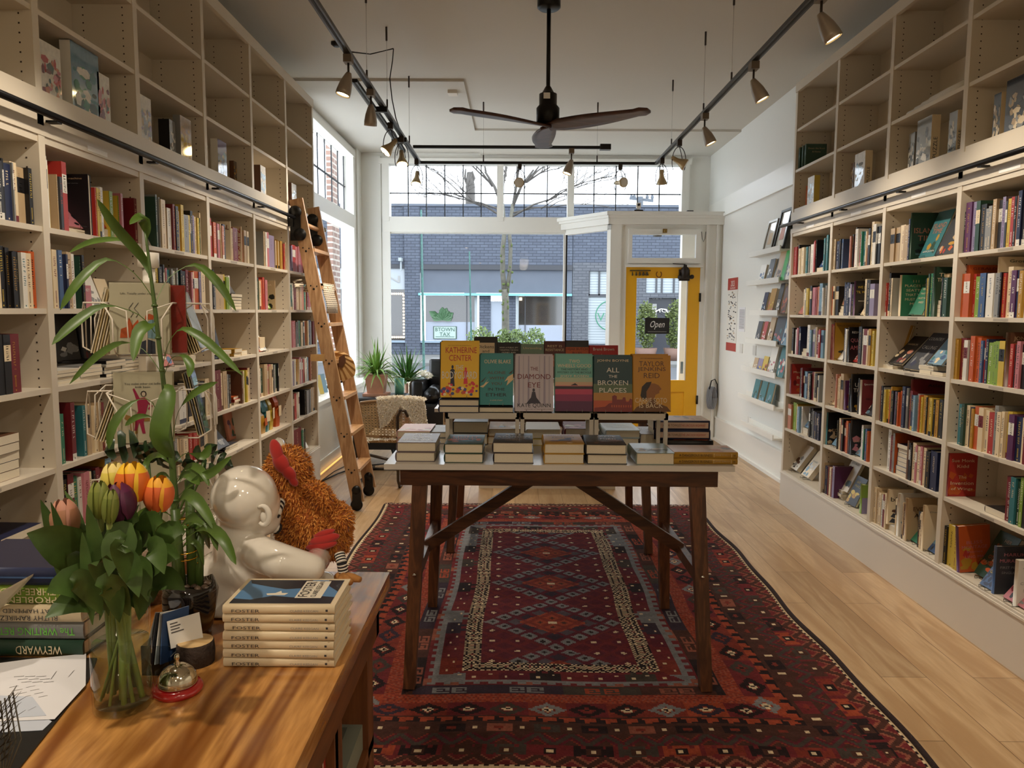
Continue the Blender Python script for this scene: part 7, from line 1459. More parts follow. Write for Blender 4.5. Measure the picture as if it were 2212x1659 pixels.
tuft('fleece', lambda u, v: Vector((cx - .22 + .42 * u, 6.26 + .5 * v, .405 - .03 * abs(u - .5))), t, 900, .03, FLC, 6)
# second woven chair, only its back seen
t = thing('woven_lounge_chair', (-.38, 6.9, 0), 'second woven cord chair, partly hidden behind the book table', 'chair')
def PB2(u, v): return Vector((-.66 + .62 * u, 6.85 - .12 * u + .03 * v, .34 + (.30 + .05 * u) * v + .04 * u))
b = MB(); weave(b, PB2, 34, 22, .0045); b.build('woven_back', wick, t)
MB().tube([PB2(i / 12, 1) for i in range(13)], .013, 8).tube([PB2(i / 12, 0) for i in range(13)], .013, 8).tube([PB2(0, i / 4) for i in range(5)], .013, 8).build('rim', M('leather_rim', (150, 118, 80), .6), t)
MB().tube([(-.6, 6.86, .36), (-.55, 6.9, .01)], .012, 8).tube([(-.1, 6.8, .4), (-.1, 6.85, .01)], .012, 8).tube([(-.6, 7.3, .36), (-.6, 7.35, .01)], .012, 8).tube([(-.1, 7.3, .36), (-.1, 7.35, .01)], .012, 8).tube([(-.6, 6.86, .36), (-.6, 7.35, .36), (-.1, 7.3, .36), (-.1, 6.8, .38)], .012, 8).build('tube_frame', tubem, t)
# leather armchair
ax, ay = -.77, 8.5
t = thing('leather_armchair', (ax, ay, 0), 'black leather armchair with bolster cushion by the front window', 'armchair')
def soft(b_, x0, x1, y0, y1, z0, z1, r=.03):
    o = b_.build; return b_
for nm, q in (('arm', (ax - .38, ax - .25, 8.15, 8.85, .12, .73)), ('arm', (ax + .27, ax + .40, 8.15, 8.85, .12, .73)), ('backrest', (ax - .25, ax + .27, 8.72, 8.92, .2, .94)), ('seat_cushion', (ax - .25, ax + .27, 8.12, 8.72, .22, .48)), ('base', (ax - .36, ax + .38, 8.2, 8.85, .08, .22))):
    o = MB().box(*q).build(nm, leather, t); m_ = o.modifiers.new('round', 'BEVEL'); m_.width = .035; m_.segments = 4
    for p in o.data.polygons: p.use_smooth = True
b = MB().tube([(ax - .2, 7.86, .525), (ax + .22, 7.86, .525)], .085, 20) if 0 else MB().tube([(ax - .165, 8.16, .565), (ax - .165, 8.6, .57)], .082, 22); b.build('bolster', leather, t)
MB().lathe([(0, 0), (.018, 0), (.018, .01), (0, .012)], (0, 0, 0), 12, T=Matrix.Translation((ax - .165, 8.16, .565)) @ Matrix.Rotation(HP, 4, 'X')).build('bolster_button', leather, t)
for x in (ax - .33, ax + .33):
    for y in (8.22, 8.8): MB().tube([(x, y, 0), (x, y, .09)], .018, 8).build('foot', black_metal, t)
t = thing('armchair_fleece', (ax - .3, 8.1, .66), 'white fleece thrown over the arm of the black leather armchair', 'sheepskin')
def PF(u, v):
    Pp = [(ax - .41, .50), (ax - .415, .66), (ax - .37, .77), (ax - .29, .785), (ax - .215, .74)]; q = min(u * 4, 3.999); k = int(q); f_ = q - k; return Vector((Pp[k][0] + (Pp[k + 1][0] - Pp[k][0]) * f_, 8.2 + .45 * v + .03 * math.sin(u * 7), Pp[k][1] + (Pp[k + 1][1] - Pp[k][1]) * f_ + .01))
tuft('fleece', PF, t, 1600, .035, FLC, 7)
# cast iron stove with plants
sx, sy = -1.36, 7.35
t = thing('iron_stove', (sx, sy, 0), 'small black cast iron stove carrying potted plants', 'stove')
iron = M('stove_iron', (34, 36, 38), .5, .4)
b = MB().box(sx - .22, sx + .20, sy - .2, sy + .2, .15, .62); b.build('body', iron, t); o = MB().box(sx - .27, sx + .27, sy - .25, sy + .25, .62, .66).build('top_plate', iron, t); o.modifiers.new('r', 'BEVEL').width = .012
MB().lathe([(.0, 0), (.085, 0), (.09, .01), (.07, .025), (.05, .018), (.03, .03), (0, .03)], (0, 0, 0), 20, T=Matrix.Translation((sx + .06, sy - .2, .5)) @ Matrix.Rotation(HP, 4, 'X')).build('vent_wheel', iron, t)
for x in (-.19, .17):
    for y in (-.17, .17): MB().tube([(sx + x, sy + y, .16), (sx + x * 1.3, sy + y * 1.3, 0)], [.03, .018], 8).build('leg', iron, t)
terra = M('terracotta', (196, 146, 120), .7, var=.15, scale=20); sp_g = M('spider_leaf', (128, 170, 76), .4, var=.35, scale=12); dr_g = M('dracaena_leaf', (74, 122, 52), .4, var=.4, scale=12)
def strap_plant(name, label, c, z, n, ln, w, mat, pot, seed, droop=1.0):
    t = thing(name, (c[0], c[1], z), label, 'plant'); pot(t); b = MB(); rr = random.Random(seed)
    for k in range(n):
        a = rr.uniform(0, 6.28); l = ln * rr.uniform(.6, 1.1); el = rr.uniform(.25, 1.45); p = Vector((c[0], c[1], z)) + Vector((rr.uniform(-.03, .03), rr.uniform(-.03, .03), 0)); pts = []; hd = Vector((math.cos(a), math.sin(a), 0))
        for i in range(8): s = i / 7; pts.append(p + hd * (l * s * math.cos(el)) + Vector((0, 0, l * (s * math.sin(el) - droop * .35 * s * s * math.cos(el) * 1.6))))
        b.leaf(pts, [w * (.5 + s_ * .8 if s_ < .4 else 1 - (s_ - .4) * 1.6) if s_ < 1 else .0004 for s_ in [i / 7 for i in range(8)]], fold=.3)
    b.build('leaves', mat, t); return t
def potA(t):
    c = WL[t.name]; MB().add([(c.x + i * .10 * s, c.y + j * .10 * s, z) for z, s in ((.685, .78), (.87, 1)) for i, j in ((-1, -1), (1, -1), (1, 1), (-1, 1))], [(0, 1, 5, 4), (1, 2, 6, 5), (2, 3, 7, 6), (3, 0, 4, 7), (3, 2, 1, 0), (4, 5, 6, 7)]).build('pot', terra, t)
    MB().box(c.x - .12, c.x + .12, c.y - .11, c.y + .11, .66, .685).build('saucer', terra, t)
strap_plant('spider_plant', 'spider plant in a square terracotta pot on the iron stove', (sx - .02, sy), .87, 85, .42, .015, sp_g, potA, 12, 1.5)
def potB(t): c = WL[t.name]; MB().lathe([(0, 0), (.09, 0), (.12, .3), (.11, .3), (.1, .27), (0, .27)], (c.x, c.y, 0), 20).tube([(c.x, c.y, .25), (c.x, c.y, .72)], .018, 8).build('pot', terra, t)
strap_plant('dracaena', 'dracaena with long narrow leaves on the floor behind the stove', (-1.17, 7.95), .74, 80, .42, .018, dr_g, potB, 13, .5)
t = thing('watering_can', (-1.17, 7.45, .66), 'small turquoise pot beside the terracotta plant pot on the stove', 'pot'); MB().lathe([(0, 0), (.045, 0), (.05, .16), (.045, .16), (.04, .1), (0, .1)], (-1.17, 7.45, .661), 18).build('body', M('turquoise_glaze', (110, 186, 168), .3), t)
# things on the left window ledge, cable and string lights
for i, (y, c_) in enumerate(((7.0, 'w'), (7.15, 'y'), (7.3, 'l'))):
    cover_book('ledge_book', '%s book standing on the left window ledge, %s from the bookcase' % (CN[c_], ORD[i]), .13, .19, .012, c_, (), None, (-1.93, y, SILL + .002), (-.25, 0, HP - .4), cat='book')
t = thing('floor_cable', (-1.7, 6.8, 0), 'black cable lying along the floor by the left bookcase end', 'cable')
MB().tube([(-1.72, 6.25, .012), (-1.62, 6.7, .012), (-1.5, 7.0, .012), (-1.2, 7.2, .012)], .007, 6).tube([(-1.7, 6.3, .01), (-1.68, 6.8, .01), (-1.6, 7.2, .01)], .005, 6).build('cable', black_metal, t)
t = thing('rope_light', (-1.72, 7.6, .04), 'warm lit rope light along the floor under the left window', 'light')
MB().tube([(-1.745, 6.4, .035), (-1.745, 8.9, .035)], .008, 8).build('tube', M('rope_light_glow', (255, 200, 110), .4, emit=(255, 190, 100), es=1.0), t)
MB().box(-1.7695, -1.764, 7.35, 7.43, .33, .47).build('wall_switch', white_paint, loc=(-1.767, 7.39, .4), label='white outlet plate on the cladding under the left window', cat='outlet')

# ------------------------------------------------------------------ right wall: picture ledges and papers
LZ = [(2.052, 6.55, 7.42), (1.779, 6.55, 7.46), (1.491, 6.55, 7.33), (1.22, 6.55, 7.45), (.938, 6.55, 7.55), (.652, 6.55, 7.62), (.386, 6.55, 7.5)]
for i, (z, y0, y1) in enumerate(LZ):
    t = thing('picture_ledge', (WRX - .05, (y0 + y1) / 2, z), 'white picture ledge on the right wall, %s' % ('topmost' if i == 0 else 'lowest and empty' if i == 6 else ORD[i] + ' from the top'), 'shelf', 'white picture ledges')
    MB().box(WRX - .10, WRX, y0, y1, z - .018, z).box(WRX - .10, WRX - .088, y0, y1, z, z + .03).box(WRX - .012, WRX, y0, y1, z, z + .05).build('ledge', trim_paint, t)
def led(i, px, w, h, t_, c, what, cols='', lines=(), cat='book', lean=.2, fr=None):
    z = LZ[i][0] + .001; X = WRX - .084
    a, b_ = 5.5, 8.5
    for _ in range(40):
        m_ = (a + b_) / 2
        if pj((X, m_, z))[0] < px: b_ = m_
        else: a = m_
    y = (a + b_) / 2; art, ex = blotch(cols, int(px), 8) if cols else (None, None)
    if fr:
        r = thing('framed_print', (X, y, z), what, 'picture frame', rot=(-lean, 0, -HP)); MB().box(0, w, 0, .018, 0, .02).box(0, w, 0, .018, h - .02, h).box(0, .02, 0, .018, .02, h - .02).box(w - .02, w, 0, .018, .02, h - .02).build('frame', fr, r, local=True)
        MB().box(.02, w - .02, .012, .014, .02, h - .02).build('mount', M('frame_mount', (226, 224, 216), .1, coat=1), r, local=True); MB().box(w * .3, w * .7, .0105, .0115, h * .25, h * .6).build('print', cov(cols[0]), r, local=True); return
    cover_book('ledge_book' if cat == 'book' else 'ledge_card', what, w, h, t_, c, lines, art, (X, y, z), (-lean, 0, -HP), extra=ex, cat=cat)
led(0, 1645, .24, .30, 0, 'w', 'thin silver framed print on the top picture ledge', 'C', fr=M('silver_frame', (150, 146, 138), .3, .6)); led(0, 1668, .26, .36, 0, 'w', 'black framed print on the top picture ledge', 's', fr=black_metal)
led(1, 1636, .16, .17, .02, 'w', 'white and blue book at window end of the second ledge', 'lb'); led(1, 1654, .13, .21, .02, 'd', 'dark grey book on the second ledge', 'wk'); led(1, 1672, .15, .27, .015, 'C', 'tan book with dark swirl on the second ledge', 'kB'); led(1, 1682, .15, .26, .012, M('ledge_green', (70, 176, 90), .5), 'bright green book on the second ledge'); led(1, 1692, .14, .25, .012, 'w', 'white book with grey picture at near end of second ledge', 'ab')
led(2, 1642, .11, .20, .03, 'n', 'navy book at window end of the third ledge', 'wl'); led(2, 1655, .14, .23, .03, 'm', 'mustard book with pink figure on the third ledge', 'pyo'); led(2, 1672, .10, .27, .03, 'k', 'black book with white title on the third ledge', 'w', [('53', .5, .4, .6, .12, 'w')]); led(2, 1684, .12, .24, .025, 'B', 'brown and orange book at near end of the third ledge', 'o')
led(3, 1629, .13, .20, .02, 'd', 'grey book at window end of the fourth ledge', 'wa'); led(3, 1642, .10, .20, .02, 'r', 'red book with white title on the fourth ledge', 'w'); led(3, 1654, .13, .24, .02, 'C', 'tan book with round photograph on the fourth ledge', 'wB'); led(3, 1667, .22, .25, .02, 'd', 'wide teal and pink patterned book on the fourth ledge', 'otpt'); led(3, 1686, .14, .27, .015, 'l', 'pale blue book at near end of the fourth ledge', 'nw')
led(4, 1624, .12, .13, .02, 'C', 'small tan book at window end of the fifth ledge', 'w'); led(4, 1633, .13, .13, .015, 'v', 'small lavender and yellow book on the fifth ledge', 'yb'); led(4, 1643, .13, .16, .015, 'y', 'yellow book with red bird on the fifth ledge', 'rB'); led(4, 1655, .16, .27, .01, 'w', 'white card with round drawings on the fifth ledge', 'aps'); led(4, 1675, .17, .30, .01, 't', 'teal and pink picture book with white rabbit on the fifth ledge', 'wwpr')
for k, px in enumerate((1622, 1637, 1651)): led(5, px, .15, .21, .018, 't', 'teal patterned book on the sixth ledge, %s from the window' % ORD[k], 'lGl')
def wallpiece(x0, y0, x1, y1, name, label, cat, mat, th=.003, extra=None):
    a, b_ = at(x0, y0, 'X', WRX - th), at(x1, y1, 'X', WRX - th); ya, yb = min(a.y, b_.y), max(a.y, b_.y); za, zb = min(a.z, b_.z), max(a.z, b_.z); t = thing(name, (WRX - th, (ya + yb) / 2, za), label, cat)
    MB().box(WRX - th, WRX - .0002, ya, yb, za, zb).build('sheet' if cat in ('poster', 'paper') else 'plate', mat, t)
    if extra: extra(t, ya, yb, za, zb)
def poster(t, ya, yb, za, zb):
    b = MB(); X = WRX - .0036; rr = random.Random(2)
    b.add([(X, ya, zb - .13), (X, yb, zb - .13), (X, yb, zb), (X, ya, zb)], [(0, 1, 2, 3)], 0); b.add([(X, ya, za), (X, yb, za), (X, yb, za + .09), (X, ya, za + .09)], [(0, 1, 2, 3)], 0)
    for k in range(70):
        y = rr.uniform(ya + .02, yb - .07); z = rr.uniform(za + .1, zb - .16); b.add([(X, y, z), (X, y + .05, z), (X, y + .05, z + .012), (X, y, z + .012)], [(0, 1, 2, 3)], rr.choice((1, 1, 1, 2, 3)))
    b.build('printed_blocks', [cov('r'), cov('a'), cov('d'), cov('C')], t); TT = Matrix.Translation((X - .0006, (ya + yb) / 2, 0)) @ Matrix.Rotation(-HP, 4, 'Z')
    MB().text('2023', 0, zb - .06, .14, .06, T=TT).text('CALENDAR', 0, zb - .11, .2, .022, T=TT).build('lettering', cov('w'), t)
wallpiece(1573, 602, 1589, 760, 'wall_calendar', 'tall printed 2023 calendar poster with red header on the right wall', 'poster', cov('w'), extra=poster)
def lines_(t, ya, yb, za, zb):
    b = MB(); X = WRX - .0036
    for k in range(18): z = zb - .03 - k * (zb - za - .05) / 18; b.add([(X, ya + .015, z), (X, yb - .015, z), (X, yb - .015, z + .004), (X, ya + .015, z + .004)], [(0, 1, 2, 3)])
    b.build('printed_lines', ink, t)
wallpiece(1597, 664, 1608, 717, 'notice_sheet', 'white typed notice taped to the right wall beside the calendar', 'paper', paper, extra=lines_)
for (x0, y0, x1, y1, l) in ((1598, 742, 1603, 763, 'white light switch plate under the typed notice'), (1626, 746, 1632, 768, 'white outlet plate near the fourth ledge'), (1615, 899, 1620, 923, 'white outlet plate low on the right wall')): wallpiece(x0, y0, x1, y1, 'switch_plate', l, 'switch plate', M('plate_white', (214, 212, 206), .4), .006)
t = thing('security_camera', at(1379, 462, 'Y', DY - .05), 'small white camera standing on top of the entry cornice', 'camera')
c = Vector((at(1379, 455, 'Y', DY - .05).x, DY - .05, VZ + .02)); WL[t.name] = WL[t.name]; MB().box(c.x - .05, c.x + .05, c.y - .03, c.y + .03, c.z, c.z + .02, 1).tube([(c.x, c.y, c.z + .02), (c.x, c.y, c.z + .04)], .012, 8).box(c.x - .025, c.x + .025, c.y - .02, c.y + .02, c.z + .04, c.z + .10).lathe([(0, 0), (.014, 0), (.014, .01), (0, .01)], (0, 0, 0), 12, 1, T=Matrix.Translation((c.x, c.y - .02, c.z + .075)) @ Matrix.Rotation(HP, 4, 'X')).build('body', [white_paint, black_metal], t)
t = thing('timer_plug', at(1490, 460, 'Y', DY - .05), 'small dark device lying on the entry cornice, right of the camera', 'device'); c = WL[t.name]; MB().box(c.x - .035, c.x + .035, c.y - .03, c.y + .03, VZ + .02, VZ + .035).build('body', black_metal, t)
t = thing('extension_cord', (2.3, DY - .03, .4), 'grey coiled cord bundle hanging low beside the yellow door', 'cord'); b = MB()
for k in range(5): b.tube([(2.275 + .012 * k + .03 * math.cos(a), DY - .04 - .006 * k, .50 + .13 * math.sin(a)) for a in np.linspace(0, 6.28, 18)], .006, 6)
b.build('coil', M('grey_cord', (140, 142, 150), .6), t); MB().tube([(2.27, DY - .05, .6), (2.29, DY - .05, .70), (2.33, DY - .05, .72), (2.36, DY - .05, .66), (2.365, DY - .05, .5)], .007, 6).build('plug', black_metal, t)

# ------------------------------------------------------------------ the street outside
FYD = 28.0; GZ = -.15
struct(MB().box(-30, 30, FY + .12, 14.2, GZ - .1, GZ + .02), 'sidewalk_near', M('sidewalk_concrete', (104, 104, 102), .9, var=.25, scale=2)); 
struct(MB().box(-30, 30, 14.2, 23.5, GZ - .2, GZ - .1), 'road', M('asphalt', (72, 74, 78), .9, var=.3, scale=3)); struct(MB().box(-30, 30, 23.5, FYD, GZ - .1, GZ), 'sidewalk_far', MATS['sidewalk_concrete'])
MB().box(-30, 30, 18.8, 18.95, GZ - .1, GZ - .095).build('road_line', M('road_yellow', (214, 186, 90), .8), loc=(0, 18.9, GZ), kind='structure')
nb = brick('navy_brick', (78, 85, 98), (68, 74, 87), (50, 55, 66), .30, .105); nb2 = brick('grey_brick', (88, 91, 97), (78, 81, 88), (62, 65, 72), .3, .105)
navy = M('navy_stucco', (86, 92, 103), .8, var=.12, scale=3); dwin = M('dark_shop_glass', (44, 42, 42), .08, coat=1); wpan = M('white_window_film', (140, 147, 160), .4)
def X_(px, y=600): return at(px, y, 'Y', FYD).x
def Z_(py): return at(1110, py, 'Y', FYD).z
t = thing('navy_shop_building', (-1.5, FYD, GZ), 'long navy painted brick shop building across the street', 'building')
W0, W1 = -20.0, 5.6
MB().box(W0, X_(1236), FYD, FYD + 6, 3.2, 5.33).box(W0, X_(1236), FYD - .05, FYD + 6, 5.33, 5.42, 1).box(X_(875), X_(908), FYD - .12, FYD, GZ, 5.3).build('brick_wall', [nb, navy], t)
MB().box(X_(908), X_(1236), FYD - .08, FYD + .3, 3.02, 3.2).box(W0, X_(875), FYD - .08, FYD + .3, 3.05, 3.2).build('dark_cornice', M('cornice_dark', (50, 52, 58), .6), t)
MB().box(X_(908), X_(1236), FYD + .02, FYD + .3, 2.17, 3.02).build('stucco_band', navy, t)
MB().box(X_(905), X_(1235), FYD - .25, FYD + .02, 2.06, 2.15).build('awning_edge', M('teal_awning', (104, 156, 160), .5), t)
MB().box(W0, X_(1236), FYD, FYD + .3, GZ, .32).box(X_(1035), X_(1060), FYD + .02, FYD + .3, GZ, 2.06).box(X_(1090), X_(1115), FYD + .02, FYD + .3, GZ, 2.06).box(X_(1222), X_(1236), FYD + .035, FYD + .3, GZ, 3.2).build('base_wall', nb, t)
MB().box(W0, X_(1236), FYD - .1, FYD + .05, .30, .38).build('sill', M('pale_blue_sill', (120, 136, 150), .6), t)
for nm, a, b_, z0, z1, m in (('shop_window', 918, 1028, 1.08, 2.06, dwin), ('shop_window', 1118, 1222, .98, 2.06, dwin), ('shop_window', 300, 875, .30, 2.28, dwin), ('film_panel', 918, 1028, .38, 1.08, wpan), ('film_panel', 1118, 1222, .38, .98, wpan)):
    MB().box(X_(a), X_(b_), FYD + .1, FYD + .14, z0, z1).build(nm, m, t)
MB().box(X_(1056), X_(1088), FYD + .08, FYD + .14, GZ, 1.86).build('white_door', M('door_white', (142, 150, 162), .5), t)
b = MB()
for px in (1028, 1118): b.box(X_(px) - .05, X_(px) + .05, FYD + .02, FYD + .12, .38, 2.06)
for px in (1008, 1135): b.box(X_(px) - .015, X_(px) + .015, FYD + .05, FYD + .1, .38, 2.06, 1)
b.build('window_post', [M('post_white', (140, 148, 152), .6), cov('d')], t)
MB().box(W0, X_(875), FYD - .04, FYD + .1, 2.28, 3.05).build('shop_sign_panel', M('sign_panel_white', (150, 156, 162), .6), t)
TT = lambda x, y: Matrix.Translation((0, y, 0))
MB().text('PARAGON', X_(760), 2.66, 3.6, .26, T=Matrix.Translation((0, FYD - .06, 0))).build('sign_lettering', cov('a'), t)
MB().text('820', X_(1075), Z_(648), .26, .12, T=Matrix.Translation((0, FYD + .0, 0))).build('house_number', cov('w'), t)
MB().box(X_(937), X_(984), FYD + .04, FYD + .08, .46, .9).box(X_(935), X_(986), FYD + .07, FYD + .09, .44, .92, 1).build('tax_sign', [M('tax_sign_pale', (150, 166, 160), .5), cov('G')], t)
MB().text('BTOWN', X_(960.5), .80, .72, .14, T=Matrix.Translation((0, FYD + .03, 0))).text('TAX', X_(960.5), .62, .4, .14, T=Matrix.Translation((0, FYD + .03, 0))).box(X_(940), X_(981), FYD + .03, FYD + .035, .515, .53).build('tax_lettering', M('tax_green', (40, 84, 70), .5), t)
b = MB()
for k in range(14): b.ell((X_(871), FYD + .04, .5 + k * .12), .035, n=8, k=5)
for k in range(6): b.ell((X_(846 + k * 4.6), FYD + .04, 2.12), .035, n=8, k=5).ell((X_(846 + k * 4.6), FYD + .04, .5), .035, n=8, k=5)
for k in range(40): b.ell((X_(871) - 3.5 - (k % 20) * .25, FYD + .04, 2.12 if k < 20 else .6), .035, n=8, k=5)
b.build('string_bulbs', M('bulb_glow', (255, 226, 180), .4, emit=(255, 214, 160), es=6), t)
MB().box(X_(865), X_(872), FYD - .5, FYD - .1, 3.3, 3.42).box(X_(868), X_(871), FYD - .4, FYD - .3, 2.95, 3.3).build('wall_lantern', M('post_white', (0, 0, 0)), t)
b = MB(); rr = random.Random(3); c = Vector((X_(955), FYD + .02, 1.15))
for k in range(9):
    a = PI * (.1 + .8 * k / 8); l = rr.uniform(.3, .6); d = Vector((math.cos(a), 0, math.sin(a) * .9)); nrm = Vector((-d.z, 0, d.x)); b.leaf([c, c + d * l * .5, c + d * l * .8, c + d * l * 1.1], [.01, .10, .12, .01], up=(0, -1, 0))
b.build('window_plant', M('monstera_green', (50, 86, 52), .5), t)
MB().box(X_(1122), X_(1128), FYD + .06, FYD + .09, 1.9, 2.0).build('indoor_lamp', M('warm_lamp', (255, 240, 210), .4, emit=(255, 236, 200), es=5), t)
# grey neighbour with blinds
t = thing('grey_corner_building', (8, FYD, GZ), 'grey brick building with blinds, number 824, across the street', 'building')
XA = X_(1237)
f = frame_wall(MB(), [(X_(1272), X_(1325), .3, 3.0), (X_(1403), X_(1462), GZ, 2.02), (X_(1395), X_(1470), 2.2, 3.0)], (FYD, FYD + .3), XA, 16, GZ, 3.3, 'Y'); f.build('wall', nb2, t)
MB().box(XA, 16, FYD, FYD + 6, 3.3, 5.33).box(XA, 16, FYD - .05, FYD + .2, 5.33, 5.42, 1).build('upper_wall', [nb, navy], t)
bl = M('blind_slats', (214, 222, 226), .6); nt = bl.node_tree; wv = nt.nodes.new('ShaderNodeTexWave'); wv.bands_direction = 'Z'; wv.inputs['Scale'].default_value = 3.2; wv.wave_profile = 'SAW'; tc = nt.nodes.new('ShaderNodeTexCoord'); rp = nt.nodes.new('ShaderNodeValToRGB'); rp.color_ramp.elements[0].color = lin((110, 120, 128)); rp.color_ramp.elements[0].position = .1; rp.color_ramp.elements[1].color = lin((158, 166, 170)); rp.color_ramp.elements[1].position = .3
nt.links.new(tc.outputs['Object'], wv.inputs['Vector']); nt.links.new(wv.outputs['Color'], rp.inputs['Fac']); nt.links.new(rp.outputs['Color'], nt.nodes['Principled BSDF'].inputs['Base Color'])
MB().box(X_(1272), X_(1325), FYD + .1, FYD + .14, .3, 3.0).box(X_(1395), X_(1470), FYD + .1, FYD + .14, 2.2, 3.0).build('blind_window', bl, t)
b = MB()
for px in (1273, 1295, 1324, 1395, 1419, 1431, 1457, 1470): b.box(X_(px) - .03, X_(px) + .03, FYD + .04, FYD + .1, 2.1, 3.0)
b.box(X_(1272), X_(1325), FYD + .04, FYD + .1, 2.05, 2.15); b.build('window_bars', cov('d'), t)
MB().tube([(X_(1320) + .55 * math.cos(a), FYD - .02, 1.35 + .55 * math.sin(a)) for a in np.linspace(0, 6.28, 40)], .02, 6).text('VE', X_(1320) - .25, 1.3, .5, .3, T=Matrix.Translation((0, FYD - .03, 0))).build('circle_logo', cov('g'), t)
MB().box(X_(1403), X_(1462), FYD + .2, FYD + .25, GZ, 2.02).build('dark_door', M('entry_dark', (38, 40, 48), .4), t)
MB().text('824', X_(1422), Z_(641), .35, .12, T=Matrix.Translation((0, FYD + .15, 0))).box(X_(1412), X_(1422), FYD + .17, FYD + .19, .55, 1.8, 0).build('house_number', cov('a'), t)
MB().tube([(X_(1433) + .3 * math.cos(a), FYD + .15, 1.25 + .36 * math.sin(a)) for a in np.linspace(0, 6.28, 24)], .02, 5).text('SHOP', X_(1433), 1.55, .8, .14, T=Matrix.Translation((0, FYD + .15, 0))).text('EST', X_(1433), 1.2, .4, .1, T=Matrix.Translation((0, FYD + .15, 0))).build('door_emblem', cov('w'), t)
# potted shrubs, tree, pole, glass-edge stand-in posts
shrub = M('shrub_leaf', (98, 118, 60), .7, var=.4, scale=6)
def bush(name, label, c, r, n, leaf_m, seed, pot=None, lr=.05):
    t = thing(name, (c[0], c[1], GZ), label, 'shrub'); rr = random.Random(seed); b = MB()
    for k in range(n):
        u = rr.uniform(-1, 1); a = rr.uniform(0, 6.28); s = math.sqrt(1 - u * u); q = rr.uniform(.55, 1); p = Vector((c[0] + r[0] * s * math.cos(a) * q, c[1] + r[1] * s * math.sin(a) * q, c[2] + r[2] * u * q)); d = Vector((rr.uniform(-1, 1), rr.uniform(-1, 1), rr.uniform(-.2, 1))).normalized() * lr; sd = d.orthogonal().normalized() * lr * .35
        b.add([p, p + d * .5 + sd, p + d, p + d * .5 - sd], [(0, 1, 2, 3)])
    b.build('foliage', leaf_m, t)
    if pot: MB().lathe([(0, GZ), (pot * .75, GZ), (pot, GZ + .42), (pot * .85, GZ + .42), (0, GZ + .36)], (c[0], c[1], 0), 16).build('pot', M('brown_planter', (110, 84, 72), .7), t)
    else: MB().tube([(c[0], c[1], GZ), (c[0], c[1], c[2])], .03, 6).build('stem', M('tree_bark', (96, 94, 84), .9, var=.5, scale=12, bump=.6), t)
for i, (px, py, r_) in enumerate(((1038, 735, .26), (1088, 740, .15), (1118, 738, .20), (1156, 738, .20))):
    p = at(px, py, 'Y', 12.6); bush('street_shrub', 'pale green shrub outside the front window, %s from the left' % ORD[i], (p.x, 12.6, p.z - .05), (r_ * .95, r_, .28), 800, shrub, i, None, .045)
for i, px in enumerate((1397, 1458)):
    p = at(px, 700, 'Y', 25.5); bush('potted_conifer', 'conical potted evergreen outside across the street, %s of the dark door' % ('left' if i == 0 else 'right'), (p.x, 25.5, 1.05), (.34, .34, .85), 1300, M('conifer_leaf', (88, 100, 48), .8, var=.4, scale=6), 20 + i, .38, .10)
bark = M('tree_bark', (0, 0, 0)); moss = M('moss', (72, 84, 40), .9)
t = thing('street_tree', (at(1093, 700, 'Y', 14).x, 14.0, GZ), 'leafless street tree with twin mossy trunk outside the front window', 'tree')
TYY = 14.0; A_ = lambda x, y: at(x, y, 'Y', TYY); tr_ = MB(); rr = random.Random(17)
tr_.tube([A_(1092, 790), A_(1092, 740), A_(1092, 690), A_(1092, 650), A_(1090, 625)], [.09, .075, .07, .07, .065], 12)
tr_.tube([A_(1090, 635), A_(1086, 590), A_(1086, 540), A_(1090, 500), A_(1085, 440)], [.05, .048, .045, .042, .038], 10).tube([A_(1094, 635), A_(1101, 590), A_(1103, 540), A_(1100, 500), A_(1108, 440)], [.042, .038, .036, .036, .034], 10)
tr_.build('trunk', bark, t)
m_ = MB()
for k in range(26):
    y = rr.uniform(520, 690); x = (1086 if rr.random() < .6 else 1101) if y < 630 else 1092; p = A_(x + rr.uniform(-6, 6), y); m_.ell(p + Vector((0, -.05, 0)), (rr.uniform(.012, .035), .02, rr.uniform(.015, .045)), n=6, k=4)
m_.build('moss_patches', moss, t)
br_ = MB()
def grow(p, d, l, r, dep):
    e = p + d * l; mid = p.lerp(e, .5) + Vector((rr.uniform(-.05, .05), rr.uniform(-.05, .05), .04)) * l; br_.tube([p, mid, e], [r, r * .8, r * .6], 5 if dep > 1 else 4)
    if dep == 0: return
    for k in range(3 if dep > 2 else 2 + (rr.random() < .5)):
        nd = (d + Vector((rr.uniform(-.85, .85), rr.uniform(-.5, .5), rr.uniform(-.25, .45)))).normalized(); grow(p.lerp(e, rr.uniform(.55, 1)), nd, l * rr.uniform(.6, .85), r * .58, dep - 1)
for (x, y, dx, dz, l, r) in ((1085, 445, -.5, 1, .75, .035), (1085, 450, .1, 1, .8, .035), (1108, 445, .5, .9, .8, .034), (1108, 450, .15, 1, .8, .032), (1088, 470, -1.2, .6, .8, .022), (1106, 468, 1.3, .55, .9, .022), (1086, 455, -1.0, .25, .8, .018), (1108, 460, 1.4, .2, .8, .018)): grow(A_(x, y), Vector((dx, rr.uniform(-.2, .3), dz)).normalized(), l, r, 6)
br_.build('branches', M('branch_bark', (76, 72, 68), .9), t)
t = thing('broken_tree', (at(1015, 500, 'Y', 36).x, 36, GZ), 'bare lopped tree behind the navy building roof', 'tree'); b = MB(); q = lambda x, y: at(x, y, 'Y', 36)
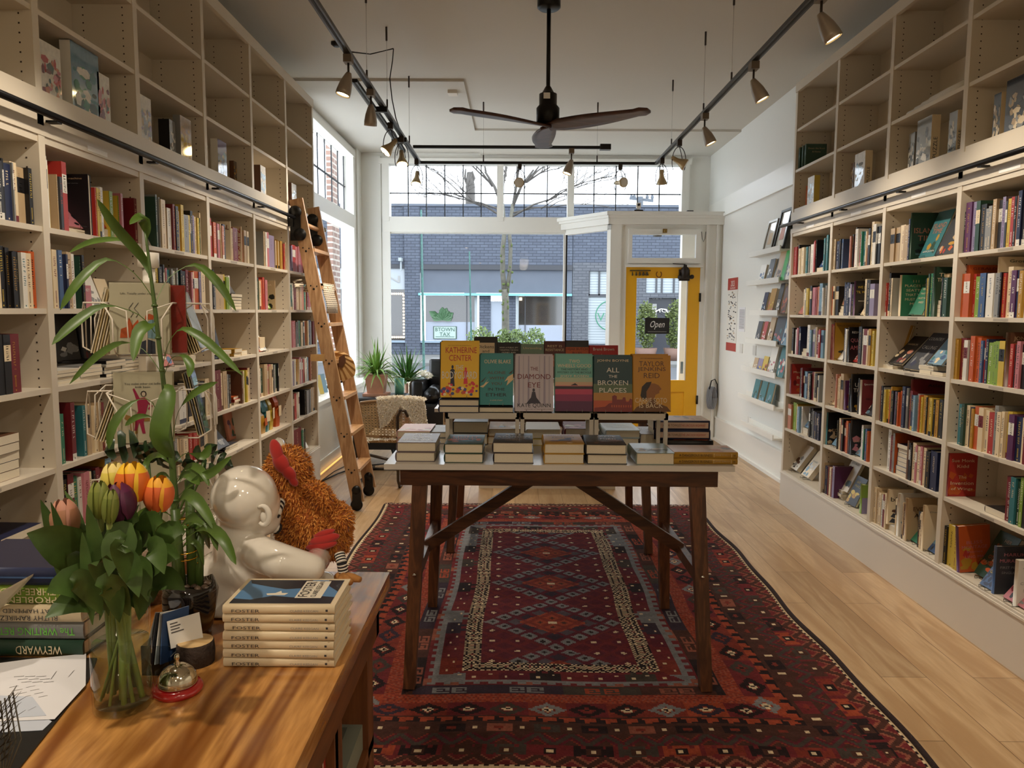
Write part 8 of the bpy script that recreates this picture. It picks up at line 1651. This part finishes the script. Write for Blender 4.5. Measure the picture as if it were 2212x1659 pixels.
b.tube([Vector((q(1016, 560).x, 36, GZ)), q(1016, 560), q(1016, 400), q(1014, 372)], [.3, .28, .22, .12], 8).tube([q(1016, 400), q(1024, 385), q(1020, 370)], [.1, .08, .04], 6).tube([q(1015, 410), q(1004, 385), q(1006, 365)], [.1, .06, .03], 6); b.build('trunk', MATS['branch_bark'], t)
t = thing('utility_pole', (at(1383, 500, 'Y', 40).x, 40, GZ), 'wooden utility pole with crossarm beyond the roofs', 'pole'); q = lambda x, y: at(x, y, 'Y', 40)
MB().tube([Vector((q(1383, 560).x, 40, GZ)), q(1383, 425)], .16, 8).bar(q(1360, 428), q(1411, 434), .14, .14).build('pole', M('grey_timber', (78, 84, 92), .8), t); b = MB()
for x in (1364, 1370, 1398, 1409): b.lathe([(.06, 0), (.09, .12), (.05, .25), (0, .26)], q(x, 431), 8)
b.build('insulators', MATS['grey_timber'], t)
for i, (x, y0, y1, w, Y) in enumerate(((914, 500, 812, .055, 10.6), (1014, 543, 735, .04, 10.8))):  # slim posts standing in for the green glass edges at the front window
    a, b_ = at(x - (4 if i == 0 else -0), y0, 'Y', Y), at(x + (2 if i == 0 else 4), y1, 'Y', Y); t = thing('glass_edge_standin', (b_.x, Y, GZ), '%s slim green glass-edge stand-in post standing outside the front window' % ('taller left' if i == 0 else 'shorter right'), 'post')
    if i == 0: a.z = 2.9
    MB().bar((b_.x, Y, GZ), b_, w * .7, w * .6).bar(b_, a, w * .7, w * .6, w2=w * (.9 if i == 0 else .25), d2=.02).build('post', M('teal_glass_edge', (92, 138, 134), .6, var=.5, scale=30), t)
# brick corner of this building seen through the left window
struct(MB().box(-2.52, -2.45, 10.05, 10.45, GZ, 4.2), 'brick_pier', brick('red_brick', (132, 104, 92), (116, 90, 80), (170, 160, 150), .22, .075, ax='YZ'))
struct(MB().box(-40, W0, FYD, FYD + 5, GZ, 5.6), 'far_left_building', navy)
t = thing('fire_hydrant', at(1408, 775, 'Y', 15.5), 'yellow topped fire hydrant on the kerb beyond the glass door', 'hydrant'); c = WL[t.name]; c = Vector((c.x, 15.5, GZ)); MB().lathe([(0, 0), (.13, 0), (.12, .5), (.16, .52), (.14, .6), (.06, .68), (0, .70)], c, 16).build('body', M('hydrant_yellow', (232, 196, 80), .5), t)
